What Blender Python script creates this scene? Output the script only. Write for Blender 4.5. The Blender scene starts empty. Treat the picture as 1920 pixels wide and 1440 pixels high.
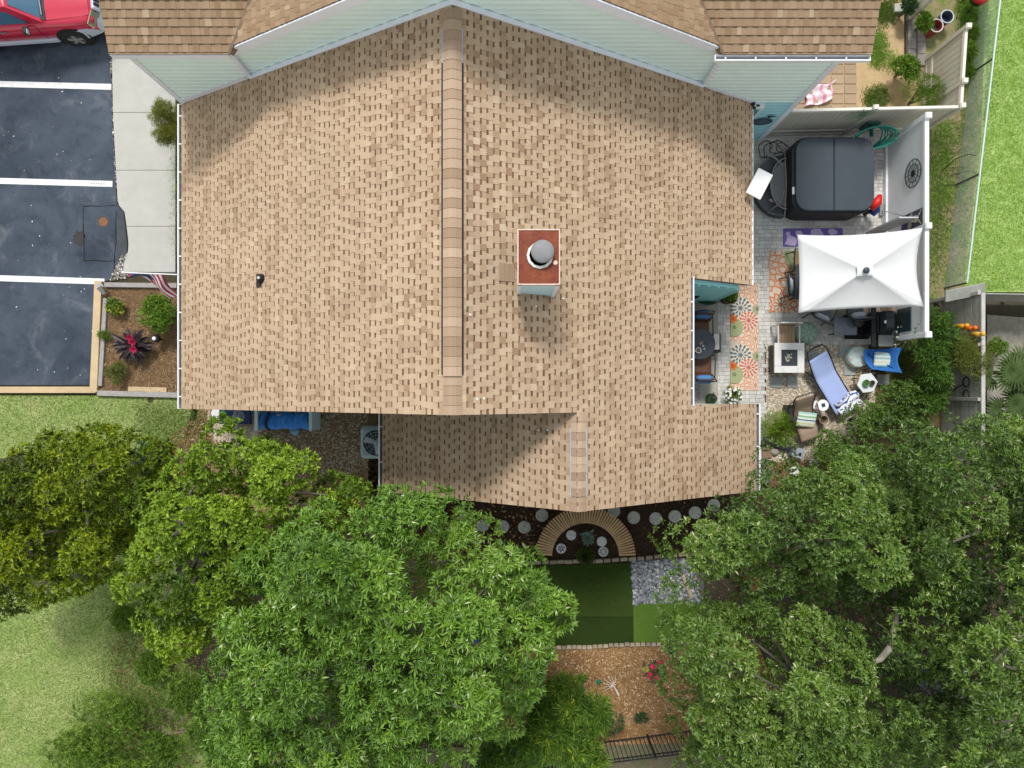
import bpy, math, random
import numpy as np
from mathutils import Vector, Matrix, Euler

R = math.radians
rng = random.Random(7)
scene = bpy.context.scene
COL = scene.collection

# ---------------------------------------------------------------- camera, light
CAM_H = 20.0
cam_d = bpy.data.cameras.new('drone_camera')
cam_d.sensor_width = 36.0
cam_d.lens = 24.96
cam_d.shift_y = 0.00625
cam_d.clip_start = 0.1
cam_d.clip_end = 400.0
cam = bpy.data.objects.new('drone_camera', cam_d)
cam.location = (0, 0, CAM_H)
COL.objects.link(cam)
scene.camera = cam

SUN_EL, SUN_AZ = 56.0, 350.0          # azimuth clockwise from +Y
sun_dir = Vector((math.sin(R(SUN_AZ)) * math.cos(R(SUN_EL)), math.cos(R(SUN_AZ)) * math.cos(R(SUN_EL)), math.sin(R(SUN_EL))))
world = bpy.data.worlds.new('World')
scene.world = world
world.use_nodes = True
wn = world.node_tree
for n in list(wn.nodes):
    wn.nodes.remove(n)
w_out = wn.nodes.new('ShaderNodeOutputWorld')
w_bg = wn.nodes.new('ShaderNodeBackground')
w_sky = wn.nodes.new('ShaderNodeTexSky')
w_sky.sky_type = 'NISHITA'
w_sky.sun_disc = False
w_sky.sun_elevation = R(SUN_EL)
w_sky.sun_rotation = R(SUN_AZ)
w_sky.dust_density = 0.2
w_sky.air_density = 3.0
w_sky.ozone_density = 0.6
w_bg.inputs['Strength'].default_value = 0.15
w_hs = wn.nodes.new('ShaderNodeHueSaturation')       # high thin cloud whitens the sky
w_hs.inputs['Saturation'].default_value = 0.30
wn.links.new(w_sky.outputs[0], w_hs.inputs['Color'])
wn.links.new(w_hs.outputs[0], w_bg.inputs[0])
wn.links.new(w_bg.outputs[0], w_out.inputs[0])

sun_d = bpy.data.lights.new('sun', 'SUN')
sun_d.energy = 2.8
sun_d.angle = R(12.0)
sun_d.color = (1.0, 0.965, 0.92)
sun = bpy.data.objects.new('sun', sun_d)
sun.rotation_euler = (-sun_dir).to_track_quat('-Z', 'Y').to_euler()
sun.location = (0, 0, 40)
COL.objects.link(sun)

vs = scene.view_settings
scene.display_settings.display_device = 'sRGB'
vs.view_transform = 'Standard'
vs.look = 'None'
vs.exposure = 0.22
vs.gamma = 1.0
vs.use_curve_mapping = False
scene.render.engine = 'CYCLES'
scene.cycles.max_bounces = 6
scene.cycles.diffuse_bounces = 3
scene.cycles.glossy_bounces = 3
scene.cycles.transmission_bounces = 4
scene.cycles.transparent_max_bounces = 8
scene.cycles.use_denoising = True
scene.cycles.sample_clamp_indirect = 6.0

# ---------------------------------------------------------------- survey helper
# the plan was measured off the drone picture: a plan point at height z from its picture position
F_PX, NX, NY = 1331.0, 960.0, 732.0
def P(px, py, z=0.0):
    k = (CAM_H - z) / F_PX
    return Vector(((px - NX) * k, -(py - NY) * k, z))
def PX(px, z=0.0): return (px - NX) * (CAM_H - z) / F_PX
def PY(py, z=0.0): return -(py - NY) * (CAM_H - z) / F_PX
def LEN(n, z=0.0): return n * (CAM_H - z) / F_PX

# ---------------------------------------------------------------- materials
def hexc(r, g, b):
    """a colour read off the picture as 0-255 sRGB, returned linear"""
    def f(c):
        c /= 255.0
        return c / 12.92 if c <= 0.04045 else ((c + 0.055) / 1.055) ** 2.4
    return (f(r), f(g), f(b))

MATS = {}
def mat(name, color, rough=0.7, var=0.12, scale=6.0, bump=0.0, bscale=40.0, metal=0.0, spec=0.4, color2=None, mix_scale=None, mix_pos=0.5, mix_w=0.25, coat=0.0, trans=0.0, detail=4.0, obj_var=0.0):
    if name in MATS: return MATS[name]
    m = bpy.data.materials.new(name); m.use_nodes = True
    nt = m.node_tree; N = nt.nodes; L = nt.links
    b = N['Principled BSDF']
    b.inputs['Roughness'].default_value = rough
    b.inputs['Metallic'].default_value = metal
    b.inputs['Specular IOR Level'].default_value = spec
    b.inputs['Coat Weight'].default_value = coat
    tc = N.new('ShaderNodeTexCoord')
    col = None
    if color2 is not None:
        n2 = N.new('ShaderNodeTexNoise'); n2.inputs['Scale'].default_value = mix_scale or 1.5
        n2.inputs['Detail'].default_value = detail; n2.inputs['Roughness'].default_value = 0.6
        L.new(tc.outputs['Object'], n2.inputs['Vector'])
        rp = N.new('ShaderNodeValToRGB')
        rp.color_ramp.elements[0].position = max(0, mix_pos - mix_w); rp.color_ramp.elements[1].position = min(1, mix_pos + mix_w)
        rp.color_ramp.elements[0].color = (*color, 1); rp.color_ramp.elements[1].color = (*color2, 1)
        L.new(n2.outputs['Fac'], rp.inputs[0]); col = rp.outputs[0]
    if var > 0:
        n1 = N.new('ShaderNodeTexNoise'); n1.inputs['Scale'].default_value = scale
        n1.inputs['Detail'].default_value = 5.0; n1.inputs['Roughness'].default_value = 0.65
        L.new(tc.outputs['Object'], n1.inputs['Vector'])
        mr = N.new('ShaderNodeMapRange'); mr.inputs['From Min'].default_value = 0.25; mr.inputs['From Max'].default_value = 0.75
        mr.inputs['To Min'].default_value = 1 - var; mr.inputs['To Max'].default_value = 1 + var
        L.new(n1.outputs['Fac'], mr.inputs['Value'])
        mm = N.new('ShaderNodeVectorMath'); mm.operation = 'SCALE'
        if col is None: mm.inputs[0].default_value = color
        else: L.new(col, mm.inputs[0])
        L.new(mr.outputs[0], mm.inputs['Scale']); col = mm.outputs[0]
    if obj_var > 0:
        oi = N.new('ShaderNodeObjectInfo')
        mr = N.new('ShaderNodeMapRange'); mr.inputs['To Min'].default_value = 1 - obj_var; mr.inputs['To Max'].default_value = 1 + obj_var
        L.new(oi.outputs['Random'], mr.inputs['Value'])
        mm = N.new('ShaderNodeVectorMath'); mm.operation = 'SCALE'
        if col is None: mm.inputs[0].default_value = color
        else: L.new(col, mm.inputs[0])
        L.new(mr.outputs[0], mm.inputs['Scale']); col = mm.outputs[0]
    if col is None: b.inputs['Base Color'].default_value = (*color, 1)
    else: L.new(col, b.inputs['Base Color'])
    if bump > 0:
        nb = N.new('ShaderNodeTexNoise'); nb.inputs['Scale'].default_value = bscale; nb.inputs['Detail'].default_value = 4.0
        L.new(tc.outputs['Object'], nb.inputs['Vector'])
        bp = N.new('ShaderNodeBump'); bp.inputs['Strength'].default_value = bump; bp.inputs['Distance'].default_value = 0.02
        L.new(nb.outputs['Fac'], bp.inputs['Height']); L.new(bp.outputs[0], b.inputs['Normal'])
    if trans > 0:
        b.inputs['Transmission Weight'].default_value = trans
    MATS[name] = m
    return m

def tone_mat(name, stops, rough=0.8, fine=0.10, fscale=60.0, spec=0.3, transl=0.0, bump=0.0, mode='LINEAR', use_object=False, patch=0.0, patch_scale=0.8, bscale=120.0):
    """colour from a per-face 'tone' attribute (or the object's own random number) through a ramp"""
    if name in MATS: return MATS[name]
    m = bpy.data.materials.new(name); m.use_nodes = True
    nt = m.node_tree; N = nt.nodes; L = nt.links
    b = N['Principled BSDF']
    b.inputs['Roughness'].default_value = rough; b.inputs['Specular IOR Level'].default_value = spec
    if use_object:
        at = N.new('ShaderNodeObjectInfo'); src = at.outputs['Random']
    else:
        at = N.new('ShaderNodeAttribute'); at.attribute_name = 'tone'; src = at.outputs['Fac']
    rp = N.new('ShaderNodeValToRGB'); cr = rp.color_ramp; cr.interpolation = mode
    while len(cr.elements) < len(stops): cr.elements.new(0.5)
    for e, (p, c) in zip(cr.elements, stops):
        e.position = p; e.color = (*c, 1)
    L.new(src, rp.inputs[0]); col = rp.outputs[0]
    tc = N.new('ShaderNodeTexCoord')
    for amt, sc in ((fine, fscale), (patch, patch_scale)):
        if amt <= 0: continue
        n1 = N.new('ShaderNodeTexNoise'); n1.inputs['Scale'].default_value = sc; n1.inputs['Detail'].default_value = 3.0
        L.new(tc.outputs['Object'], n1.inputs['Vector'])
        mr = N.new('ShaderNodeMapRange'); mr.inputs['From Min'].default_value = 0.3; mr.inputs['From Max'].default_value = 0.7
        mr.inputs['To Min'].default_value = 1 - amt; mr.inputs['To Max'].default_value = 1 + amt
        L.new(n1.outputs['Fac'], mr.inputs['Value'])
        mm = N.new('ShaderNodeVectorMath'); mm.operation = 'SCALE'
        L.new(col, mm.inputs[0]); L.new(mr.outputs[0], mm.inputs['Scale']); col = mm.outputs[0]
    L.new(col, b.inputs['Base Color'])
    if bump > 0:
        nb = N.new('ShaderNodeTexNoise'); nb.inputs['Scale'].default_value = bscale
        L.new(tc.outputs['Object'], nb.inputs['Vector'])
        bp = N.new('ShaderNodeBump'); bp.inputs['Strength'].default_value = bump; bp.inputs['Distance'].default_value = 0.01
        L.new(nb.outputs['Fac'], bp.inputs['Height']); L.new(bp.outputs[0], b.inputs['Normal'])
    if transl > 0:
        tr = N.new('ShaderNodeBsdfTranslucent')
        gm = N.new('ShaderNodeVectorMath'); gm.operation = 'MULTIPLY'; gm.inputs[1].default_value = (1.25, 1.35, 0.5)
        L.new(col, gm.inputs[0]); L.new(gm.outputs[0], tr.inputs['Color'])
        mx = N.new('ShaderNodeMixShader'); mx.inputs[0].default_value = transl
        L.new(b.outputs[0], mx.inputs[1]); L.new(tr.outputs[0], mx.inputs[2])
        L.new(mx.outputs[0], N['Material Output'].inputs['Surface'])
    MATS[name] = m
    return m

# ---------------------------------------------------------------- mesh builder
class MB:
    def __init__(s): s.v = []; s.f = []; s.t = []; s.m = []; s.cm = 0
    def add(s, vs, fs, tone=0.5):
        o = len(s.v); s.v += [tuple(v) for v in vs]
        for f in fs: s.f.append(tuple(i + o for i in f)); s.t.append(tone); s.m.append(s.cm)
        return s
    def quad(s, a, b, c, d, tone=0.5): return s.add([a, b, c, d], [(0, 1, 2, 3)], tone)
    def poly(s, pts, tone=0.5): return s.add(pts, [tuple(range(len(pts)))], tone)
    def box(s, x0, x1, y0, y1, z0, z1, tone=0.5):
        return s.add([(x0,y0,z0),(x1,y0,z0),(x1,y1,z0),(x0,y1,z0),(x0,y0,z1),(x1,y0,z1),(x1,y1,z1),(x0,y1,z1)],
                     [(3,2,1,0),(4,5,6,7),(0,1,5,4),(1,2,6,5),(2,3,7,6),(3,0,4,7)], tone)
    def cbox(s, c, size, rot=(0,0,0), tone=0.5, taper=1.0):
        M = Euler(rot).to_matrix(); c = Vector(c); a, b_, h = size[0]/2, size[1]/2, size[2]/2
        vs = []
        for z, t in ((-h, 1.0), (h, taper)):
            for x, y in ((-a,-b_),(a,-b_),(a,b_),(-a,b_)): vs.append(c + M @ Vector((x*t, y*t, z)))
        return s.add(vs, [(3,2,1,0),(4,5,6,7),(0,1,5,4),(1,2,6,5),(2,3,7,6),(3,0,4,7)], tone)
    def rbox(s, c, size, r=0.02, rot=(0,0,0), tone=0.5, n=3, rz=None):
        """box with rounded vertical corners and a chamfered top"""
        M = Euler(rot).to_matrix(); c = Vector(c); a, b_, h = size[0]/2, size[1]/2, size[2]/2
        rz = min(r, size[2]*0.3) if rz is None else rz
        def ring(ins, z):
            out = []
            rr = max(r - ins, 0.001)
            for k, (sx, sy) in enumerate(((1,1),(-1,1),(-1,-1),(1,-1))):
                for j in range(n + 1):
                    an = math.pi/2 * (k + j/n)
                    out.append(c + M @ Vector((sx*(a-r) + math.cos(an)*rr, sy*(b_-r) + math.sin(an)*rr, z)))
            return out
        rings = [ring(0, -h), ring(0, h - rz), ring(min(rz, r)*0.35, h - rz*0.3), ring(min(rz, r)*0.95, h)]
        m_ = len(rings[0]); fs = []
        for i in range(len(rings)-1):
            for j in range(m_): fs.append((i*m_+j, i*m_+(j+1)%m_, (i+1)*m_+(j+1)%m_, (i+1)*m_+j))
        fs.append(tuple(range(m_-1, -1, -1))); fs.append(tuple(range((len(rings)-1)*m_, len(rings)*m_)))
        return s.add([v for r_ in rings for v in r_], fs, tone)
    def prism(s, pts, z0, z1, tone=0.5):
        n = len(pts)
        ar = sum(pts[i][0]*pts[(i+1)%n][1] - pts[(i+1)%n][0]*pts[i][1] for i in range(n))
        if ar < 0: pts = list(reversed(pts))
        vs = [(p[0], p[1], z0) for p in pts] + [(p[0], p[1], z1) for p in pts]
        return s.add(vs, [tuple(range(n-1, -1, -1)), tuple(range(n, 2*n))] + [(i, (i+1)%n, n+(i+1)%n, n+i) for i in range(n)], tone)
    def tube(s, pts, r, n=6, tone=0.5, closed=False, caps=True):
        pts = [Vector(p) for p in pts]; k = len(pts)
        rs = list(r) if isinstance(r, (list, tuple)) else [r]*k
        vs = []; prev = None
        for i, p in enumerate(pts):
            if closed: t = pts[(i+1)%k] - pts[i-1]
            else: t = pts[min(i+1, k-1)] - pts[max(i-1, 0)]
            if t.length < 1e-9: t = Vector((0,0,1))
            t.normalize()
            if prev is None:
                ref = Vector((0,0,1)) if abs(t.z) < 0.9 else Vector((1,0,0))
                u = t.cross(ref).normalized()
            else:
                u = prev - t*prev.dot(t)
                u = u.normalized() if u.length > 1e-6 else t.orthogonal().normalized()
            prev = u; w = t.cross(u)
            for j in range(n):
                a = 2*math.pi*j/n
                vs.append(p + (u*math.cos(a) + w*math.sin(a))*rs[i])
        fs = []
        for i in range(k if closed else k-1):
            i2 = (i+1) % k
            for j in range(n): fs.append((i*n+j, i*n+(j+1)%n, i2*n+(j+1)%n, i2*n+j))
        if caps and not closed:
            fs.append(tuple(range(n-1, -1, -1))); fs.append(tuple(range((k-1)*n, k*n)))
        return s.add(vs, fs, tone)
    def lathe(s, prof, n=20, c=(0,0,0), tone=0.5, cap_top=True, cap_bot=True, sx=1.0, sy=1.0):
        vs = []; k = len(prof)
        for r, z in prof:
            for j in range(n):
                a = 2*math.pi*j/n; vs.append((c[0] + r*math.cos(a)*sx, c[1] + r*math.sin(a)*sy, c[2] + z))
        fs = []
        for i in range(k-1):
            for j in range(n): fs.append((i*n+j, i*n+(j+1)%n, (i+1)*n+(j+1)%n, (i+1)*n+j))
        if cap_bot: fs.append(tuple(range(n-1, -1, -1)))
        if cap_top: fs.append(tuple(range((k-1)*n, k*n)))
        return s.add(vs, fs, tone)
    def blob(s, c, r, n=8, m=5, sz=1.0, jit=0.0, tone=0.5, rnd=rng):
        vs = [Vector((c[0], c[1], c[2] - r*sz))]; 
        for i in range(1, m):
            ph = -math.pi/2 + math.pi*i/m
            for j in range(n):
                a = 2*math.pi*j/n; q = r*(1 + rnd.uniform(-jit, jit))
                vs.append(Vector((c[0] + q*math.cos(ph)*math.cos(a), c[1] + q*math.cos(ph)*math.sin(a), c[2] + q*sz*math.sin(ph))))
        vs.append(Vector((c[0], c[1], c[2] + r*sz)))
        fs = [(0, 1+(j+1)%n, 1+j) for j in range(n)]
        for i in range(m-2):
            for j in range(n): fs.append((1+i*n+j, 1+i*n+(j+1)%n, 1+(i+1)*n+(j+1)%n, 1+(i+1)*n+j))
        top = len(vs)-1; o = 1+(m-2)*n
        fs += [(o+j, o+(j+1)%n, top) for j in range(n)]
        return s.add(vs, fs, tone)
    def grid(s, fn, nu, nv, tone=0.5, tone_fn=None):
        """sheet: fn(u,v) for u,v in 0..1"""
        vs = [fn(i/nu, j/nv) for j in range(nv+1) for i in range(nu+1)]
        o = len(s.v); s.v += [tuple(v) for v in vs]
        for j in range(nv):
            for i in range(nu):
                a = o + j*(nu+1) + i
                s.f.append((a, a+1, a+nu+2, a+nu+1)); s.m.append(s.cm)
                s.t.append(tone_fn((i+.5)/nu, (j+.5)/nv) if tone_fn else tone)
        return s
    def mesh(s, name, mats, smooth=False, tones=False):
        me = bpy.data.meshes.new(name)
        me.from_pydata(s.v, [], s.f)
        for m_ in (mats if isinstance(mats, (list, tuple)) else [mats]): me.materials.append(m_)
        if isinstance(mats, (list, tuple)) and len(mats) > 1: me.polygons.foreach_set('material_index', s.m)
        if smooth: me.polygons.foreach_set('use_smooth', [True]*len(s.f))
        if tones:
            at = me.attributes.new('tone', 'FLOAT', 'FACE'); at.data.foreach_set('value', s.t)
        me.update()
        return me
    def build(s, name, mats, parent=None, smooth=False, tones=False, loc=None, rz=0.0):
        return link(name, s.mesh(name, mats, smooth, tones), parent, loc, rz)

def link(name, me, parent=None, loc=None, rz=0.0):
    o = bpy.data.objects.new(name, me); COL.objects.link(o)
    if loc is not None: o.location = loc
    if rz: o.rotation_euler = (0, 0, rz)
    if parent is not None: o.parent = parent
    return o

def tag(o, label, cat, group=None):
    o['label'] = label; o['category'] = cat
    if group: o['group'] = group
    return o
def thing(name, label, cat, loc=(0,0,0), rz=0.0, group=None):
    o = bpy.data.objects.new(name, None); o.empty_display_size = 0.2
    COL.objects.link(o); o.location = loc; o.rotation_euler = (0, 0, rz)
    return tag(o, label, cat, group)
def setting(o): o['kind'] = 'structure'; return o
def stuff(o): o['kind'] = 'stuff'; return o
def copy_thing(src, label, loc=None, rz=None, group=None):
    kids = [(c, [g for g in c.children]) for c in src.children]
    r = src.copy(); COL.objects.link(r)
    if loc is not None: r.location = loc
    if rz is not None: r.rotation_euler = (0, 0, rz)
    r['label'] = label
    if group: r['group'] = group
    for c, gs in kids:
        c2 = c.copy(); COL.objects.link(c2); c2.parent = r
        for g in gs:
            g2 = g.copy(); COL.objects.link(g2); g2.parent = c2
    return r

def np_mesh(name, V, Fq, mats, parent=None, tone=None, smooth=False, midx=None):
    """big mesh from arrays: V (n,3), Fq (m,k) of equal-sized faces, tone (m)"""
    me = bpy.data.meshes.new(name)
    V = np.ascontiguousarray(V, dtype=np.float32); Fq = np.ascontiguousarray(Fq, dtype=np.int32)
    m_, k = Fq.shape
    me.vertices.add(len(V)); me.vertices.foreach_set('co', V.ravel())
    me.loops.add(m_*k); me.loops.foreach_set('vertex_index', Fq.ravel())
    me.polygons.add(m_); me.polygons.foreach_set('loop_start', np.arange(0, m_*k, k, dtype=np.int32))
    try: me.polygons.foreach_set('loop_total', np.full(m_, k, dtype=np.int32))
    except Exception: pass
    for q in (mats if isinstance(mats, (list, tuple)) else [mats]): me.materials.append(q)
    if midx is not None: me.polygons.foreach_set('material_index', np.ascontiguousarray(midx, dtype=np.int32))
    if smooth: me.polygons.foreach_set('use_smooth', np.ones(m_, dtype=bool))
    me.update(calc_edges=True)
    if tone is not None:
        at = me.attributes.new('tone', 'FLOAT', 'FACE'); at.data.foreach_set('value', np.ascontiguousarray(tone, dtype=np.float32))
    return link(name, me, parent)

def in_poly(x, y, poly):
    """vectorised point in polygon"""
    x = np.asarray(x); y = np.asarray(y); res = np.zeros(x.shape, bool); n = len(poly); j = n-1
    for i in range(n):
        xi, yi = poly[i][0], poly[i][1]; xj, yj = poly[j][0], poly[j][1]
        c = ((yi > y) != (yj > y)) & (x < (xj-xi)*(y-yi)/((yj-yi) or 1e-9) + xi)
        res ^= c; j = i
    return res
def scatter(poly, n, seed):
    g = np.random.default_rng(seed)
    xs = [p[0] for p in poly]; ys = [p[1] for p in poly]
    X = np.empty(0); Y = np.empty(0)
    while len(X) < n:
        x = g.uniform(min(xs), max(xs), n*2); y = g.uniform(min(ys), max(ys), n*2)
        k = in_poly(x, y, poly); X = np.concatenate([X, x[k]]); Y = np.concatenate([Y, y[k]])
        if k.sum() == 0: break
    return X[:n], Y[:n]
def GP(*pts): return [tuple(P(a, b, 0.0))[:2] for a, b in pts]

# common materials
M_white = mat('white_paint', (0.78,0.78,0.78), 0.45, 0.05, 3.0)
M_trim = mat('cool_white_trim', (0.78,0.81,0.89), 0.5, 0.05, 3.0)
M_gutter = mat('gutter_white', (0.76,0.77,0.79), 0.4, 0.06, 4.0)
M_gut_in = mat('gutter_inside', (0.10,0.10,0.11), 0.8, 0.3, 9.0)
M_black = mat('black_plastic', (0.012,0.012,0.014), 0.45, 0.15, 8.0)
M_blackmetal = mat('black_metal', (0.016,0.016,0.017), 0.5, 0.2, 10.0)
M_greymetal = mat('galvanised_metal', (0.42,0.44,0.45), 0.38, 0.12, 12.0, metal=0.7)
M_deck = mat('roof_deck', (0.20,0.14,0.09), 0.9, 0.2, 5.0)
# ================================================================ HOUSE ROOFS
TAN = [(0.0,(0.11,0.066,0.039)),(0.10,(0.15,0.095,0.058)),(0.22,(0.27,0.174,0.108)),(0.42,(0.33,0.226,0.147)),(0.62,(0.42,0.303,0.206)),(0.8,(0.45,0.332,0.230)),(1.0,(0.495,0.385,0.275))]
M_sh = tone_mat('shingle_tan', TAN, 0.95, 0.13, 90.0, 0.1, bump=0.3, patch=0.06, patch_scale=0.9)
M_sh1 = tone_mat('shingle_tan_single', [(0.0,TAN[2][1]),(0.22,TAN[3][1]),(0.55,TAN[4][1]),(0.8,TAN[5][1]),(1.0,TAN[6][1])], 0.95, 0.13, 90.0, 0.1, bump=0.3, use_object=True)
M_cap = tone_mat('ridge_cap_tan', [(0.0,(0.30,0.205,0.138)),(0.5,(0.385,0.278,0.195)),(1.0,(0.44,0.325,0.235))], 0.95, 0.10, 90.0, 0.1, bump=0.3, use_object=True)
BRN = [(0.0,(0.0742,0.0495,0.0330)),(0.12,(0.1590,0.1100,0.0660)),(0.3,(0.2385,0.1562,0.0902)),(0.6,(0.2862,0.1958,0.1232)),(0.85,(0.3180,0.2222,0.1430)),(1.0,(0.3763,0.2882,0.1925))]
M_shb = tone_mat('shingle_brown', BRN, 0.95, 0.14, 90.0, 0.1, bump=0.3, patch=0.08)
M_shb1 = tone_mat('shingle_brown_single', [(0.0,BRN[2][1]),(0.6,BRN[3][1]),(0.9,BRN[4][1]),(1.0,BRN[5][1])], 0.95, 0.14, 90.0, 0.1, bump=0.3, use_object=True)

SINGLE_MESH = {}
def proj_area(pts):
    q = [((p[0])*F_PX/(CAM_H-p[2]), (p[1])*F_PX/(CAM_H-p[2])) for p in pts]
    a = 0
    for i in range(len(q)):
        a += q[i][0]*q[(i+1)%len(q)][1] - q[(i+1)%len(q)][0]*q[i][1]
    vis = all(-960 < x < 960 and -708 < y < 732 for x, y in q)
    return abs(a)/2 if vis else 0.0

def shingle_roof(roof, slopes, m_joint, m_single, seed, n_single=300, th=0.007, lap=0.012, dark=True):
    """slopes: list of dict(o=point on the ridge line, u=unit along courses, d=unit downslope, n=normal, courses, e, iv(s)->[(u0,u1)])"""
    g = random.Random(seed); base = MB(); tabs = []
    for k_s, S in enumerate(slopes):
        o, u_, d_, n_ = Vector(S['o']), Vector(S['u']), Vector(S['d']), Vector(S['n'])
        e = S['e']
        pt = lambda u, s, h: o + u_*u + d_*s + n_*h
        for i in range(S['courses']):
            s0, s1 = i*e, (i+1)*e
            if 'smax' in S: s1 = min(s1, S['smax'])
            if s1 - s0 < 0.02: continue
            for ua, ub in S['iv']((s0+s1)/2):
                if ub - ua < 0.03: continue
                u = ua; h0, h1 = 0.003, 0.003 + lap
                patch = 0.0; run = 0
                # butt edge along the whole course
                base.quad(pt(ua, s1, h1), pt(ub, s1, h1), pt(ub, s1, 0.0), pt(ua, s1, 0.0), 0.25)
                is_tab = g.random() < 0.5
                while u < ub - 1e-4:
                    if run <= 0:
                        run = g.randint(1, 3)
                        patch = -g.uniform(0.08,0.22) if g.random() < S.get('pbrown', 0.30) else g.uniform(-0.05, 0.10)
                    w = g.uniform(0.08, 0.14) if is_tab else g.uniform(0.085, 0.13)
                    u2 = min(u + w, ub)
                    if ub - u2 < 0.03: u2 = ub
                    if is_tab:
                        tone = min(0.93, max(0.2, g.gauss(0.70, 0.07) + patch))
                        top = [pt(u, s0, h0+th), pt(u2, s0, h0+th), pt(u2, s1, h1+th), pt(u, s1, h1+th)]
                        tabs.append((proj_area(top), k_s, u, u2, s0, s1, h0, h1, tone))
                        base.quad(pt(u, s0, h0), pt(u2, s0, h0), pt(u2, s1, h1), pt(u, s1, h1), 0.4)
                        run -= 1
                    else:
                        tone = min(1.0, max(0.2, g.gauss(0.65, 0.07) + patch*0.9))
                        sd = s0 + (g.uniform(0.042, 0.060) if dark else 0.012)*e/0.143
                        if sd < s1 - 0.01:
                            f = (sd-s0)/(s1-s0); hm = h0 + (h1-h0)*f
                            base.quad(pt(u, s0, h0), pt(u2, s0, h0), pt(u2, sd, hm), pt(u, sd, hm), g.uniform(0.04, 0.17) if dark else 0.2)
                            base.quad(pt(u, sd, hm), pt(u2, sd, hm), pt(u2, s1, h1), pt(u, s1, h1), tone)
                        else:
                            base.quad(pt(u, s0, h0), pt(u2, s0, h0), pt(u2, s1, h1), pt(u, s1, h1), tone)
                    u = u2; is_tab = not is_tab
    tabs.sort(key=lambda t: -t[0])
    for t in tabs[n_single:]:
        _, k_s, u, u2, s0, s1, h0, h1, tone = t
        S = slopes[k_s]; o, u_, d_, n_ = Vector(S['o']), Vector(S['u']), Vector(S['d']), Vector(S['n'])
        pt = lambda a, s, h: o + u_*a + d_*s + n_*h
        base.add([pt(u,s0,h0+th), pt(u2,s0,h0+th), pt(u2,s1,h1+th), pt(u,s1,h1+th), pt(u,s0,h0), pt(u2,s0,h0), pt(u2,s1,h1-lap), pt(u,s1,h1-lap)],
                 [(0,1,2,3),(2,6,7,3),(1,5,6,2),(0,3,7,4)], tone)
    ob = base.build('shingle_field', m_joint, roof, tones=True); stuff(ob)
    for t in tabs[:n_single]:
        _, k_s, u, u2, s0, s1, h0, h1, tone = t
        S = slopes[k_s]; o, u_, d_, n_ = Vector(S['o']), Vector(S['u']), Vector(S['d']), Vector(S['n'])
        w = max(0.03, round((u2-u)/0.01)*0.01); L_ = round(s1-s0, 3)
        key = (m_single.name, w, L_, th, lap)
        if key not in SINGLE_MESH:
            b = MB()
            b.add([(-w/2,0,h0+th),(w/2,0,h0+th),(w/2,L_,h1+th),(-w/2,L_,h1+th),(-w/2,0,h0),(w/2,0,h0),(w/2,L_,0),(-w/2,L_,0)],
                  [(0,1,2,3),(3,2,6,7),(1,5,6,2),(0,3,7,4)])
            SINGLE_MESH[key] = b.mesh('shingle', m_single)
        ob = link('shingle', SINGLE_MESH[key], roof)
        c = o + u_*((u+u2)/2) + d_*s0
        M = Matrix((u_, d_, n_)).transposed().to_4x4(); M.translation = c
        ob.matrix_local = M

def slab(b, S, poly, h0, h1, tone=0.3):
    """closed slab on a roof plane, poly in (u,s)"""
    o, u_, d_, n_ = Vector(S['o']), Vector(S['u']), Vector(S['d']), Vector(S['n'])
    k = len(poly)
    vs = [o + u_*a + d_*s + n_*h0 for a, s in poly] + [o + u_*a + d_*s + n_*h1 for a, s in poly]
    b.add(vs, [tuple(range(k-1,-1,-1)), tuple(range(k,2*k))] + [(i,(i+1)%k,k+(i+1)%k,k+i) for i in range(k)], tone)

# ------------------------------------------------ the tan-roofed house
XR, ZR, PT = -1.09, 7.07, 0.642
ca = 1/math.sqrt(1+PT*PT); sa = PT*ca
XW, XE, XN, XE2 = -8.10, 5.83, 4.04, 6.02
YN, YS, YS2, YNA, YNB = 7.04, -0.45, -2.48, 2.58, -0.33
X2 = 1.362; Z2 = ZR - PT*(X2-XR); XW2 = -3.17
EXP = 0.143
SW = dict(o=(XR,0,ZR), u=(0,1,0), d=(-ca,0,-sa), n=(-sa,0,ca), e=EXP, courses=int((XR-XW)/ca/EXP)+1, smax=(XR-XW)/ca, iv=lambda s: [(YS, YN)])
def iv_e(s):
    x = XR + s*ca
    lo = YS if x < X2 else YS2
    if x < XN: return [(lo, YN)]
    r = []
    if x < XE: r.append((YNA, YN))
    r.append((YS2, YNB))
    return r
SE = dict(o=(XR,0,ZR), u=(0,1,0), d=(ca,0,-sa), n=(sa,0,ca), e=EXP, courses=int((XE2-XR)/ca/EXP)+1, smax=(XE2-XR)/ca, iv=iv_e)
SX = dict(o=(X2,0,Z2), u=(0,1,0), d=(-ca,0,-sa), n=(-sa,0,ca), e=EXP, courses=int((X2-XW2)/ca/EXP)+1, smax=(X2-XW2)/ca, iv=lambda s: [(YS2, -0.28)])

house = thing('house', 'single storey house under the big tan shingle roof with rusty capped chimney', 'house', (0,0,0))
deck = MB()
sE = lambda x: (x-XR)/ca
slab(deck, SW, [(YS,0.02),(YN,0.02),(YN,sE(2*XR-XW)),(YS,sE(2*XR-XW))], -0.13, 0.0)
slab(deck, SE, [(YS,0.02),(YN,0.02),(YN,sE(XE)),(YNA,sE(XE)),(YNA,sE(XN)),(YNB,sE(XN)),(YNB,sE(XE2)),(YS2,sE(XE2)),(YS2,sE(X2)),(YS,sE(X2))], -0.13, 0.0)
slab(deck, SX, [(YS2,0.02),(-0.28,0.02),(-0.28,(X2-XW2)/ca),(YS2,(X2-XW2)/ca)], -0.13, 0.0)
roof = deck.build('roof', M_deck, house)
shingle_roof(roof, [SW, SE, SX], M_sh, M_sh1, 11)

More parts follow.
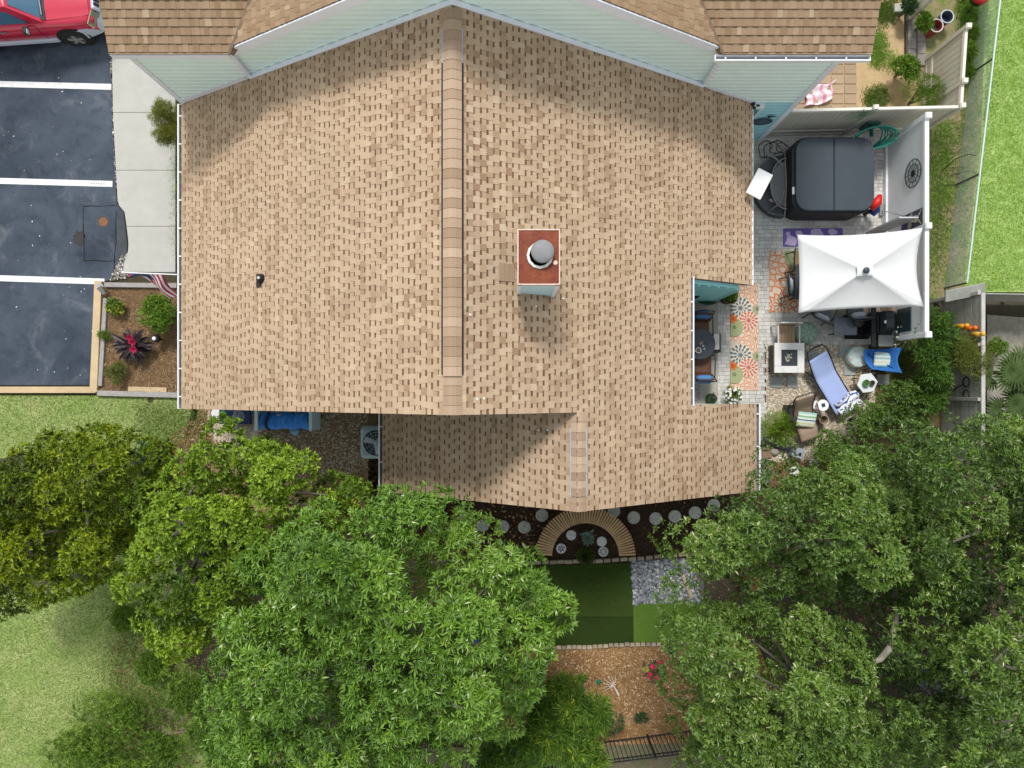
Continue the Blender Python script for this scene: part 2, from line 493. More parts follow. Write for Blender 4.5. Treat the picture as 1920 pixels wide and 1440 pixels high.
def cap_mesh(name, w, L_, lift, m_):
    b = MB(); xs = (-w/2, -w*0.2, 0, w*0.2, w/2)
    zs = [-abs(x)*PT + lift + (0.0 if abs(x) > w*0.15 else -0.012) for x in xs]; zs[2] = lift - 0.022
    def ring(y, up): return [Vector((x, y, z+up)) for x, z in zip(xs, zs)] + [Vector((xs[4], y, zs[4]+up-0.02)), Vector((xs[0], y, zs[0]+up-0.02))]
    a, c_ = ring(-0.01, 0.012), ring(L_, 0.0)
    b.add(a + c_, [(0,1,8,7),(1,2,9,8),(2,3,10,9),(3,4,11,10),(4,5,12,11),(6,0,7,13),(0,6,5,4),(0,4,3,1),(1,3,2)])
    return b.mesh(name, m_)
CAP1 = cap_mesh('ridge_cap', 0.345, 0.185, 0.065, M_cap)
CAP2 = cap_mesh('ridge_cap', 0.345, 0.185, 0.035, M_cap)
CAP3 = cap_mesh('ridge_cap', 0.30, 0.17, 0.05, M_cap)
def caps(x, z, ya, yb, me, step):
    y = ya
    while y < yb:
        o = link('ridge_cap', me, roof); o.location = (x, y, z); y += step
caps(XR, ZR, 0.27, 6.58, CAP1, 0.18)
caps(XR, ZR, -0.44, 0.25, CAP2, 0.18)
caps(XR, ZR, 6.60, 6.95, CAP2, 0.18)
caps(X2, Z2, -2.16, -0.80, CAP3, 0.165)
caps(X2, Z2, -0.79, -0.62, CAP2, 0.165)
caps(X2, Z2, -2.47, -2.20, CAP2, 0.165)
b = MB()
for sx in (-1, 1):
    b.cbox((XR + sx*0.168, (0.28+6.0)/2, ZR - 0.168*PT + 0.035), (0.055, 5.7, 0.05), (0, sx*0.4, 0))
b.build('ridge_vent', M_black, roof)
b = MB()
M_ventgrey = mat('vent_grey', (0.32,0.34,0.42), 0.6, 0.2, 8.0)
for sx in (-1, 1):
    b.cbox((XR + sx*0.168, 6.28, ZR - 0.168*PT + 0.032), (0.04, 0.7, 0.045), (0, sx*0.4, 0))
    b.cbox((X2 + sx*0.152, -1.48, Z2 - 0.152*PT + 0.028), (0.035, 1.42, 0.04), (0, sx*0.4, 0))
b.build('ridge_vent_end', M_ventgrey, roof)

# chimney
M_rust = mat('rusted_steel', (0.125,0.018,0.009), 0.55, 0.3, 7.0, spec=0.25, color2=(0.20,0.048,0.014), mix_scale=3.5, bump=0.15, bscale=30.0)
M_rim = mat('worn_rim', (0.62,0.45,0.38), 0.6, 0.25, 20.0)
M_chim = mat('pale_blue_siding', (0.52,0.72,0.80), 0.55, 0.06, 4.0)
ch = MB(); cx0, cx1, cy0, cy1, cz1 = 0.13, 0.81, 1.89, 2.80, 7.52
ch.box(cx0+0.01, cx1-0.01, cy0+0.01, cy1-0.01, 5.4, cz1-0.02)
chim = ch.build('chimney', M_chim, house)
lap_ = MB()
z = 5.5
while z < cz1-0.1:
    z2 = min(z+0.13, cz1-0.04)
    for (ax, ay, bx, by, nx, ny) in ((cx0,cy0,cx1,cy0,0,-1),(cx1,cy0,cx1,cy1,1,0),(cx1,cy1,cx0,cy1,0,1),(cx0,cy1,cx0,cy0,-1,0)):
        p, q = 0.014, 0.003
        lap_.add([(ax+nx*p,ay+ny*p,z),(bx+nx*p,by+ny*p,z),(bx+nx*q,by+ny*q,z2),(ax+nx*q,ay+ny*q,z2),(ax,ay,z),(bx,by,z)], [(0,1,2,3),(4,5,1,0)])
    z = z2
lap_.build('siding', M_chim, chim)
tr = MB()
for ax, ay in ((cx0,cy0),(cx1,cy0),(cx0,cy1),(cx1,cy1)): tr.cbox((ax,ay,6.45),(0.07,0.07,2.1))
tr.build('corner_trim', M_trim, chim)
cp = MB(); cp.box(cx0-0.02, cx1+0.02, cy0-0.02, cy1+0.02, cz1-0.03, cz1)
cap = cp.build('chimney_cap', M_rust, chim)
rm = MB()
for (a0,a1,b0,b1) in ((cx0-0.035,cx1+0.035,cy0-0.035,cy0-0.015),(cx0-0.035,cx1+0.035,cy1+0.015,cy1+0.035),(cx0-0.035,cx0-0.015,cy0-0.015,cy1+0.015),(cx1+0.015,cx1+0.035,cy0-0.015,cy1+0.015)):
    rm.box(a0,a1,b0,b1,cz1-0.10,cz1+0.012)
rm.build('cap_rim', M_rim, chim)
fx, fy = PX(1016,7.6), PY(474,7.6)
fl = MB(); fl.lathe([(0.235,0.0),(0.235,0.03),(0.215,0.035),(0.19,0.035)], 12, (fx-0.03,fy-0.035,cz1), cap_top=False)
fl.build('storm_collar', mat('aged_white_metal',(0.62,0.63,0.60),0.5,0.2,14.0), chim)
fl = MB(); fl.lathe([(0.17,0.0),(0.17,0.12),(0.175,0.13)], 16, (fx,fy,cz1)); fl.build('flue', M_greymetal, chim)
fl = MB(); fl.lathe([(0.20,0.0),(0.205,0.02),(0.19,0.045),(0.12,0.075),(0.03,0.088)], 20, (fx+0.01,fy+0.01,cz1+0.135)); fl.build('flue_cap', mat('dull_grey_metal',(0.215,0.215,0.22),0.8,0.12,10.0,spec=0.2), chim, smooth=True)
fl = MB(); fl.lathe([(0.045,0.0),(0.04,0.02),(0.01,0.025)], 8, (fx+0.24,fy-0.16,cz1)); fl.build('sealant_blob', M_rim, chim)
# upslope flashing saddle by the chimney, shingles laid across
b = MB()
for k in range(3):
    xx = -0.20 + k*0.1; zz = ZR - PT*(xx-XR)
    b.cbox((xx, 2.25, zz+0.022), (0.115, 0.34, 0.012), (0, math.atan(PT), 0), 0.45)
b.build('flashing_saddle', M_sh, roof, tones=True)
# plumbing vent
pv = P(461, 513, 5.0); px_ = pv.x; pz = ZR + PT*(px_-XR)
b = MB()
b.cbox((px_-0.03, pv.y-0.02, pz+0.004), (0.14, 0.30, 0.02), (0, -math.atan(PT), 0)); b.tube([(px_+0.05,pv.y+0.02,pz),(px_+0.05,pv.y+0.02,pz+0.10),(px_+0.04,pv.y+0.02,pz+0.16)],[0.115,0.10,0.05],14)
pvb = b.build('vent_pipe', M_black, house)
b = MB(); b.tube([(px_+0.03,pv.y+0.02,pz+0.1),(px_+0.03,pv.y+0.02,pz+0.185)],0.03,10); b.build('pipe_end', mat('pale_pipe',(0.55,0.55,0.55),0.5), pvb)

# gutters
def gutter(parent, x, y0, y1, z, out, w=0.12, end=True, step=0.70, first=0.3, name='gutter'):
    t = 0.006; h = 0.10
    xa, xb = (x, x+out*w)
    b = MB()
    def bx(p, q, ya, yb, za, zb): b.box(min(p,q), max(p,q), ya, yb, za, zb)
    bx(xb-out*0.03, xb, y0, y1, z-h, z)                                   # rolled front lip
    bx(xa, xa+out*t, y0, y1, z-h, z-0.004)
    for ya in (y0, y1-t): bx(xa+out*t, xb-out*0.03, ya, ya+t, z-h, z-0.003)
    g_ = b.build(name, M_gutter, parent)
    b = MB(); bx(xa+out*t, xb-out*0.03, y0+t, y1-t, z-h, z-h+t); b.build('gutter_trough', M_gut_in, g_)
    y = y0 + first; me = None
    while y < y1-0.1:
        if me is None:
            q = MB(); q.cbox((0,0,0),(w-0.02,0.028,0.006)); me = q.mesh('hanger', M_gutter)
        o = link('hanger', me, g_); o.location = (x+out*w/2-out*0.012, y, z-0.006); y += step
    return g_
zr = lambda x: ZR - PT*abs(x-XR)
gutter(house, XW, YS, YN, zr(XW)-0.02, -1, 0.125, step=0.69)
gutter(house, XE, YNA, YN-0.12, zr(XE)-0.02, 1, 0.085, step=0.9)
gutter(house, XN, YNB-0.02, YNA+0.02, zr(XN)-0.02, 1, 0.13, step=0.66, first=0.40)
gutter(house, XE2, YS2, YNB, zr(XE2)-0.02, 1, 0.11, step=0.80)
gutter(house, XW2, YS2, -0.30, Z2-PT*(X2-XW2)-0.02, -1, 0.11, step=0.87, first=0.72)
b = MB(); b.box(XE+0.09, XE+0.36, YN-0.12, YN+0.01, zr(XE)-0.12, zr(XE)-0.03); b.box(XE+0.30, XE+0.36, YN-0.10, YN-0.02, 0.1, zr(XE)-0.1)
b.build('downspout', M_gutter, house)
b = MB(); b.box(XE+0.16, XE+0.24, YN-0.085, YN-0.035, zr(XE)-0.03, zr(XE)-0.022); b.build('outlet', M_black, house)
b = MB(); b.blob((XE+0.06, YN-0.05, zr(XE)+0.03), 0.06, 6, 4, jit=0.3); b.blob((XE+0.10, YN-0.13, zr(XE)+0.0), 0.045, 6, 4, jit=0.3); b.build('cable_bundle', M_black, house)

# walls under the roof, lap sided
M_teal = mat('teal_siding', (0.27,0.60,0.62), 0.55, 0.07, 3.0)
M_pale = mat('pale_siding', (0.46,0.53,0.52), 0.55, 0.06, 3.0)
M_turq = mat('turquoise_siding', (0.38,0.68,0.76), 0.5, 0.07, 3.0)
M_mint = mat('mint_siding', (0.75,0.90,0.865), 0.5, 0.035, 2.0)
def sided_wall(parent, ax, ay, bx, by, nx, ny, z_lo, z_hi, m_, e=0.178, clip=None, name='wall', m_low=None, z_low=0.0):
    """flat wall plus separate lap boards; clip(z) -> (t0,t1) along a-b in metres"""
    L_ = math.hypot(bx-ax, by-ay); tx, ty = (bx-ax)/L_, (by-ay)/L_
    z = z_lo; wall = None
    b = MB()
    hi0 = clip(z_lo)[0] if clip else 0; 
    pts = []
    zz = np.linspace(z_lo, z_hi, 12)
    for q in zz:
        t = clip(q) if clip else (0, L_)
        pts.append((t[0], q))
    for q in zz[::-1]:
        t = clip(q) if clip else (0, L_)
        pts.append((t[1], q))
    front = [(ax+tx*t, ay+ty*t, q) for t, q in pts]; back = [(x-nx*0.12, y-ny*0.12, q) for x, y, q in front]
    k = len(front)
    b.add(front+back, [tuple(range(k)), tuple(range(2*k-1,k-1,-1))] + [(i,k+i,k+(i+1)%k,(i+1)%k) for i in range(k)])
    wall = b.build(name, m_, parent)
    while z < z_hi - 0.02:
        z2 = min(z+e, z_hi); c0 = clip(z) if clip else (0, L_); c1 = clip(z2) if clip else (0, L_)
        p, q = 0.020, 0.004
        q_ = MB()
        if c0[1]-c0[0] > 0.05:
            A = lambda t, n_, zz_: (ax+tx*t+nx*n_, ay+ty*t+ny*n_, zz_)
            zm = z+(z2-z)*0.30; cm0 = c0[0]+(c1[0]-c0[0])*0.3; cm1 = c0[1]+(c1[1]-c0[1])*0.3; zn_ = z+(z2-z)*0.90; cn0 = c0[0]+(c1[0]-c0[0])*0.9; cn1 = c0[1]+(c1[1]-c0[1])*0.9
            q_.add([A(c0[0],0.030,z),A(c0[1],0.030,z),A(cm1,0.014,zm),A(cm0,0.014,zm),A(cn1,0.012,zn_),A(cn0,0.012,zn_),A(c1[1],0.002,z2),A(c1[0],0.002,z2),A(c0[0],0.001,z),A(c0[1],0.001,z)], [(0,1,2,3),(3,2,4,5),(5,4,6,7),(8,9,1,0)])
            q_.build('siding_board', m_low if (m_low and z < z_low) else m_, wall)
        z = z2
    return wall
zw = 2.55
WX0, WX1 = -7.70, 5.55
sided_wall(house, 3.85, 2.48, WX1, 2.48, 0, -1, 0.0, 3.6, M_teal, clip=lambda z: (0, max(0.0, min(WX1, XR+(ZR-0.16-z)/PT)-3.85)))
sided_wall(house, WX1, 2.48, WX1, 7.0, 1, 0, 0.0, 2.55, M_teal)
sided_wall(house, 3.85, -0.25, 3.85, 2.36, 1, 0, 0.0, 3.6, M_pale)
sided_wall(house, 5.75, -0.40, 3.97, -0.40, 0, 1, 0.0, 2.3, M_pale)
sided_wall(house, 5.75, -2.30, 5.75, -0.52, 1, 0, 0.0, 2.3, M_pale)
sided_wall(house, -2.95, -2.30, 5.63, -2.30, 0, -1, 0.0, 5.2, M_pale, clip=lambda z: (max(0, X2-(Z2-0.16-z)/PT+2.95), min(8.58, X2+(Z2-0.16-z)/PT+2.95)))
sided_wall(house, -2.95, -0.27, -2.95, -2.18, -1, 0, 0.0, 2.4, M_pale)
sided_wall(house, WX0, -0.24, 1.0, -0.24, 0, -1, 0.0, 6.7, M_pale, clip=lambda z: (max(0, XR-(ZR-0.16-z)/PT-WX0), min(1.0, XR+(ZR-0.16-z)/PT)-WX0))
sided_wall(house, WX0, 7.0, WX0, -0.12, -1, 0, 0.0, 2.55, M_chim)
b = MB(); b.cbox((WX1+0.005, 2.478, 1.3), (0.07, 0.07, 2.5)); b.build('corner_trim', M_teal, house)
# doors and windows that the eaves hide from above
def opening(parent, c, w, h, axis, nm, mfill, n):
    b = MB(); t = 0.06
    if axis == 'x':
        for (a0,a1,z0,z1) in ((-w/2-t,-w/2,0,h),(w/2,w/2+t,0,h),(-w/2-t,w/2+t,h,h+t),(-w/2-t,w/2+t,-t,0)):
            b.box(c[0]+a0,c[0]+a1,c[1]+(0.005 if n>0 else -0.045),c[1]+(0.045 if n>0 else -0.005),c[2]+z0,c[2]+z1)
        q = MB(); q.box(c[0]-w/2,c[0]+w/2,c[1]+(0.004 if n>0 else -0.03),c[1]+(0.03 if n>0 else -0.004),c[2],c[2]+h)
    else:
        for (a0,a1,z0,z1) in ((-w/2-t,-w/2,0,h),(w/2,w/2+t,0,h),(-w/2-t,w/2+t,h,h+t),(-w/2-t,w/2+t,-t,0)):
            b.box(c[0]+(0.005 if n>0 else -0.045),c[0]+(0.045 if n>0 else -0.005),c[1]+a0,c[1]+a1,c[2]+z0,c[2]+z1)
        q = MB(); q.box(c[0]+(0.004 if n>0 else -0.03),c[0]+(0.03 if n>0 else -0.004),c[1]-w/2,c[1]+w/2,c[2],c[2]+h)
    f = b.build(nm, M_white, parent); q.build('pane', mfill, f)
M_glass = mat('dark_glass', (0.02,0.03,0.035), 0.08, 0.0)
opening(house, (3.865,1.0,0.06), 1.5, 2.0, 'y', 'patio_door', M_glass, 1)
opening(house, (5.57,4.6,0.9), 1.2, 1.1, 'y', 'window', M_glass, 1)
opening(house, (WX0-0.015,5.4,0.9), 1.2, 1.1, 'y', 'window', M_glass, -1)
opening(house, (WX0-0.015,3.0,0.06), 0.9, 2.0, 'y', 'front_door', mat('door_blue',(0.10,0.2,0.3),0.4,0.05), -1)
opening(house, (1.2,-2.315,0.9), 1.2, 1.1, 'x', 'window', M_glass, -1)

# ------------------------------------------------ the two storey neighbour
nb = thing('townhouse', 'two storey mint sided townhouse with brown shingle roof and gable', 'house', (0,0,0))
YWL = 7.06; YWM = 7.15; GX, GZ, GP_ = -0.73, 8.75, 0.65
XL0, XL1, XR0, XR1 = -8.09, -5.93, 4.46, 6.99
ZE = 5.36
sided_wall(nb, XL0, YWL, XL1, YWL, 0, -1, 0.0, ZE, M_mint)
sided_wall(nb, XL1, YWM, XR0, YWM, 0, -1, 2.3, 8.6, M_mint, clip=lambda z: (max(0, GX-(GZ-0.1-z)/GP_-XL1), max(0.01, min(XR0, GX+(GZ-0.1-z)/GP_)-XL1)))
sided_wall(nb, XR0, YWL, XR1, YWL, 0, -1, 0.0, ZE, M_mint, m_low=M_turq, z_low=2.60)
b = MB(); b.box(XR1-0.13, XR1-0.01, YWL, 13.0, 0.0, ZE); b.box(XL0+0.01, XL0+0.13, YWL+0.14, 13.0, 0.0, ZE); b.build('side_wall', M_mint, nb)
b = MB(); b.box(XL1-0.13, XL1, YWL, YWM+0.05, 2.3, ZE); b.box(XR0, XR0+0.13, YWL, YWM+0.05, 2.3, ZE); b.build('return_wall', M_mint, nb)
# corner boards
def vtrim(x, y, z0, z1, w=0.11, nm='corner_trim'):
    q = MB(); q.box(x-w/2, x+w/2, y-0.035, y+0.05, z0, z1); q.build(nm, M_trim, nb)
vtrim(XL0+0.04, YWL, 0.0, ZE, 0.12); vtrim(XR1-0.03, YWL, 0.0, ZE, 0.14)
vtrim(XL1-0.01, YWL+0.02, 3.7, ZE, 0.15); vtrim(XR0+0.01, YWL+0.02, 3.2, ZE, 0.15)
# flashing board where the walls meet the tan roof
def sloped_board(parent, x0, x1, y, zf, h0, h1, t, m_, nm, yb=0.0):
    q = MB(); vs = []
    for x in (x0, x1):
        for (yy, hh) in ((y-t, h0), (y-t, h1), (y+yb, h1), (y+yb, h0)): vs.append((x, yy, zf(x)+hh))
    q.add(vs, [(0,1,2,3),(7,6,5,4),(0,4,5,1),(1,5,6,2),(2,6,7,3),(3,7,4,0)]); return q.build(nm, m_, parent)
zmain = lambda x: ZR - PT*abs(x-XR)
sloped_board(nb, XL0, XL1-0.06, YWL-0.022, zmain, 0.03, 0.19, 0.012, M_trim, 'flashing_board')
sloped_board(nb, XL1+0.02, XR, YWM-0.033, zmain, -0.03, 0.045, 0.10, M_trim, 'flashing_board')
sloped_board(nb, XR, XR0-0.02, YWM-0.033, zmain, -0.03, 0.045, 0.10, M_trim, 'flashing_board')
sloped_board(nb, XR0+0.08, XE+0.05, YWL-0.022, zmain, 0.03, 0.15, 0.012, M_trim, 'flashing_board')
# eaves
zg = lambda x: GZ - GP_*abs(x-GX)
YG = 7.03
nroofb = MB()
PS = 0.40; cs_ = 1/math.sqrt(1+PS*PS); ss_ = PS*cs_
YE, ZEV = 6.88, 5.47
cg = 1/math.sqrt(1+GP_*GP_); sg = GP_*cg
YTOP = 12.6
def iv_s(side):
    def f(s):
        # s measured downslope from the top edge at YTOP
        y = YTOP - s*cs_; z = ZEV + PS*(y-YE)
        dx = (GZ-z)/GP_
        if side < 0: return [(-8.24, min(GX-dx, GX))] if GX-dx > -8.2 else []
        return [(max(GX+dx, GX), 7.36)]
    return f
lenS = (YTOP-YE)/cs_
SL = dict(o=(0,YTOP,ZEV+PS*(YTOP-YE)), u=(1,0,0), d=(0,-cs_,-ss_), n=(0,-ss_,cs_), e=0.157, courses=int(lenS/0.157)+1, smax=lenS, iv=iv_s(-1), pbrown=0.3)
SR = dict(SL); SR['iv'] = iv_s(1)
def iv_g(s):
    z = GZ - s*sg
    yv = YE + (z-ZEV)/PS
    return [(YG, max(YG, min(yv, YTOP)))]
nG = int(5.15/cg/0.143)+1
SGW = dict(o=(GX,0,GZ), u=(0,1,0), d=(-cg,0,-sg), n=(-sg,0,cg), e=0.143, courses=nG, smax=5.16/cg, iv=iv_g, pbrown=0.3)
SGE = dict(o=(GX,0,GZ), u=(0,1,0), d=(cg,0,-sg), n=(sg,0,cg), e=0.143, courses=nG, smax=5.16/cg, iv=iv_g, pbrown=0.3)
dx0 = (GZ-ZEV)/GP_
dxT = max(0.0, (GZ-(ZEV+PS*(YTOP-YE)))/GP_)
for side, xo in ((-1,-8.24),(1,7.36)):
    slab(nroofb, SL, [(xo,0),(GX+side*dxT,0),(GX+side*dx0,lenS),(xo,lenS)], -0.10, 0.0)
for S_ in (SGW, SGE):
    slab(nroofb, S_, [(YG,0.0),(YTOP,0.0),(YTOP,dxT/cg),(YE,dx0/cg),(YG,dx0/cg)], -0.10, 0.0)
nroof = nroofb.build('roof', M_deck, nb)
shingle_roof(nroof, [SL, SR, SGW, SGE], M_shb, M_shb1, 23, th=0.006, lap=0.020, dark=False)
# rake boards of the gable, fascia and gutters
for side in (-1, 1):
    xe = GX + side*5.16
    sloped_board(nb, xe if side<0 else GX, GX if side<0 else xe, YG-0.004, zg, -0.30, -0.01, 0.03, M_trim, 'rake_board')
    sloped_board(nb, xe if side<0 else GX, GX if side<0 else xe, YWM-0.003, zg, -0.32, -0.16, 0.0, M_trim, 'soffit', yb=-(YWM-YG-0.01))
b = MB(); b.box(-8.24, XL1+0.12, 6.862, 6.885, ZEV-0.17, ZEV-0.02); b.box(-8.24, XL1+0.1, 6.886, YWL-0.03, ZEV-0.16, ZEV-0.13); b.build('fascia', M_trim, nb)
b = MB(); b.box(XR0-0.1, 7.36, 6.886, YWL-0.03, ZEV-0.16, ZEV-0.13); b.build('soffit', M_trim, nb)
def gutter_x(parent, y, x0, x1, z, w=0.12):
    q = MB(); t = 0.006; h = 0.1
    q.box(x0,x1,y-w,y-w+0.025,z-h,z); q.box(x0,x1,y-t,y,z-h,z-0.004)
    for xa in (x0, x1-0.02): q.box(xa,xa+0.02,y-w+0.025,y-t,z-h,z-0.003)
    g_ = q.build('gutter', M_gutter, parent)
    q = MB(); q.box(x0+0.02,x1-0.02,y-w+0.025,y-t,z-h,z-h+0.008); q.build('gutter_trough', mat('gutter_grey',(0.30,0.31,0.34),0.6,0.2,7.0), g_)
    q = MB(); q.cbox((0,0,0),(0.03,w-0.03,0.006)); me = q.mesh('hanger', M_gutter)
    x = x0+0.22
    while x < x1-0.1:
        o = link('hanger', me, g_); o.location = (x, y-w/2, z-0.006); x += 0.62
gutter_x(nb, 6.885, 4.16, 7.36, ZEV-0.03)
# valley metal / dark debris line
for side in (-1, 1):
    b = MB()
    p0 = Vector((GX+side*dx0, YE, ZEV+0.035)); p1 = Vector((GX+side*dxT, YTOP, ZEV+PS*(YTOP-YE)+0.035))
    t = (p1-p0).normalized(); w_ = t.cross(Vector((0,0,1))).normalized()*0.025
    b.quad(p0-w_, p0+w_, p1+w_, p1-w_)
    b.build('valley_flashing', mat('valley_brown',(0.17,0.115,0.075),0.8,0.3,5.0), nroof)
# ================================================================ GROUND
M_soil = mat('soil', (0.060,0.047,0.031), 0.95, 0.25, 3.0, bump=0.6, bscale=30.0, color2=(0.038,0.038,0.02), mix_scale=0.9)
b = MB(); b.quad((-90,-90,-0.03),(90,-90,-0.03),(90,90,-0.03),(-90,90,-0.03))
setting(b.build('ground', M_soil))
def sheet(name, pts, z, m_, parent=None):
    b = MB(); b.poly([(x, y, z) for x, y in (pts if sum(pts[i][0]*pts[(i+1)%len(pts)][1]-pts[(i+1)%len(pts)][0]*pts[i][1] for i in range(len(pts)))>0 else pts[::-1])])
    o = b.build(name, m_, parent)
    return o if parent is not None else setting(o)

# ---- parking lot
def asphalt_mat():
    m = bpy.data.materials.new('asphalt'); m.use_nodes = True; nt = m.node_tree; N = nt.nodes; L = nt.links; b = N['Principled BSDF']
    b.inputs['Roughness'].default_value = 0.8; b.inputs['Specular IOR Level'].default_value = 0.3
    tc = N.new('ShaderNodeTexCoord')
    def noise(sc, det, lo, hi, c0, c1, rough=0.6, dist=0.0):
        n = N.new('ShaderNodeTexNoise'); n.inputs['Scale'].default_value = sc; n.inputs['Detail'].default_value = det; n.inputs['Roughness'].default_value = rough; n.inputs['Distortion'].default_value = dist
        L.new(tc.outputs['Object'], n.inputs['Vector'])
        r = N.new('ShaderNodeValToRGB'); r.color_ramp.elements[0].position = lo; r.color_ramp.elements[1].position = hi
        r.color_ramp.elements[0].color = (*c0, 1); r.color_ramp.elements[1].color = (*c1, 1); L.new(n.outputs['Fac'], r.inputs[0]); return r.outputs[0]
    base = noise(0.55, 6, 0.35, 0.75, (0.026,0.037,0.056), (0.085,0.104,0.135), 0.55, 0.6)
    dust = noise(1.1, 8, 0.55, 0.80, (0,0,0), (0.085,0.082,0.080), 0.7, 1.2)
    grit = noise(160, 2, 0.62, 0.80, (0,0,0), (0.10,0.10,0.10))
    seal = noise(3.0, 6, 0.50, 0.66, (1,1,1), (0.72,0.74,0.80), 0.6, 0.5)
    a = N.new('ShaderNodeVectorMath'); a.operation = 'ADD'; L.new(base, a.inputs[0]); L.new(dust, a.inputs[1])
    a2 = N.new('ShaderNodeVectorMath'); a2.operation = 'ADD'; L.new(a.outputs[0], a2.inputs[0]); L.new(grit, a2.inputs[1])
    a3 = N.new('ShaderNodeVectorMath'); a3.operation = 'MULTIPLY'; L.new(a2.outputs[0], a3.inputs[0]); L.new(seal, a3.inputs[1])
    L.new(a3.outputs[0], b.inputs['Base Color'])
    nb = N.new('ShaderNodeTexNoise'); nb.inputs['Scale'].default_value = 140; L.new(tc.outputs['Object'], nb.inputs['Vector'])
    bp = N.new('ShaderNodeBump'); bp.inputs['Strength'].default_value = 0.4; bp.inputs['Distance'].default_value = 0.01
    L.new(nb.outputs['Fac'], bp.inputs['Height']); L.new(bp.outputs[0], b.inputs['Normal'])
    MATS['asphalt'] = m; return m
M_asph = asphalt_mat()
EDGE = [(205,-760),(207,60),(210,215),(216,330),(219,383),(232,398),(236,430),(239,455),(238,475),(231,492),(229,515),(197,528)]
lot = sheet('parking_lot', GP((-900,-760), *EDGE, (180,722), (-900,722)), 0.0, M_asph)
M_patch = mat('patched_asphalt', (0.050,0.066,0.092), 0.8, 0.2, 5.0, bump=0.4, bscale=90.0, color2=(0.105,0.115,0.13), mix_scale=1.6, mix_w=0.25)
M_patchd = mat('patched_asphalt_dark', (0.035,0.042,0.055), 0.75, 0.25, 4.0, bump=0.4, bscale=90.0, color2=(0.058,0.066,0.078), mix_scale=2.5)
sheet('asphalt_patch', GP((157,388),(217,386),(218,400),(217,488),(159,488)), 0.004, M_asph, lot)
sheet('asphalt_patch', GP((219,400),(231,399),(235,432),(238,457),(237,474),(230,490),(219,489)), 0.004, M_patchd, lot)
M_crack = mat('crack_dark', (0.012,0.012,0.013), 0.9, 0.2, 8.0)
def ribbon(name, pts, w, z, m_, parent=None, jit=0.0, seed=0):
    g = random.Random(seed); b = MB(); pts = [Vector((p[0], p[1], z)) for p in pts]
    for i in range(len(pts)-1):
        t = (pts[i+1]-pts[i]).normalized(); n = Vector((-t.y, t.x, 0))*w/2*(1+g.uniform(-jit,jit))
        b.quad(pts[i]-n, pts[i+1]-n, pts[i+1]+n, pts[i]+n)
    return b.build(name, m_, parent)
for k, (pp, w) in enumerate([(((156,387),(170,386),(190,387),(217,385)),0.018), (((157,387),(156,420),(158,455),(158,489)),0.02), (((158,489),(178,488),(200,490),(217,489)),0.018), (((218,396),(217,425),(218,450),(215,478),(214,512),(208,526)),0.022)]):
    ribbon('crack', GP(*pp), w, 0.008, M_crack, lot, 0.5, k)
M_line = mat('road_paint', (0.70,0.70,0.69), 0.7, 0.12, 9.0, color2=(0.52,0.53,0.54), mix_scale=7.0, mix_pos=0.62, mix_w=0.12)
for (xa, ya, xb, yb) in ((-300,150,209,163),(-300,331,211,345),(-300,512,196,528)):
    p, q = P(xa,ya), P(xb,yb); t = (q-p).normalized(); n = Vector((-t.y,t.x,0))*0.083
    b = MB(); up = Vector((0,0,0.004)); b.quad(p-n+up, q-n+up, q+n+up, p+n+up); b.build('parking_line', M_line, lot)
# scuffed tag at the end of the middle line
b = MB()
for k in range(6):
    p = P(172+k*4.6, 344.0+0.1*k, 0.008); b.quad(p+Vector((-0.012,-0.022,0)), p+Vector((0.014,-0.02,0)), p+Vector((0.012,0.02,0)), p+Vector((-0.014,0.016,0)))
b.build('scuff_mark', mat('scuff_grey',(0.22,0.22,0.23),0.8,0.4,30.0), lot)
def stain(px, py, rx, ry, z, m_, seed, parent):
    g = random.Random(seed); c = P(px, py, z); b = MB(); n = 22
    pts = []
    for i in range(n):
        a = 2*math.pi*i/n; q = 1 + g.uniform(-0.22, 0.22); pts.append(c + Vector((math.cos(a)*rx*q, math.sin(a)*ry*q, 0)))
    b.poly(pts); return b.build('oil_stain', m_, parent)
stain(149,446,0.17,0.22,0.004, mat('oil',(0.020,0.019,0.018),0.6,0.3,6.0), 3, lot)
mh = thing('manhole_cover', 'rusty round utility cover set in the patched asphalt', 'manhole cover', P(194,416,0.006))
b = MB(); b.lathe([(0.20,0),(0.20,0.004),(0.15,0.006)], 24, cap_bot=False, cap_top=False); b.build('frame', mat('dark_iron',(0.045,0.055,0.07),0.7,0.2,12.0), mh)
b = MB(); b.lathe([(0.135,0),(0.135,0.008),(0.12,0.012),(0.06,0.010)], 20); b.build('lid', mat('rust_lid',(0.19,0.085,0.045),0.8,0.3,18.0,bump=0.4), mh)

M_deb = tone_mat('asphalt_debris',[(0.0,(0.10,0.08,0.06)),(0.6,(0.30,0.27,0.23)),(1.0,(0.75,0.74,0.72))],0.9,0.0)
flecks_later = [('asphalt_bits', GP((0,110),(205,110),(200,500),(170,710),(0,715)), 34, 0.03, 0.022, 0.8, 0.2), ('edge_debris', GP((205,60),(214,60),(224,330),(222,384),(216,330)), 500, 0.04, 0.025, 0.35, 0.3), ('edge_debris', GP((229,480),(250,470),(262,512),(232,522),(205,527)), 500, 0.04, 0.025, 0.45, 0.3)]
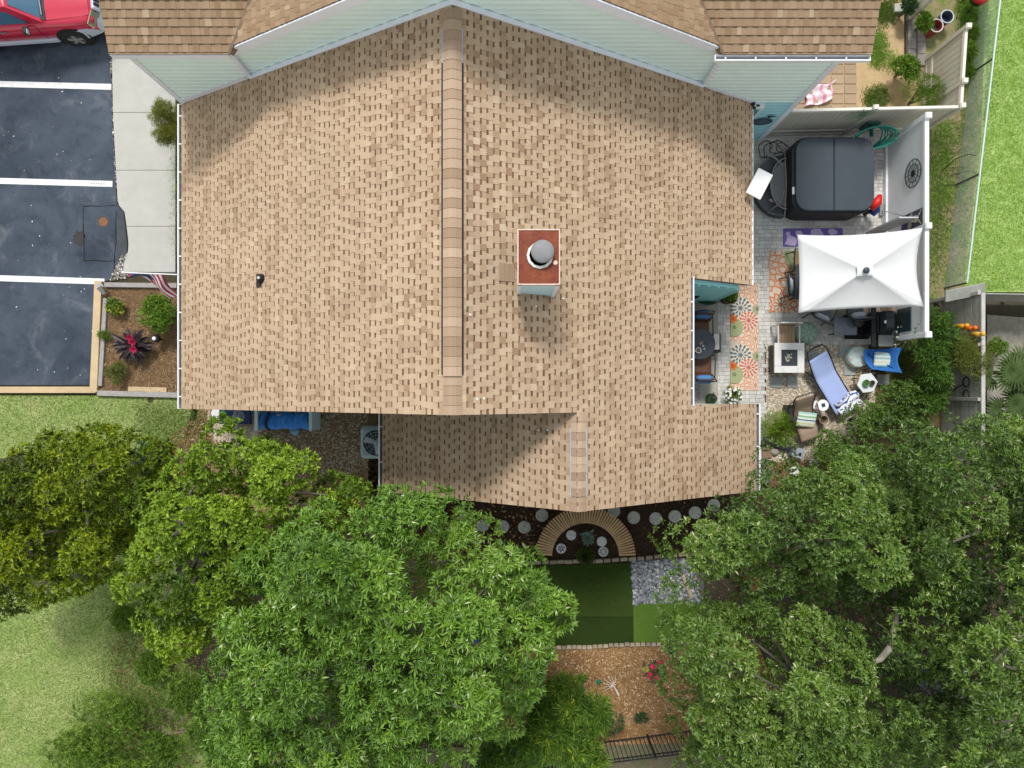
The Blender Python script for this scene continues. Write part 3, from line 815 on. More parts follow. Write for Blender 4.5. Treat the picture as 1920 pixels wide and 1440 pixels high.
# ---- sidewalk, slab by slab
M_conc = mat('concrete', (0.41,0.40,0.365), 0.9, 0.07, 2.2, bump=0.3, bscale=120.0, color2=(0.46,0.445,0.41), mix_scale=1.3)
walk = thing('x', 'x', 'x'); COL.objects.unlink(walk); bpy.data.objects.remove(walk)
b = MB(); b.prism(GP((212,-760),(331,-760),(331,512),(250,512),(246,480),(246,440),(226,330),(212,100)), -0.029, 0.028); walk = setting(b.build('sidewalk', mat('joint_dark',(0.20,0.19,0.17),0.9,0.2,10.0)))
def ex(y):
    pts = [(210,-760),(211,60),(214,215),(220,330),(223,383),(236,399),(240,430),(243,455),(242,475),(235,492),(232,515)]
    for i in range(len(pts)-1):
        if pts[i][1] <= y <= pts[i+1][1]: return pts[i][0] + (pts[i+1][0]-pts[i][0])*(y-pts[i][1])/(pts[i+1][1]-pts[i][1])
    return 232
ys_ = [-220,-113,-6,101,212,320,425,511]
for ya, yb in zip(ys_[:-1], ys_[1:]):
    L_ = [(ex(y), y) for y in np.linspace(ya+0.5, yb-0.5, 9)]
    b = MB(); b.prism(GP(*L_, (330,yb-0.5), (330,ya+0.5)), -0.02, 0.05); b.build('slab', M_conc, walk)

# ---- grass materials
GRS = [(0.0,(0.055,0.075,0.018)),(0.3,(0.085,0.125,0.028)),(0.6,(0.13,0.185,0.045)),(0.85,(0.19,0.235,0.075)),(1.0,(0.30,0.27,0.13))]
M_lawnL = mat('lawn_dull', (0.24,0.33,0.095), 0.95, 0.22, 7.0, bump=0.7, bscale=70.0, color2=(0.35,0.39,0.16), mix_scale=1.3, mix_w=0.16, spec=0.1)
M_lawnR = mat('lawn_bright', (0.24,0.37,0.08), 0.95, 0.20, 8.0, bump=0.7, bscale=70.0, color2=(0.38,0.50,0.17), mix_scale=2.6, mix_w=0.16, spec=0.1)
M_bladeL = tone_mat('grass_blades_dull', [(0.0,(0.13,0.20,0.045)),(0.5,(0.28,0.37,0.105)),(0.85,(0.41,0.47,0.18)),(1.0,(0.56,0.53,0.33))], 0.8, 0.0, transl=0.25)
M_bladeR = tone_mat('grass_blades_bright', [(0.0,(0.12,0.23,0.035)),(0.5,(0.29,0.44,0.085)),(1.0,(0.48,0.58,0.20))], 0.8, 0.0, transl=0.25)
def blades(name, poly, n, h, m_, seed, w=0.008, tone=(0.5,0.25), soft=0.10, lean=0.6):
    g = np.random.default_rng(seed); X, Y = scatter(poly, n, seed)
    if soft > 0:
        q = 0.5+0.5*np.sin(X*7.1+2*np.sin(Y*5.3))*np.sin(Y*6.7+2*np.sin(X*4.9)); k = g.random(len(X)) < 0.35+0.9*q; X, Y = X[k], Y[k]
        X = X+g.normal(0,soft,len(X)); Y = Y+g.normal(0,soft,len(Y))
    n = len(X); a = g.uniform(0, 2*np.pi, n); hh = h*g.uniform(0.5, 1.3, n); ln = g.uniform(0.1, lean, n)*hh*1.4
    da = g.uniform(0, 2*np.pi, n); ww = w*g.uniform(0.7,1.4,n)
    V = np.empty((n,3,3)); V[:,0] = np.c_[X-np.cos(a)*ww, Y-np.sin(a)*ww, np.full(n,0.002)]; V[:,1] = np.c_[X+np.cos(a)*ww, Y+np.sin(a)*ww, np.full(n,0.002)]
    V[:,2] = np.c_[X+np.cos(da)*ln, Y+np.sin(da)*ln, hh]
    # patches of tone across the lawn
    pt_ = 0.5*np.sin(X*1.9+np.sin(Y*1.3)*1.5)+0.5*np.sin(Y*2.3+np.sin(X*1.7)*1.2)
    t = np.clip(g.normal(tone[0], tone[1], n)+0.12*pt_, 0, 1)
    return stuff(np_mesh(name, V.reshape(-1,3), np.arange(n*3).reshape(-1,3), m_, tone=t))
LAWN_L = GP((-900,738),(338,742),(372,770),(362,805),(330,850),(310,930),(330,1050),(330,1230),(410,1290),(400,1440),(350,1700),(-900,1900))
setting(sheet('lawn', LAWN_L, 0.0, M_lawnL))
LV = GP((-40,738),(338,742),(385,790),(330,850),(300,910),(240,1040),(225,1130),(260,1230),(300,1280),(240,1300),(180,1330),(120,1400),(110,1460),(-40,1460))
blades('lawn_grass', LV, 90000, 0.05, M_bladeL, 5, w=0.007, tone=(0.52,0.25), soft=0)
LAWN_R = GP((1862,-900),(3000,-900),(3000,545),(1800,548),(1808,520),(1840,260))
setting(sheet('lawn', LAWN_R, -0.004, M_lawnR))
blades('lawn_grass', GP((1868,-200),(2200,-200),(2200,545),(1800,545),(1812,500),(1842,260)), 130000, 0.05, M_bladeR, 6, w=0.007, tone=(0.55,0.22), soft=0)
# strip between the fences
M_strip = mat('strip_soil', (0.29,0.215,0.14), 0.95, 0.3, 9.0, bump=0.7, bscale=50.0, color2=(0.15,0.185,0.05), mix_scale=1.7, mix_w=0.10, spec=0.1)
sheet('strip_ground', GP((1655,-500),(1862,-500),(1840,260),(1808,520),(1800,560),(1640,560)), 0.0, M_strip)
blades('strip_grass', GP((1742,235),(1792,235),(1782,340),(1768,480),(1740,560),(1735,330)), 12000, 0.08, M_bladeR, 8, tone=(0.25,0.25), soft=0.2)
blades('strip_grass', GP((1795,60),(1850,0),(1856,60),(1838,230),(1808,500),(1790,540),(1800,300)), 9000, 0.08, M_bladeR, 9, tone=(0.4,0.25))
blades('weed_grass', GP((1800,-10),(1848,-10),(1846,80),(1806,160)), 5000, 0.14, M_bladeR, 10, w=0.012, tone=(0.25,0.2))
blades('strip_grass', GP((322,190),(336,190),(336,500),(326,430)), 4500, 0.09, M_bladeR, 12, tone=(0.4,0.2))

# ---- garden bed by the parking lot
M_straw = mat('pine_straw', (0.275,0.19,0.10), 0.95, 0.28, 14.0, bump=0.9, bscale=60.0, color2=(0.19,0.127,0.066), mix_scale=1.6, mix_w=0.22, spec=0.1)
sheet('bed_soil', GP((190,530),(460,530),(460,740),(186,740)), 0.004, M_straw)
M_chip = tone_mat('straw_flecks', [(0.0,(0.08,0.045,0.022)),(0.4,(0.20,0.115,0.055)),(0.75,(0.33,0.20,0.10)),(1.0,(0.50,0.40,0.28))], 0.95, 0.0)
def flecks(name, poly, n, ln, w, m_, seed, z=0.01, tone=(0.5,0.22), zr=0.02, tilt=0.35):
    g = np.random.default_rng(seed); X, Y = scatter(poly, n, seed); n = len(X)
    a = g.uniform(0,2*np.pi,n); L_ = ln*g.uniform(0.5,1.5,n)/2; W = w*g.uniform(0.6,1.4,n)/2; t = g.normal(0,tilt,n)
    dx, dy, dz = np.cos(a)*np.cos(t), np.sin(a)*np.cos(t), np.sin(t); px, py = -np.sin(a), np.cos(a)
    Z = z + g.uniform(0,zr,n) + np.abs(dz)*L_
    V = np.empty((n,4,3))
    for k,(sa_,sb) in enumerate(((-1,-1),(1,-1),(1,1),(-1,1))):
        V[:,k] = np.c_[X+dx*L_*sa_+px*W*sb, Y+dy*L_*sa_+py*W*sb, Z+dz*L_*sa_]
    return stuff(np_mesh(name, V.reshape(-1,3), np.arange(n*4).reshape(-1,4), m_, tone=np.clip(g.normal(tone[0],tone[1],n),0,1)))
for k_, (nm_, pg_, n_, l_, w_, t0_, t1_) in enumerate(flecks_later): flecks(nm_, pg_, n_, l_, w_, M_deb, 80+k_, z=0.006, tone=(t0_,t1_), tilt=0.1)
flecks('pine_straw', GP((196,540),(345,540),(345,735),(190,735)), 9000, 0.10, 0.007, M_chip, 21, tone=(0.55,0.2))
M_tnew = mat('new_timber', (0.50,0.37,0.22), 0.8, 0.12, 3.0, bump=0.3, bscale=25.0, obj_var=0.06)
M_told = mat('weathered_timber', (0.30,0.28,0.265), 0.9, 0.16, 6.0, bump=0.5, bscale=25.0, obj_var=0.08)
edg = thing('garden_edging', 'timber edging of tan and grey beams around the straw bed by parking', 'garden edging', (0,0,0))
def beam(pa, pb, w, h, m_, nm='timber', parent=edg, z=-0.02):
    p, q = P(*pa), P(*pb); d = q-p; b = MB(); b.rbox((0,0,h/2), (d.length, w, h), 0.012)
    o = b.build(nm, m_, parent); o.location = ((p+q)/2).to_2d().to_3d() + Vector((0,0,z)); o.rotation_euler = (0,0,math.atan2(d.y,d.x)); return o
beam((189,528),(180,735),0.21,0.16,M_tnew); beam((-120,731),(184,731),0.18,0.15,M_tnew)
beam((200,535),(335,537),0.13,0.15,M_told); beam((201,560),(191,724),0.12,0.13,M_told); beam((186,737),(336,741),0.15,0.14,M_told)
pl = thing('plank', 'short new tan board lying on the straw bed', 'plank', P(278,730,0.012), R(-1.5)); b = MB(); b.rbox((0,0,0.03),(1.08,0.13,0.055),0.006); b.build('board', M_tnew, pl)

# ---- side yard, west of the back wing: pale gravel then pine straw
def pebbles(name, poly, n, r, m_, seed, z=0.0, flat=0.6, tone=(0.5,0.25), zr=0.01):
    g = np.random.default_rng(seed); X, Y = scatter(poly, n, seed); n = len(X)
    base = np.array([(1,0,0),(-1,0,0),(0,1,0),(0,-1,0),(0,0,1),(.7,.7,.35),(-.7,.7,.35),(-.7,-.7,.35),(.7,-.7,.35)],float)
    tri = np.array([(0,5,4),(5,2,4),(2,6,4),(6,1,4),(1,7,4),(7,3,4),(3,8,4),(8,0,4)])
    k = len(base); rr = r*g.uniform(0.55,1.5,(n,1)); sc = np.c_[rr*g.uniform(.8,1.3,(n,1)), rr*g.uniform(.7,1.1,(n,1)), rr*flat]
    a = g.uniform(0,2*np.pi,n); B = base[None]*(1+g.uniform(-.18,.18,(n,k,1)))*sc[:,None,:]
    c, s = np.cos(a)[:,None], np.sin(a)[:,None]
    V = np.stack([B[:,:,0]*c-B[:,:,1]*s+X[:,None], B[:,:,0]*s+B[:,:,1]*c+Y[:,None], B[:,:,2]+z+g.uniform(0,zr,(n,1))], -1)
    Fq = (tri[None]+np.arange(n)[:,None,None]*k).reshape(-1,3)
    return stuff(np_mesh(name, V.reshape(-1,3), Fq, m_, tone=np.repeat(np.clip(g.normal(tone[0],tone[1],n),0,1),8)))
M_pebTan = tone_mat('tan_pebbles', [(0.0,(0.13,0.085,0.05)),(0.3,(0.30,0.22,0.14)),(0.6,(0.46,0.37,0.26)),(0.85,(0.58,0.52,0.43)),(1.0,(0.66,0.62,0.55))], 0.85, 0.0)
M_pebGrey = tone_mat('river_pebbles', [(0.0,(0.05,0.055,0.07)),(0.35,(0.14,0.155,0.18)),(0.7,(0.28,0.29,0.30)),(1.0,(0.55,0.54,0.51))], 0.6, 0.0)
M_gravbase = mat('gravel_base', (0.36,0.285,0.195), 0.95, 0.3, 22.0, bump=0.6, bscale=60.0)
sheet('side_yard', GP((360,768),(390,742),(720,742),(720,980),(400,980),(330,900)), 0.0, M_straw)
SG = GP((388,768),(500,745),(690,770),(690,880),(560,915),(450,890),(395,820))
pebbles('side_gravel', GP((390,766),(480,755),(485,850),(430,850),(392,810)), 3000, 0.018, M_pebTan, 31, z=0.002, tone=(0.72,0.2))
pebbles('side_gravel', SG, 8500, 0.019, M_pebTan, 32, z=0.002, tone=(0.50,0.26))
flecks('pine_straw', GP((500,770),(715,770),(715,940),(500,930)), 2600, 0.09, 0.006, M_chip, 33, tone=(0.42,0.22))
flecks('dry_leaves', GP((300,830),(400,760),(400,900),(300,910)), 900, 0.06, 0.03, M_chip, 34, tone=(0.6,0.2))

# ---- back yard
M_mulch = mat('dark_mulch', (0.040,0.024,0.016), 0.95, 0.35, 12.0, bump=0.9, bscale=55.0, color2=(0.065,0.040,0.026), mix_scale=2.0, spec=0.1)
M_mchip = tone_mat('mulch_chips', [(0.0,(0.02,0.012,0.008)),(0.5,(0.055,0.033,0.021)),(0.85,(0.10,0.062,0.04)),(0.95,(0.26,0.14,0.07)),(1.0,(0.42,0.26,0.14))], 0.95, 0.0)
sheet('mulch_bed', GP((690,860),(1500,860),(1620,920),(1500,1060),(1262,1046),(985,1050),(690,1050)), 0.0, M_mulch)
flecks('mulch_chips', GP((800,905),(1350,905),(1350,1046),(800,1046)), 9000, 0.05, 0.018, M_mchip, 41, tone=(0.45,0.24))
flecks('dry_leaves', GP((830,925),(1030,925),(1030,1040),(830,1040)), 160, 0.07, 0.03, M_mchip, 42, z=0.02, tone=(0.98,0.05))
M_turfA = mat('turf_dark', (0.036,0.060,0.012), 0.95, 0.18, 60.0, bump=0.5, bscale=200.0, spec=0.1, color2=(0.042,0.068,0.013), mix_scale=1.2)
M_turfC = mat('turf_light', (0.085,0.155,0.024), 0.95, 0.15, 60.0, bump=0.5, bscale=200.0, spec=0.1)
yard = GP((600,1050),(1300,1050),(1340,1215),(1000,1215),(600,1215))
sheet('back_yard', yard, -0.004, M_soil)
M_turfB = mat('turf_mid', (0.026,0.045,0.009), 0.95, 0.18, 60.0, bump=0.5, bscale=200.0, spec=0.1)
def turf(pts, m_, lab, z):
    c = sum((Vector(p) for p in pts), Vector((0,0)))/len(pts)
    b = MB(); b.prism([(p[0]-c.x, p[1]-c.y) for p in pts], 0.0, 0.022); t = b.build('artificial_turf', m_); t.location = (c.x, c.y, z); tag(t, lab, 'turf mat', 'artificial turf pieces in the back yard'); return t
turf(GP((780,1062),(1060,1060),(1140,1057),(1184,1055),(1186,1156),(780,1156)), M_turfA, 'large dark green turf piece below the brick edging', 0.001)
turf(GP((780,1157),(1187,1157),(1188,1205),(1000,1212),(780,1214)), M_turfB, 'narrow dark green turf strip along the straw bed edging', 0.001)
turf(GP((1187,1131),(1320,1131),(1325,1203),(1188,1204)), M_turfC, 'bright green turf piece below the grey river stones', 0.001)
def turf_blades(poly, n, m_, seed, tone): return blades('turf_pile', poly, n, 0.022, m_, seed, w=0.005, tone=tone, soft=0)
M_tb = tone_mat('turf_fibres', [(0.0,(0.018,0.032,0.007)),(0.5,(0.036,0.060,0.012)),(1.0,(0.075,0.12,0.028))], 0.8, 0.0)
for o_, nm_ in ((turf_blades(GP((1030,1062),(1184,1058),(1186,1204),(1030,1208)), 9000, M_tb, 44, (0.45,0.2)),0),(turf_blades(GP((1188,1132),(1300,1132),(1300,1202),(1189,1203)), 5000, M_bladeR, 45, (0.25,0.15)),0)):
    for v in o_.data.vertices: v.co.z += 0.021
pebbles('river_stones', GP((1183,1052),(1300,1047),(1315,1130),(1186,1132)), 1500, 0.036, M_pebGrey, 46, z=0.004, tone=(0.5,0.25), zr=0.02, flat=0.7)
sheet('stone_bed', GP((1182,1050),(1318,1045),(1320,1132),(1185,1133)), 0.002, mat('stone_bed_base',(0.10,0.10,0.10),0.95,0.3,20.0))
M_straw2 = mat('orange_straw', (0.34,0.195,0.082), 0.95, 0.28, 12.0, bump=0.9, bscale=60.0, color2=(0.20,0.105,0.043), mix_scale=1.3, mix_w=0.22, spec=0.1)
sheet('straw_bed', GP((930,1213),(1420,1206),(1500,1400),(930,1440)), 0.002, M_straw2)
M_chip2 = tone_mat('orange_flecks', [(0.0,(0.11,0.056,0.022)),(0.4,(0.28,0.155,0.062)),(0.8,(0.42,0.26,0.125)),(1.0,(0.62,0.46,0.30))], 0.95, 0.0)
flecks('pine_straw', GP((1020,1216),(1330,1212),(1340,1390),(1020,1400)), 12000, 0.08, 0.010, M_chip2, 47, tone=(0.58,0.22))
flecks('wood_chips', GP((1030,1220),(1290,1216),(1290,1350),(1060,1360)), 700, 0.05, 0.025, M_chip2, 48, z=0.02, tone=(0.93,0.08))
M_back = mat('back_lane_soil', (0.155,0.125,0.085), 0.95, 0.25, 9.0, bump=0.7, bscale=50.0, color2=(0.10,0.105,0.045), mix_scale=1.4)
sheet('lane_ground', GP((500,1408),(1700,1385),(1700,1900),(500,1900)), 0.004, M_back)
# edging bricks
M_ebrick = mat('edging_brick', (0.33,0.275,0.20), 0.9, 0.16, 14.0, bump=0.5, bscale=60.0, obj_var=0.25)
def brick_row(label, pts, size, seed, group='rows of edging bricks'):
    g = random.Random(seed); t = thing('brick_edging', label, 'brick edging', (0,0,0), group=group)
    me = None
    for i in range(len(pts)-1):
        p, q = P(*pts[i]), P(*pts[i+1]); d = q-p; n = max(1, int(d.length/(size[0]+0.008))); an = math.atan2(d.y,d.x)
        for k in range(n):
            if me is None:
                b = MB(); b.rbox((0,0,size[2]/2),size,0.008,n=1); me = b.mesh('brick', M_ebrick)
            c = p + d*((k+0.5)/n); o = link('brick', me, t, (c.x, c.y+g.uniform(-.012,.012), -0.01+g.uniform(0,0.015)), an+g.uniform(-.06,.06)); o.scale = (g.uniform(0.9,1.02),1,1)
    return t
brick_row('row of pale edging bricks between the dark mulch and the turf', [(940,1056),(1030,1053),(1130,1051),(1240,1042),(1300,1036)], (0.20,0.10,0.09), 3)
brick_row('row of small grey brown bricks between turf and orange straw', [(985,1215),(1100,1212),(1180,1207),(1280,1206),(1340,1204)], (0.13,0.10,0.08), 4)

# ---- patio
PV = [(0.0,(0.46,0.44,0.405)),(0.5,(0.57,0.55,0.515)),(1.0,(0.64,0.625,0.595))]
M_pav = tone_mat('pavers_joined', PV, 0.9, 0.08, 30.0, bump=0.3)
M_pav1 = tone_mat('paver_single', PV, 0.9, 0.08, 30.0, bump=0.3, use_object=True)
PATIO = GP((1270,240),(1668,240),(1668,434),(1640,645),(1434,645),(1434,905),(1270,905))
patio = setting(sheet('patio', PATIO, 0.0, mat('paver_joint_sand',(0.34,0.32,0.285),0.95,0.2,20.0)))
g = random.Random(5); cells = []
x_lo, x_hi = PX(1270), PX(1668)
y = PY(905); row = 0
while y < PY(240):
    h = 0.108
    x = x_lo - g.uniform(0, 0.1)
    while x < x_hi:
        w = g.choice((0.105,0.165,0.165,0.22)); cells.append((x, min(x+w, x_hi), y, y+h)); x += w
    y += h; row += 1
def vis(px, py):
    if py < 532: return px > 1408
    if py < 757: return px > 1300
    return px > 1420
keep = []
for (xa, xb, ya, yb) in cells:
    cx, cy = (xa+xb)/2, (ya+yb)/2
    if not in_poly(np.array([cx]), np.array([cy]), PATIO)[0]: continue
    keep.append(((xb-xa)*(yb-ya) if vis(NX+cx*F_PX/20, NY-cy*F_PX/20) else 0, xa, xb, ya, yb))
keep.sort(key=lambda k: -k[0]); J = MB(); pm = {}
for i, (ar, xa, xb, ya, yb) in enumerate(keep):
    gp = 0.004; dz = g.uniform(0.012, 0.020)
    if i < 300 and ar > 0:
        key = (round(xb-xa,2), round(yb-ya,2))
        if key not in pm:
            q = MB(); q.cbox((0,0,0),(key[0]-2*gp,key[1]-2*gp,0.03)); pm[key] = q.mesh('paver', M_pav1)
        link('paver', pm[key], patio, ((xa+xb)/2,(ya+yb)/2,dz-0.015))
    else:
        J.box(xa+gp,xb-gp,ya+gp,yb-gp,-0.01,dz, min(1,max(0,g.gauss(0.5,0.28))))
stuff(J.build('paver_field', M_pav, patio, tones=True))
b = MB(); b.prism(GP((1290,560),(1345,560),(1345,760),(1290,760)), 0.0, 0.06); setting(b.build('porch_slab', mat('porch_concrete',(0.36,0.34,0.29),0.9,0.1,4.0)))
GRV = GP((1436,646),(1628,646),(1640,700),(1640,760),(1600,860),(1436,868))
sheet('gravel_ground', GRV, 0.002, M_gravbase)
pebbles('patio_gravel', GRV, 9500, 0.019, M_pebTan, 51, z=0.002, tone=(0.72,0.24))
M_bedE = mat('border_soil', (0.13,0.085,0.05), 0.95, 0.3, 9.0, bump=0.8, bscale=50.0, color2=(0.13,0.135,0.03), mix_scale=2.5, mix_w=0.15)
sheet('border_bed', GP((1634,640),(1760,600),(1830,600),(1840,900),(1560,960),(1436,905),(1436,868),(1600,858)), 0.004, M_bedE)
flecks('dry_leaves', GP((1436,862),(1580,862),(1560,940),(1436,920)), 900, 0.06, 0.025, M_chip, 52, tone=(0.35,0.2))
# neighbour's yard
M_sand = mat('sandy_soil', (0.50,0.36,0.20), 0.95, 0.15, 5.0, bump=0.5, bscale=40.0, color2=(0.42,0.29,0.155), mix_scale=1.8)
sheet('sandy_yard', GP((1300,-300),(1700,-300),(1712,60),(1725,250),(1420,250)), 0.002, M_sand)
blades('weed_grass', GP((1628,65),(1652,62),(1660,110),(1632,118)), 2500, 0.10, M_bladeR, 61, w=0.012)
blades('weed_grass', GP((1632,100),(1650,105),(1652,125),(1635,122)), 900, 0.08, M_bladeR, 62, w=0.012, tone=(0.7,0.2))
blades('weed_grass', GP((1664,102),(1678,104),(1678,128),(1666,128)), 700, 0.08, M_bladeR, 63, w=0.012, tone=(0.7,0.2))
blades('weed_grass', GP((1625,175),(1655,165),(1660,198),(1625,200)), 2200, 0.10, M_bladeL, 64, w=0.012, tone=(0.4,0.25))
blades('weed_grass', GP((1645,5),(1680,0),(1678,42),(1645,45)), 2200, 0.09, M_bladeL, 65, w=0.012, tone=(0.2,0.2))
stp = thing('stepping_patio', 'square beige pavers under the neighbour eave beside sandy soil', 'paved patch', (0,0,0))
M_sq = mat('square_paver', (0.36,0.26,0.17), 0.9, 0.10, 6.0, obj_var=0.12)
q = MB(); q.rbox((0,0,0),(0.335,0.258,0.04),0.01,n=1); me = q.mesh('paver', M_sq)
for i in range(-5,6):
    for j in range(0,6):
        x, y_ = 1594+i*23.8, 112+j*18.6
        if 1480 < x < 1612 and y_ < 208: 
            p = P(x,y_); link('paver', me, stp, (p.x, p.y, 0.006))
dk = thing('boardwalk', 'grey weathered plank path beside the sandy yard', 'boardwalk', (0,0,0))
M_dk = mat('grey_plank', (0.27,0.235,0.215), 0.9, 0.15, 6.0, obj_var=0.12)
for k, (xa, xb) in enumerate(((1699,1716),(1718,1733))):
    for j in range(4):
        ya = 28+j*22+k*9; p, q_ = P(xa,ya+21), P(xb,ya); b = MB(); b.box(p.x,q_.x,p.y,q_.y,0.0,0.06); b.build('plank', M_dk, dk)
b = MB(); p, q_ = P(1695,0), P(1698.5,118); b.box(p.x,q_.x,q_.y,p.y,0.0,0.12); b.build('timber', mat('dark_timber',(0.08,0.065,0.05),0.9,0.2,8.0), dk)
blk = thing('concrete_block', 'pale square block beside the plank path', 'block', P(1683,18,0.0)); b = MB(); b.rbox((0,0,0.06),(0.28,0.24,0.12),0.02); b.build('block', M_conc, blk)
# ================================================================ FENCES AND STREET SIDE THINGS
M_tan = mat('tan_vinyl', (0.50,0.465,0.40), 0.55, 0.05, 4.0)
M_tanl = mat('tan_vinyl_light', (0.68,0.64,0.57), 0.55, 0.05, 4.0)
M_vin = mat('white_vinyl', (0.80,0.81,0.83), 0.45, 0.04, 2.0)
def vec2(p): return Vector((p[0], p[1], 0))
def board_fence(f, a, b_, H, bw, m_b, m_r, posts, side=1, gap=0.006, post_m=None, cap=True):
    """vertical board fence as parts: boards, rails, posts with caps; a,b plan points"""
    A, B_ = vec2(a), vec2(b_); d = B_-A; L_ = d.length; an = math.atan2(d.y, d.x)
    n = max(1, int(L_/bw)); w = L_/n
    q = MB(); q.rbox((0,0,(H-0.16)/2), (w-gap, 0.024, H-0.16), 0.006, n=1); me = q.mesh('board', m_b)
    for k in range(n):
        c = A + d*((k+0.5)/n); link('board', me, f, (c.x, c.y, 0.08), an)
    for z, h, t, m_ in ((H-0.06, 0.10, 0.075, m_r), (0.36, 0.09, 0.05, m_r), (0.06,0.12,0.055,m_b)):
        q = MB(); q.rbox((0,0,0), (L_, t, h), 0.01, n=1); o = q.build('rail', m_, f); c = (A+B_)/2; o.location = (c.x, c.y, z); o.rotation_euler = (0,0,an)
    for t in posts:
        c = A + d*t; q = MB(); q.rbox((0,0,(H+0.06)/2),(0.125,0.125,H+0.06),0.012,n=1); o = q.build('post', post_m or m_b, f, loc=(c.x,c.y,0), rz=an)
        if cap:
            q = MB(); q.cbox((0,0,H+0.085),(0.145,0.145,0.05),taper=0.75); q.build('cap', m_r, o)
fa = thing('vinyl_fence', 'tan vinyl privacy fence behind the hot tub between the two yards', 'fence', (0,0,0))
board_fence(fa, (7.02,7.17), (11.50,7.27), 1.83, 0.15, M_tan, M_tanl, (0.02,0.505,1.0))
fb = thing('vinyl_fence', 'tan vinyl fence side beyond the sandy yard next to the wire fence', 'fence', (0,0,0))
board_fence(fb, (11.52,7.36), (11.65,9.30), 1.83, 0.15, M_tan, M_tanl, (0.28,1.0))
fc = thing('vinyl_fence', 'tan vinyl fence end near the planters at the top edge', 'fence', (0,0,0))
board_fence(fc, (11.18,10.45), (11.05,13.0), 1.83, 0.15, M_tan, M_tanl, (0.0,1.0))
fd = thing('vinyl_fence', 'smooth white vinyl privacy fence along the patio with three posts', 'fence', (0,0,0))
FX = 10.52
for y0, y1 in ((1.47,4.10),(4.22,6.90)):
    q = MB(); q.box(FX-0.02, FX+0.02, y0, y1, 0.16, 1.90); q.build('panel', M_vin, fd)
    q = MB(); q.rbox((FX,(y0+y1)/2,1.96),(0.11,y1-y0,0.10),0.012,n=1); q.build('rail', M_vin, fd)
    q = MB(); q.rbox((FX-0.01,(y0+y1)/2,0.10),(0.12,y1-y0,0.12),0.012,n=1); q.build('rail', M_vin, fd)
for y in (1.41,4.16,6.95):
    q = MB(); q.rbox((FX,y,1.03),(0.13,0.13,2.06),0.012,n=1); o = q.build('post', M_vin, fd); q = MB(); q.cbox((FX,y,2.085),(0.17,0.17,0.05),taper=0.8); q.build('cap', M_vin, o)
q = MB(); q.box(9.95, FX-0.07, 4.43, 4.465, 0.05, 1.75); q.build('wing_panel', mat('grey_vinyl',(0.48,0.50,0.53),0.5,0.05,3.0), fd)
# wall ornament, poster, mirror on the white fence
t = thing('wall_medallion', 'round black metal medallion hung on the white fence', 'wall ornament', (FX-0.045,5.67,1.45)); t.rotation_euler = (0,R(-90),0)
def ringpts(r, n=28, z=0.0): return [(r*math.cos(2*math.pi*k/n), r*math.sin(2*math.pi*k/n), z) for k in range(n)]
for nm, r, w in (('outer_ring',0.36,0.012),('inner_ring',0.23,0.010)):
    q = MB(); q.tube(ringpts(r), w, 5, closed=True); q.build(nm, M_blackmetal, t)
q = MB()
for k in range(12):
    a = 2*math.pi*k/12; q.tube([(0.07*math.cos(a),0.07*math.sin(a),0),(0.36*math.cos(a),0.36*math.sin(a),0)],0.007,4)
stuff(q.build('spoke', M_blackmetal, t)); q = MB(); q.lathe([(0.085,-0.01),(0.08,0.015),(0.02,0.02)],12); q.build('hub', M_blackmetal, t)
t = thing('poster', 'dark poster with a pale horned skull and flowers on white fence', 'poster', (FX-0.03,4.43,1.4))
q = MB(); q.box(-0.012,0.0,-0.24,0.24,-0.50,0.50); q.build('backing', mat('poster_slate',(0.055,0.06,0.085),0.6,0.2,6.0), t)
q = MB()
def flat_yz(q, pts, x): q.poly([(x,y,z) for y,z in pts])
flat_yz(q,[(0.02+0.10*math.cos(a)*(0.6 if math.sin(a)<0 else 1),0.12+0.20*math.sin(a)) for a in np.linspace(0,2*math.pi,14)[:-1]][::-1],-0.016)
flat_yz(q,[(0.09,0.28),(0.21,0.42),(0.22,0.46),(0.07,0.33)],-0.0165); flat_yz(q,[(-0.05,0.28),(-0.17,0.42),(-0.18,0.46),(-0.03,0.33)],-0.0165)
q.build('skull_print', mat('poster_cream',(0.60,0.55,0.44),0.6,0.25,14.0), t)
q = MB()
for (yy,zz,r) in ((-0.10,-0.10,0.09),(0.08,-0.14,0.08),(0.15,-0.02,0.06)):
    flat_yz(q,[(yy+r*(1+0.25*(k%2))*math.cos(2*math.pi*k/12),zz+r*(1+0.25*(k%2))*math.sin(2*math.pi*k/12)) for k in range(12)][::-1],-0.0185)
q.build('flower_print', mat('poster_flower',(0.42,0.36,0.30),0.6,0.4,20.0), t)
q = MB(); flat_yz(q,[(-0.24,-0.5),(-0.24,-0.36),(0.24,-0.30),(0.24,-0.5)],-0.0165); q.build('lower_print', mat('poster_violet',(0.07,0.06,0.22),0.6,0.3,16.0), t)
t = thing('mirror', 'dark mirror panel hung low on the white fence beside the grill', 'mirror', (FX-0.03,1.88,1.03))
q = MB(); q.box(-0.02,0.0,-0.32,0.32,-0.34,0.34); q.build('backing', mat('mirror_back',(0.10,0.13,0.15),0.4,0.1), t)
q = MB(); q.box(-0.026,-0.021,-0.30,0.30,-0.32,0.32); q.build('glass', mat('dark_mirror',(0.035,0.06,0.07),0.12,0.35,5.0,spec=0.8), t)
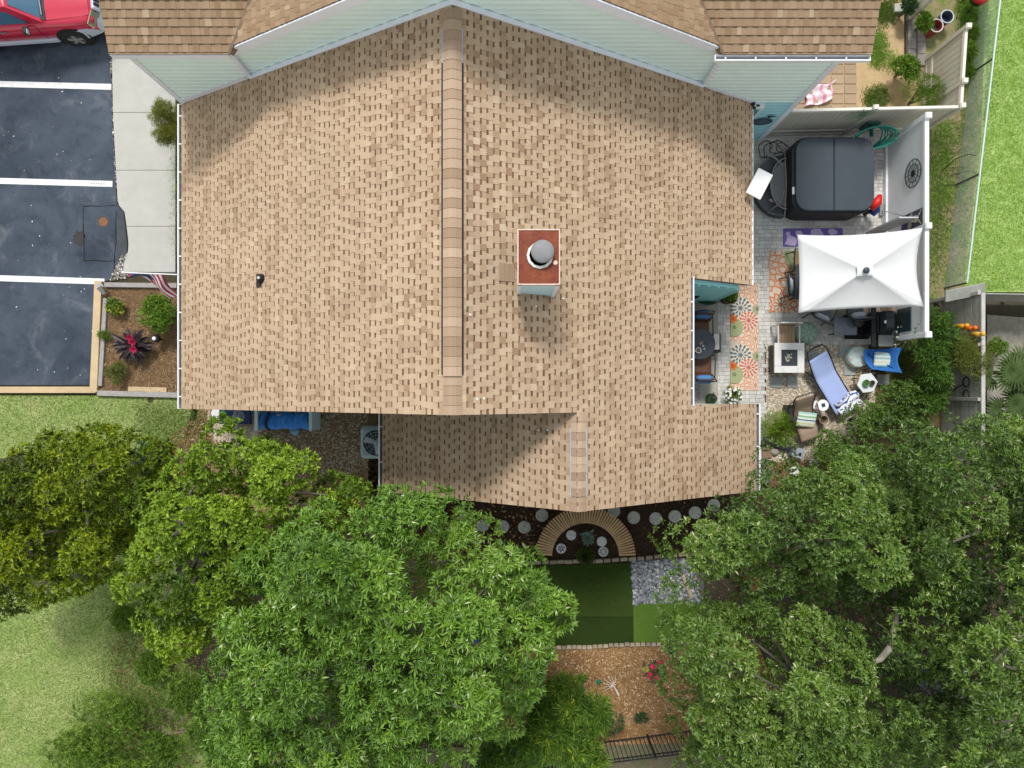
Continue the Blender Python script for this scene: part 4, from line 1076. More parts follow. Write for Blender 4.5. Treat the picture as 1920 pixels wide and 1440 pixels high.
# decorations on the neighbour walls and tan fence
t = thing('wall_plaque', 'dark blue oval plaque with a bird on the turquoise wall', 'wall ornament', (6.53,7.02,1.47)); t.rotation_euler = (R(90),0,0)
q = MB(); q.lathe([(0.26,0.0),(0.27,0.012),(0.25,0.022),(0.20,0.016)],22,sy=0.85); q.build('plate', mat('plaque_blue',(0.05,0.085,0.12),0.5,0.35,12.0), t)
q = MB(); q.lathe([(0.17,0.017),(0.16,0.026),(0.02,0.03)],16,sy=0.6); q.build('relief', mat('plaque_slate',(0.09,0.12,0.15),0.5,0.35,20.0), t)
q = MB(); q.poly([(0.05,0.28,0.012),(0.10,0.27,0.012),(0.12,0.31,0.012),(0.22,0.33,0.012),(0.25,0.38,0.012),(0.15,0.37,0.012),(0.13,0.43,0.012),(0.07,0.38,0.012),(-0.01,0.40,0.012),(0.02,0.35,0.012)]); 
q.build('bird', mat('bird_dark',(0.02,0.045,0.05),0.6,0.1), t)
t = thing('sunburst_ornament', 'grey green sunburst ornament on the tan fence above the hot tub', 'wall ornament', (9.10,7.16,1.58)); t.rotation_euler = (R(90),0,0)
q = MB(); q.lathe([(0.10,0.0),(0.09,0.02),(0.03,0.03)],12); q.build('centre', mat('sage_dark',(0.10,0.17,0.09),0.7,0.2), t)
q = MB(); q.add([(-0.02,0.09,0.01),(0.02,0.09,0.01),(0.012,0.42,0.012),(-0.012,0.42,0.012),(0,0.25,0.03)],[(0,1,4),(1,2,4),(2,3,4),(3,0,4)]); me = q.mesh('ray', mat('sage_metal',(0.22,0.29,0.20),0.6,0.2))
for k in range(16):
    o = link('ray', me, t); o.rotation_euler = (0,0,2*math.pi*k/16); o.scale = (1,0.75+0.25*(k%2),1)
t = thing('garden_hose', 'teal garden hose coiled by the tan fence behind the white fence', 'hose', (9.70,6.86,0.0))
M_hose = mat('teal_hose',(0.02,0.22,0.17),0.45,0.15,10.0)
q = MB(); g = random.Random(4)
for lp in range(7):
    r = 0.25 + 0.035*lp; zc = 0.70+0.06*lp
    pts = [(r*math.cos(a)*1.15+g.uniform(-.02,.02), 0.22*math.sin(a)-0.02*lp, zc+0.28*math.sin(a+0.5)) for a in np.linspace(0,2*math.pi,20)]
    q.tube(pts, 0.022, 6)
q.build('coil', M_hose, t, smooth=True); q = MB(); q.cbox((0,0.30,0.75),(0.34,0.05,0.5)); q.tube([(0,0.28,0.8),(0,0.0,0.85)],0.05,8); q.build('hanger', mat('teal_dark',(0.012,0.10,0.085),0.5), t)
t = thing('cable', 'tangled black cable beside the hot tub steps and house corner', 'cable', (0,0,0))
q = MB()
for s_ in range(4):
    c = P(1440+s_*9, 274+(s_%2)*4, 0.5); pts = [(c.x+0.17*math.cos(a)*(1+0.2*math.sin(3*a+s_)), c.y+0.19*math.sin(a), 0.25+0.09*s_+0.14*math.sin(a*1.0+s_)) for a in np.linspace(0,5.6,18)]
    q.tube(pts, 0.013, 5)
q.build('loop', M_black, t)

# chain link fence
t = thing('chain_link_fence', 'chain link fence with pale top rail beside the bright lawn', 'fence', (0,0,0))
W0, W1, HC = Vector((13.12,10.9,0)), Vector((12.18,2.88,0)), 1.0
M_rail = mat('zinc_rail', (0.46,0.55,0.53), 0.45, 0.1, 9.0)
q = MB(); q.tube([W0+Vector((0,0,HC)), W1+Vector((0,0,HC))],0.024,8); q.build('top_rail', M_rail, t)
for k, y in enumerate((8.89, 5.80, 2.88)):
    x = W0.x+(W1.x-W0.x)*(W0.y-y)/(W0.y-W1.y); q = MB(); q.tube([(x,y,0),(x,y,HC-0.02)],0.026,8); q.build('post', mat('dark_post',(0.06,0.075,0.07),0.5,0.2), t)
d = W1-W0; L_ = d.length; un = d/L_
WV = []; WF = []; sp = 0.062
def wire(p, q_):
    t_ = (q_-p).normalized(); s_ = un.cross(Vector((0,0,1))).normalized()*0.0022; r_ = t_.cross(s_.normalized())*0.0022; o = len(WV)
    for pt_ in (p, q_):
        for v in (s_, r_, -s_, -r_): WV.append(pt_+v)
    for j in range(4): WF.append((o+j, o+(j+1)%4, o+4+(j+1)%4, o+4+j))
k = -HC
while k < L_:
    for dirn in (1,-1):
        a0, a1 = k, k+HC
        z0, z1 = (0.03, HC-0.02) if dirn > 0 else (HC-0.02, 0.03)
        s0, s1 = max(a0,0), min(a1,L_)
        if s1 > s0:
            f0, f1 = (s0-a0)/(a1-a0), (s1-a0)/(a1-a0)
            wire(W0+un*s0+Vector((0,0,z0+(z1-z0)*f0)), W0+un*s1+Vector((0,0,z0+(z1-z0)*f1)))
    k += sp
stuff(np_mesh('wire_mesh', np.array([tuple(v) for v in WV]), np.array(WF), mat('zinc_wire',(0.46,0.53,0.50),0.5,0.0), t))
t = thing('plant_hook', 'thin black bent hook stake in the strip between the fences', 'plant hook', P(1772,322,0))
q = MB(); q.tube([(-0.1,0,0),(-0.3,0.05,0.9),(-0.15,0.08,1.25),(0.1,0.05,1.2)],0.010,5); q.tube([(0.15,-0.1,0.02),(0.55,-0.05,0.25),(0.75,-0.2,0.3),(0.45,-0.35,0.05),(-0.05,-0.4,0.03)],0.010,5); q.tube([(0.1,0.1,0.02),(0.5,0.0,0.35),(0.3,-0.1,0.02)],0.010,5); q.build('rod', M_blackmetal, t)

# weathered wood fences at the right edge
M_wood = mat('grey_wood', (0.36,0.36,0.33), 0.9, 0.2, 5.0, bump=0.4, bscale=20.0, obj_var=0.15, color2=(0.26,0.27,0.23), mix_scale=1.5)
M_woodl = mat('pale_grey_wood', (0.40,0.385,0.36), 0.9, 0.15, 5.0, bump=0.4, bscale=20.0, obj_var=0.08)
def plank_fence(label, a, b_, H, n, posts, off=1, cap=True, lo=0.1):
    f = thing('wooden_fence', label, 'fence', (0,0,0)); A, B_ = vec2(a), vec2(b_); d = B_-A; L_ = d.length; an = math.atan2(d.y,d.x); nrm = Vector((-d.y,d.x,0)).normalized()
    ph = (H-lo)/n; npan = max(1, len(posts)-1)
    for j in range(npan):
        p0, p1 = posts[j], posts[j+1]; q = MB(); q.rbox((0,0,0),((p1-p0)*L_-0.01,0.025,ph-0.018),0.004,n=1); me = q.mesh('plank', M_wood)
        for k in range(n):
            c = A + d*((p0+p1)/2) + nrm*off*0.02; link('plank', me, f, (c.x, c.y, lo+ph*(k+0.5)), an)
    for t_ in posts:
        c = A + d*t_ + nrm*off*0.075; q = MB(); q.rbox((0,0,H/2),(0.09,0.08,H),0.006,n=1); q.build('post', M_woodl, f, loc=(c.x,c.y,0), rz=an)
    if cap:
        q = MB(); q.rbox((0,0,0),(L_,0.10,0.04),0.006,n=1); o = q.build('rail', M_woodl, f); c = (A+B_)/2; o.location = (c.x,c.y,H+0.022); o.rotation_euler = (0,0,an)
    return f
plank_fence('grey plank fence running down the right side beside the feathery shrub', (12.06,2.50), (12.06,-1.9), 1.8, 9, (0.0,0.30,0.62,1.0), off=-1)
plank_fence('grey plank fence below the bright lawn at the right edge', (12.14,2.50), (15.5,2.45), 1.55, 8, (0.0,0.5,1.0), off=1, cap=False)
t = thing('gate_beam', 'wide grey beam over a gate where the wire fence ends', 'gate', (0,0,0))
p, q_ = P(1772,556,1.5), P(1846,541,1.5); d = q_-p
q = MB(); q.rbox((0,0,0),(d.length,0.30,0.05),0.01); o = q.build('beam', M_wood, t); o.location = (p+q_)/2; o.rotation_euler = (R(18),0,math.atan2(d.y,d.x))
q = MB(); q.rbox((0,0,0),(d.length*0.5,0.06,0.05),0.01); o = q.build('brace', mat('warm_wood',(0.36,0.27,0.17),0.85,0.15), t); o.location = P(1790,561,1.35); o.rotation_euler = (0,0,math.atan2(d.y,d.x))
for f_ in (0.12,0.62,0.96):
    c = p + d*f_; q = MB(); q.rbox((c.x,c.y-0.05,0.73),(0.09,0.09,1.46),0.008,n=1); q.build('post', M_wood, t)
def carved(label, px, py, z, col, col2, rz):
    D_ = 11.92*F_PX/(px-NX); t = thing('wall_ornament', label, 'wall ornament', (11.92, (NY-py)*D_/F_PX, CAM_H-D_), rz); 
    q = MB(); q.tube([(0,0,-0.30),(0.03,0,-0.15),(0,0,0.0),(-0.02,0,0.15)],[0.02,0.06,0.075,0.05],8); q.build('body', mat('carved_'+str(px),col,0.5,0.15), t, smooth=True)
    q = MB(); q.blob((0,0,0.22),0.065,8,5); q.tube([(0,-0.02,0.2),(0,-0.12,0.17)],[0.03,0.012],6); q.build('head', mat('carvedh_'+str(px),col2,0.5,0.15), t, smooth=True)
    q = MB(); q.tube([(0.0,-0.02,-0.3),(0.06,-0.05,-0.38),(0.0,-0.08,-0.42)],[0.02,0.018,0.01],6); q.build('tail', mat('carvedt_'+str(px),(0.05,0.25,0.35),0.5,0.1), t, smooth=True)
carved('yellow carved seahorse ornament on the grey plank fence, left of the orange one', 1803,612,1.0,(0.70,0.33,0.02),(0.72,0.38,0.03),1.2)
carved('orange carved seahorse ornament in the middle of three on grey planks', 1818,616,1.0,(0.62,0.12,0.01),(0.62,0.14,0.01),1.2)
carved('amber carved seahorse ornament right of the orange one on grey planks', 1832,627,1.0,(0.60,0.33,0.04),(0.6,0.36,0.05),1.2)
t = thing('iron_scroll', 'black curled iron scroll hung on the grey plank fence', 'wall ornament', (11.99,0.05,1.0)); t.rotation_euler = (0,R(-90),0)
q = MB(); q.tube(ringpts(0.13,14),0.018,5,closed=True); o = q.build('ring', M_blackmetal, t); o.location = (0.25,0.17,0)
o = link('ring', o.data, t, (0.25,-0.17,0)); q = MB(); q.tube([(0.1,0.1,0),(-0.1,0.05,0),(-0.35,-0.1,0),(-0.7,-0.25,0)],0.016,5); q.build('bar', M_blackmetal, t)

# neighbour yard pots, bin, towel
def open_pot(name, label, px, py, z_top, r, h, m_out, m_rim, m_in, group=None, cat='bucket'):
    c = P(px,py,z_top); t = thing(name, label, cat, (c.x,c.y,0.0), group=group)
    q = MB(); q.lathe([(r*0.78,0.0),(r*0.98,h-0.02),(r,h),(r*0.9,h),(r*0.86,h-0.02),(r*0.72,h*0.35)],22,(0,0,z_top-h),cap_top=False); q.build('wall', m_out, t, smooth=False)
    q = MB(); q.lathe([(r*1.0,0),(r*1.03,0.012),(r*0.98,0.025),(r*0.90,0.022),(r*0.88,0.0)],22,(0,0,z_top-0.01),cap_top=False,cap_bot=False); q.build('rim', m_rim, t)
    q = MB(); q.lathe([(r*0.83,0.0),(r*0.3,0.015)],16,(0,0,z_top-h*0.45)); q.build('filling', m_in, t)
    return t
M_redp = mat('faded_red_plastic',(0.24,0.035,0.03),0.5,0.2,8.0)
open_pot('bucket','dark red bucket with a pale rim near the tan fence post',1756,48,0.42,0.185,0.42,M_redp,mat('pink_white_rim',(0.72,0.62,0.60),0.5,0.1),mat('wet_soil',(0.05,0.04,0.03),0.6,0.3,12.0))
open_pot('bucket','dark blue bucket with a pale rim touching the red bucket',1776,31,0.42,0.185,0.42,mat('slate_plastic',(0.06,0.075,0.10),0.5,0.1),mat('blue_white_rim',(0.55,0.60,0.66),0.5,0.1),mat('dark_water',(0.012,0.02,0.04),0.1,0.2,5.0))
t = thing('kettle_grill', 'black kettle grill with a red band near the fence', 'grill', P(1812,14,0)*1.0)
q = MB(); q.lathe([(0.09,0.30),(0.20,0.42),(0.24,0.55),(0.245,0.58)],18); q.build('bowl', M_black, t, smooth=True)
q = MB(); q.lathe([(0.245,0.585),(0.235,0.66),(0.18,0.74),(0.06,0.78)],18); q.build('lid', mat('red_enamel',(0.55,0.02,0.03),0.3,0.08), t, smooth=True)
q = MB(); q.cbox((0.0,0.0,0.80),(0.12,0.03,0.03)); q.build('handle', M_black, t)
for k in range(3):
    a = 2.1*k+0.4; q = MB(); q.tube([(0.12*math.cos(a),0.12*math.sin(a),0.36),(0.24*math.cos(a),0.24*math.sin(a),0.0)],0.014,6); q.build('leg', M_black, t)
t = thing('towel', 'crumpled pink and white towel on the beige pavers', 'towel', P(1535,178,0.03))
def towel_fn(u,v):
    x, y = (u-0.5)*0.85, (v-0.5)*0.62; return Vector((x*0.94+y*0.25+0.05*math.sin(6*v), y*0.9+x*0.35+0.05*math.sin(5*u+1), 0.05+0.045*math.sin(9*u+4*v)+0.03*math.sin(13*v+2)))
q = MB(); q.grid(towel_fn,26,20,tone_fn=lambda u,v: (0.15 if (int(u*9+2*v)%3==0) else 0.8)*1.0)
q.build('cloth', tone_mat('pink_towel',[(0.0,(0.62,0.22,0.32)),(0.4,(0.72,0.42,0.50)),(1.0,(0.80,0.72,0.75))],0.9,0.05), t, tones=True, smooth=True)
me_ = bpy.data.objects[t.children[0].name]; mo = me_.modifiers.new('thickness','SOLIDIFY'); mo.thickness = 0.008

# ------------------------------------------------ red car
car = thing('parked_car', 'red sport utility car with pale grey bumper parked beside the house', 'car', (-12.10,10.62,0.0), R(4.0))
M_red = mat('red_paint', (0.50,0.012,0.045), 0.28, 0.04, 1.5, coat=0.6, spec=0.5)
M_bump = mat('grey_bumper', (0.46,0.50,0.58), 0.45, 0.08, 4.0)
M_tyre = mat('tyre_rubber', (0.018,0.018,0.019), 0.85, 0.2, 14.0)
M_alloy = mat('alloy', (0.55,0.55,0.52), 0.3, 0.1, 9.0, metal=0.6)
M_cglass = mat('car_glass', (0.05,0.13,0.22), 0.06, 0.0, spec=0.9)  # blue base colour paints the reflected sky into the glass
def station(x, hw, zt, crown=0.035, zb=0.34):
    half = [(hw*0.90,zb),(hw*0.985,zb+0.10),(hw,zb+0.32),(hw*0.985,0.5*(zb+0.32)+0.5*zt),(hw*0.94,zt-0.05),(hw*0.86,zt-0.012),(hw*0.45,zt+crown*0.7)]
    return [Vector((x,-y,z)) for y,z in half]+[Vector((x,0,zt+crown))]+[Vector((x,y,z)) for y,z in reversed(half)]
def loft(q, rings, cap0=True, cap1=True):
    n = len(rings[0]); vs = [v for r in rings for v in r]; fs = []
    for i in range(len(rings)-1):
        for j in range(n-1): fs.append((i*n+j, i*n+j+1, (i+1)*n+j+1, (i+1)*n+j))
        fs.append((i*n+n-1, i*n, (i+1)*n, (i+1)*n+n-1))
    if cap0: fs.append(tuple(range(n)))
    if cap1: fs.append(tuple(range((len(rings)-1)*n+n-1,(len(rings)-1)*n-1,-1)))
    q.add(vs, fs)
q = MB(); loft(q,[station(x,hw,zt,cr) for x,hw,zt,cr in ((0.80,0.70,0.90,0.02),(0.76,0.80,0.97,0.03),(0.55,0.86,1.02,0.035),(0.1,0.895,1.055,0.04),(-0.35,0.90,1.085,0.04),(-0.55,0.90,1.09,0.03),(-1.8,0.905,1.06,0.02),(-3.0,0.90,1.06,0.02),(-3.55,0.85,1.0,0.02),(-3.65,0.8,0.9,0.02))])
q.build('body', M_red, car, smooth=True)
# cabin
def cab(x, hw, z): return [Vector((x,-hw,z)),Vector((x,hw,z))]
B0 = [(-0.42,0.80,1.09),(-3.55,0.78,1.06)]; T0 = [(-1.08,0.635,1.66),(-3.28,0.62,1.66)]
q = MB(); q.add([(-0.42,-0.80,1.06),(-0.42,0.80,1.06),(-3.55,0.78,1.04),(-3.55,-0.78,1.04),(-1.08,-0.635,1.66),(-1.08,0.635,1.66),(-3.28,0.62,1.66),(-3.28,-0.62,1.66),(-1.3,0,1.705),(-3.1,0,1.70)],
   [(0,1,5,4),(1,2,6,5),(2,3,7,6),(3,0,4,7),(4,5,8),(5,6,9,8),(6,7,9),(7,4,8,9)]); q.build('cabin', M_red, car)
q = MB(); q.add([(-0.50,-0.69,1.135),(-0.46,0.0,1.145),(-0.50,0.69,1.135),(-1.01,0.56,1.625),(-1.0,0.0,1.655),(-1.01,-0.56,1.625)],[(0,1,4,5),(1,2,3,4)]); q.build('windshield', M_cglass, car, smooth=True)
for sy in (-1,1):
    for xs in ((-0.80,-1.28,-1.75,-1.75),(-1.84,-1.84,-2.65,-2.65)):
        q = MB(); f = lambda x,t: (x, sy*(0.803+(0.63-0.803)*t), 1.09+0.56*t)
        q.add([f(xs[0],0.04),f(xs[2],0.04),f(xs[3],0.90),f(xs[1],0.90)],[(0,1,2,3)]); q.build('side_window', M_cglass, car)
    q = MB(); q.rbox((-0.90,sy*0.995,1.12),(0.13,0.20,0.14),0.04); mi = q.build('side_mirror', M_black, car); q = MB(); q.cbox((-0.84,sy*1.03,1.13),(0.02,0.12,0.09)); q.build('cover', M_bump, mi)
    q = MB(); q.rbox((-1.62,sy*0.915,0.93),(0.17,0.03,0.035),0.01); q.build('door_handle', mat('handle_grey',(0.16,0.16,0.18),0.5), car)
    q = MB(); q.rbox((-1.75,sy*0.905,0.42),(2.6,0.09,0.14),0.03); q.build('side_sill', M_bump, car)
    for xw in (0.0,-2.70):
        q = MB(); q.tube([(xw,sy*0.70,0.40),(xw,sy*0.912,0.40)],0.46,24); q.build('wheel_arch', mat('arch_black',(0.012,0.012,0.013),0.8), car)
        w = thing('w','w','w'); COL.objects.unlink(w); bpy.data.objects.remove(w)
        q = MB(); q.tube([(xw,sy*0.66,0.37),(xw,sy*0.69,0.37),(xw,sy*0.90,0.37),(xw,sy*0.93,0.37)],[0.34,0.37,0.37,0.335],26); wh = q.build('wheel', M_tyre, car)
        q = MB(); q.tube([(xw,sy*0.925,0.37),(xw,sy*0.936,0.37)],0.225,22); q.build('rim', mat('rim_dark',(0.10,0.10,0.10),0.4,0.1,metal=0.5), wh)
        q = MB()
        for k in range(5):
            a = 2*math.pi*k/5+0.3; q.cbox((xw+0.11*math.cos(a),sy*0.942,0.37+0.11*math.sin(a)),(0.20,0.016,0.075),(0,-a,0))
        q.tube([(xw,sy*0.935,0.37),(xw,sy*0.955,0.37)],0.06,12); q.build('spoke', M_alloy, wh)
M_seam = mat('seam_dark',(0.05,0.004,0.008),0.6)
for sy in (-1,1):
    for xs_ in (-0.70,-1.795,-2.72):
        q = MB(); q.tube([(xs_,sy*0.898,0.50),(xs_,sy*0.912,0.68),(xs_,sy*0.903,0.88),(xs_,sy*0.852,1.045)],0.006,4); q.build('door_seam', M_seam, car)
    q = MB(); q.rbox((-1.75,sy*0.912,0.70),(2.35,0.02,0.05),0.008,n=1); q.build('side_moulding', mat('moulding_red',(0.33,0.01,0.035),0.4), car)
# hood panel with raised centre and shut lines
q = MB(); rr = []
for x, hw, z in ((0.735,0.60,1.012),(0.5,0.655,1.046),(0.1,0.70,1.086),(-0.36,0.74,1.118)):
    rr.append([(x,-hw,z-0.02),(x,-hw*0.72,z),(x,-hw*0.62,z+0.018),(x,0,z+0.026),(x,hw*0.62,z+0.018),(x,hw*0.72,z),(x,hw,z-0.02)])
vs = [v for r in rr for v in r]; fs = [(i*7+j,i*7+j+1,(i+1)*7+j+1,(i+1)*7+j) for i in range(3) for j in range(6)]
q.add(vs,fs); q.build('hood', M_red, car, smooth=True)
q = MB(); q.add([(-0.37,-0.76,1.122),(-0.35,0,1.155),(-0.37,0.76,1.122),(-0.50,0.72,1.132),(-0.47,0,1.16),(-0.50,-0.72,1.132)],[(0,1,4,5),(1,2,3,4)]); q.build('cowl', M_black, car)
q = MB(); q.tube([(-0.43,-0.62,1.165),(-0.47,-0.05,1.19)],0.012,5); q.tube([(-0.42,0.05,1.18),(-0.47,0.6,1.17)],0.012,5); q.build('wiper', mat('wiper_grey',(0.35,0.38,0.45),0.5), car)
q = MB(); q.rbox((0.86,0,0.90),(0.12,0.92,0.20),0.04,(0,R(-25),0)); gr = q.build('grille', M_bump, car)
for k in range(7):
    q = MB(); q.cbox((0.888,-0.33+0.11*k,0.925),(0.10,0.066,0.15),(0,R(-25),0)); q.build('slot', M_black, gr)
for sy in (-1,1):
    q = MB(); q.add([(0.80,sy*0.50,0.995),(0.66,sy*0.82,0.955),(0.745,sy*0.865,0.78),(0.905,sy*0.50,0.80),(0.86,sy*0.50,0.83)],[(0,1,2,3)] if sy<0 else [(3,2,1,0)]); hl = q.build('headlight', mat('lamp_clear',(0.17,0.17,0.11),0.12,0.3,14.0,spec=0.8), car)
    q = MB(); q.tube([(0.80,sy*0.50,1.0),(0.66,sy*0.83,0.96),(0.745,sy*0.872,0.785)],0.014,5); q.build('lamp_trim', mat('lamp_trim',(0.45,0.40,0.22),0.4), hl)
q = MB(); rr = []
for y in np.linspace(-0.93,0.93,15):
    f = 1-(abs(y)/0.93)**3.2; x = 0.42+0.58*f**0.6 if abs(y) < 0.925 else 0.36
    rr.append([Vector((x,y,0.40)),Vector((x,y,0.68)),Vector((x-0.05,y,0.76)),Vector((x-0.22,y*0.97,0.77)),Vector((x-0.22,y*0.97,0.40))])
vs = [v for r in rr for v in r]; fs = [(i*5+j,i*5+(j+1)%5,(i+1)*5+(j+1)%5,(i+1)*5+j) for i in range(14) for j in range(5)]; q.add(vs,fs); q.build('bumper', M_bump, car, smooth=False)

# ------------------------------------------------ flag, bed lamp, drain
fl_t = thing('flag', 'stars and stripes flag hanging from a white pole over the straw bed', 'flag', (0,0,0))
fz = 2.15; tip = P(231,511,fz+0.15); root = Vector((-7.70, tip.y-0.02, fz-0.25))
q = MB(); q.tube([tip, root],0.016,8); pole = q.build('pole', M_white, fl_t); q = MB(); q.blob(tuple(tip),0.04,8,5); q.build('finial', M_white, pole)
d_ = (root-tip)
def flag_fn(u, v):
    p = tip + d_*(0.05+0.38*u)
    k_ = min(1.0, max(0.0, (u-0.16)/0.22)); s_ = v*(0.10+1.05*k_*k_*(3-2*k_))
    fold = 0.07*math.sin(9*u+3*v)*min(1,v*2.5)
    return p + Vector((0.42*s_*(0.30+0.55*(1-u)) + 0.05*math.sin(5*v+2*u), -0.50*s_*(0.35+0.65*u**0.6)-fold, -0.62*s_))
NU, NV = 52, 40
fr_, fw_, fbl = mat('flag_red',(0.52,0.03,0.07),0.8,0.05), mat('flag_white',(0.80,0.78,0.80),0.8,0.03), mat('flag_blue',(0.03,0.035,0.16),0.8,0.05)
q = MB(); vsg = [flag_fn(i/NU, j/NV) for j in range(NV+1) for i in range(NU+1)]
q.v = [tuple(v) for v in vsg]
for j in range(NV):
    for i in range(NU):
        a = j*(NU+1)+i; q.f.append((a,a+1,a+NU+2,a+NU+1)); q.t.append(0.5)
        u_, v_ = (i+.5)/NU, (j+.5)/NV
        if u_ < 7/13 and v_ < 0.42: q.m.append(1 if (i%4==1 and j%4==1 and ((i//4+j//4)%2==0)) else 2)
        else: q.m.append(0 if int(u_*13)%2==0 else 1)
o = q.build('flag_cloth', [fr_,fw_,fbl], fl_t, smooth=True); mo = o.modifiers.new('thickness','SOLIDIFY'); mo.thickness = 0.004
t = thing('garden_spotlight', 'small grey garden spotlight at the top corner of the straw bed', 'garden light', P(203,547,0.0))
q = MB(); q.tube([(0,0,0),(0,0,0.25)],0.015,6); q.build('stake', M_blackmetal, t); q = MB(); q.tube([(0.05,-0.10,0.26),(-0.06,0.08,0.33)],[0.05,0.085],10); q.build('head', mat('lamp_grey',(0.20,0.20,0.20),0.5,0.2), t); q = MB(); q.cbox((-0.03,0.12,0.35),(0.15,0.13,0.02),(0.5,0,0.5)); q.build('solar_panel', mat('solar_pale',(0.5,0.5,0.48),0.4,0.1), t)
t = thing('path_light', 'black path light with a white cap beside the dark red plant', 'garden light', P(305,637,0.0))
q = MB(); q.tube([(0,0,0),(0,0,0.42)],0.02,8); q.build('stake', M_blackmetal, t); q = MB(); q.lathe([(0.05,0.30),(0.11,0.33),(0.11,0.44),(0.07,0.47)],14); q.build('lantern', M_black, t); q = MB(); q.lathe([(0.055,0.47),(0.05,0.50),(0.015,0.515)],12); q.build('cap', M_white, t)
t = thing('drain_cap', 'round brown drain cap in the grass below the timber edging', 'drain cap', P(282,750,0.0)); q = MB(); q.lathe([(0.075,0.0),(0.075,0.02),(0.055,0.022)],14,cap_top=False); q.build('ring', mat('drain_brown',(0.10,0.06,0.035),0.8), t); q = MB(); q.lathe([(0.055,0.0),(0.05,0.008)],12); q.build('lid', M_black, t)
# ================================================================ PATIO AND YARD THINGS
M_fabric = lambda n, c, v=0.06: mat(n, c, 0.9, v, 9.0, bump=0.2, bscale=160.0, spec=0.15)
# satellite internet panel on the eave
c4 = [P(1424,315,2.95),P(1451,329,2.95),P(1424,376,2.95),P(1396,359,2.95)]
ctr = sum(c4, Vector())/4; ux = (c4[1]-c4[0]); an = math.atan2(ux.y, ux.x)
t = thing('satellite_panel', 'flat white satellite internet panel mounted over the eave gutter', 'satellite dish', (ctr.x,ctr.y,0), an)
q = MB(); q.rbox((0,0,2.95),(ux.length,(c4[3]-c4[0]).length,0.035),0.02); q.build('dish', M_white, t)
q = MB(); q.tube([(0,0,2.93),(0,0,2.72),(-0.25,0.05,2.55)],0.02,8); q.build('mast', M_greymetal, t)
# hot tub
tc_ = P(1566,327,0.92)
tub = thing('hot_tub', 'black hot tub with a slate blue folding cover by the tan fence', 'hot tub', (tc_.x,tc_.y,0))
q = MB(); q.rbox((-0.03,0,0.42),(2.22,2.06,0.84),0.42,n=6,rz=0.03); q.build('cabinet', mat('tub_black',(0.016,0.016,0.018),0.55,0.15,6.0), tub)
M_cover = mat('slate_vinyl',(0.036,0.048,0.062),0.5,0.10,2.2,bump=0.15,bscale=60.0)
def half_cover(x0,x1,sgn):
    q = MB(); n = 7; r = 0.36; hy = 0.985; pts = []
    pts.append((x0,-hy)); 
    for k in range(n+1):
        a = -math.pi/2+math.pi/2*k/n; pts.append((x1-r+r*math.cos(a),-hy+r+r*math.sin(a)))
    for k in range(n+1):
        a = math.pi/2*k/n; pts.append((x1-r+r*math.cos(a),hy-r+r*math.sin(a)))
    pts.append((x0,hy)); pts = [(sgn*x,y) for x,y in pts]
    if sgn < 0: pts = pts[::-1]
    cx = sum(p[0] for p in pts)/len(pts)
    ins = [((p[0]-cx)*0.975+cx,p[1]*0.975) for p in pts]; k = len(pts)
    q.add([(p[0],p[1],0.845) for p in pts]+[(p[0],p[1],0.925) for p in pts]+[(p[0],p[1],0.945) for p in ins],
      [tuple(range(k-1,-1,-1))]+[(i,(i+1)%k,k+(i+1)%k,k+i) for i in range(k)]+[(k+i,k+(i+1)%k,2*k+(i+1)%k,2*k+i) for i in range(k)]+[tuple(range(2*k,3*k))])
    return q.build('cover_half', M_cover, tub)
half_cover(0.045,1.065,-1); half_cover(-0.033,1.04,1)
q = MB(); q.box(-0.043,0.031,-0.95,0.95,0.86,0.915); q.build('hinge', M_black, tub)
for x in (0.5,):
    q = MB(); q.tube([(x,-1.00,0.88),(x+0.05,-1.12,0.80),(x+0.36,-1.10,0.80),(x+0.38,-1.0,0.88)],0.018,5); q.build('strap', M_black, tub)
q = MB(); q.rbox((-1.10,-0.42,0.852),(0.06,0.20,0.02),0.01); q.build('label_tag', M_white, tub)
st_ = thing('tub_steps', 'curved dark grey steps with a pale frame beside the hot tub', 'steps', (tc_.x-1.13,tc_.y-0.12,0))
def arc(rx, ry, n=14, x0=0.0): return [(-rx*math.sin(math.pi*k/n)+x0, ry*math.cos(math.pi*k/n)) for k in range(n+1)]
M_step = mat('step_grey',(0.075,0.075,0.085),0.6,0.15,5.0)
q = MB(); q.prism([(0.0,0.86),(0.0,-0.86)]+arc(0.82,0.86)[::-1][1:-1],0,0.24); q.build('lower_step', M_step, st_)
q = MB(); q.prism([(0.0,0.62),(0.0,-0.62)]+arc(0.42,0.62)[::-1][1:-1],0.24,0.46); q.build('upper_step', mat('step_top',(0.14,0.14,0.15),0.6,0.15,5.0), st_)
M_fr = mat('frame_grey',(0.27,0.26,0.245),0.5,0.1)
q = MB()
q.tube([(x,y,0.48) for x,y in arc(0.44,0.70)],0.018,6)
q.tube([(-0.44,0.86,0.40),(-0.05,0.88,0.46),(-0.02,0.0,0.5),(-0.05,-0.88,0.46),(-0.50,-0.78,0.40),(-0.20,-0.55,0.46),(-0.08,-0.2,0.50)],0.018,6)
q.tube([(-0.55,0.86,0.42),(-0.32,0.72,0.45),(-0.10,0.5,0.48)],0.024,6); q.build('frame', M_fr, st_)
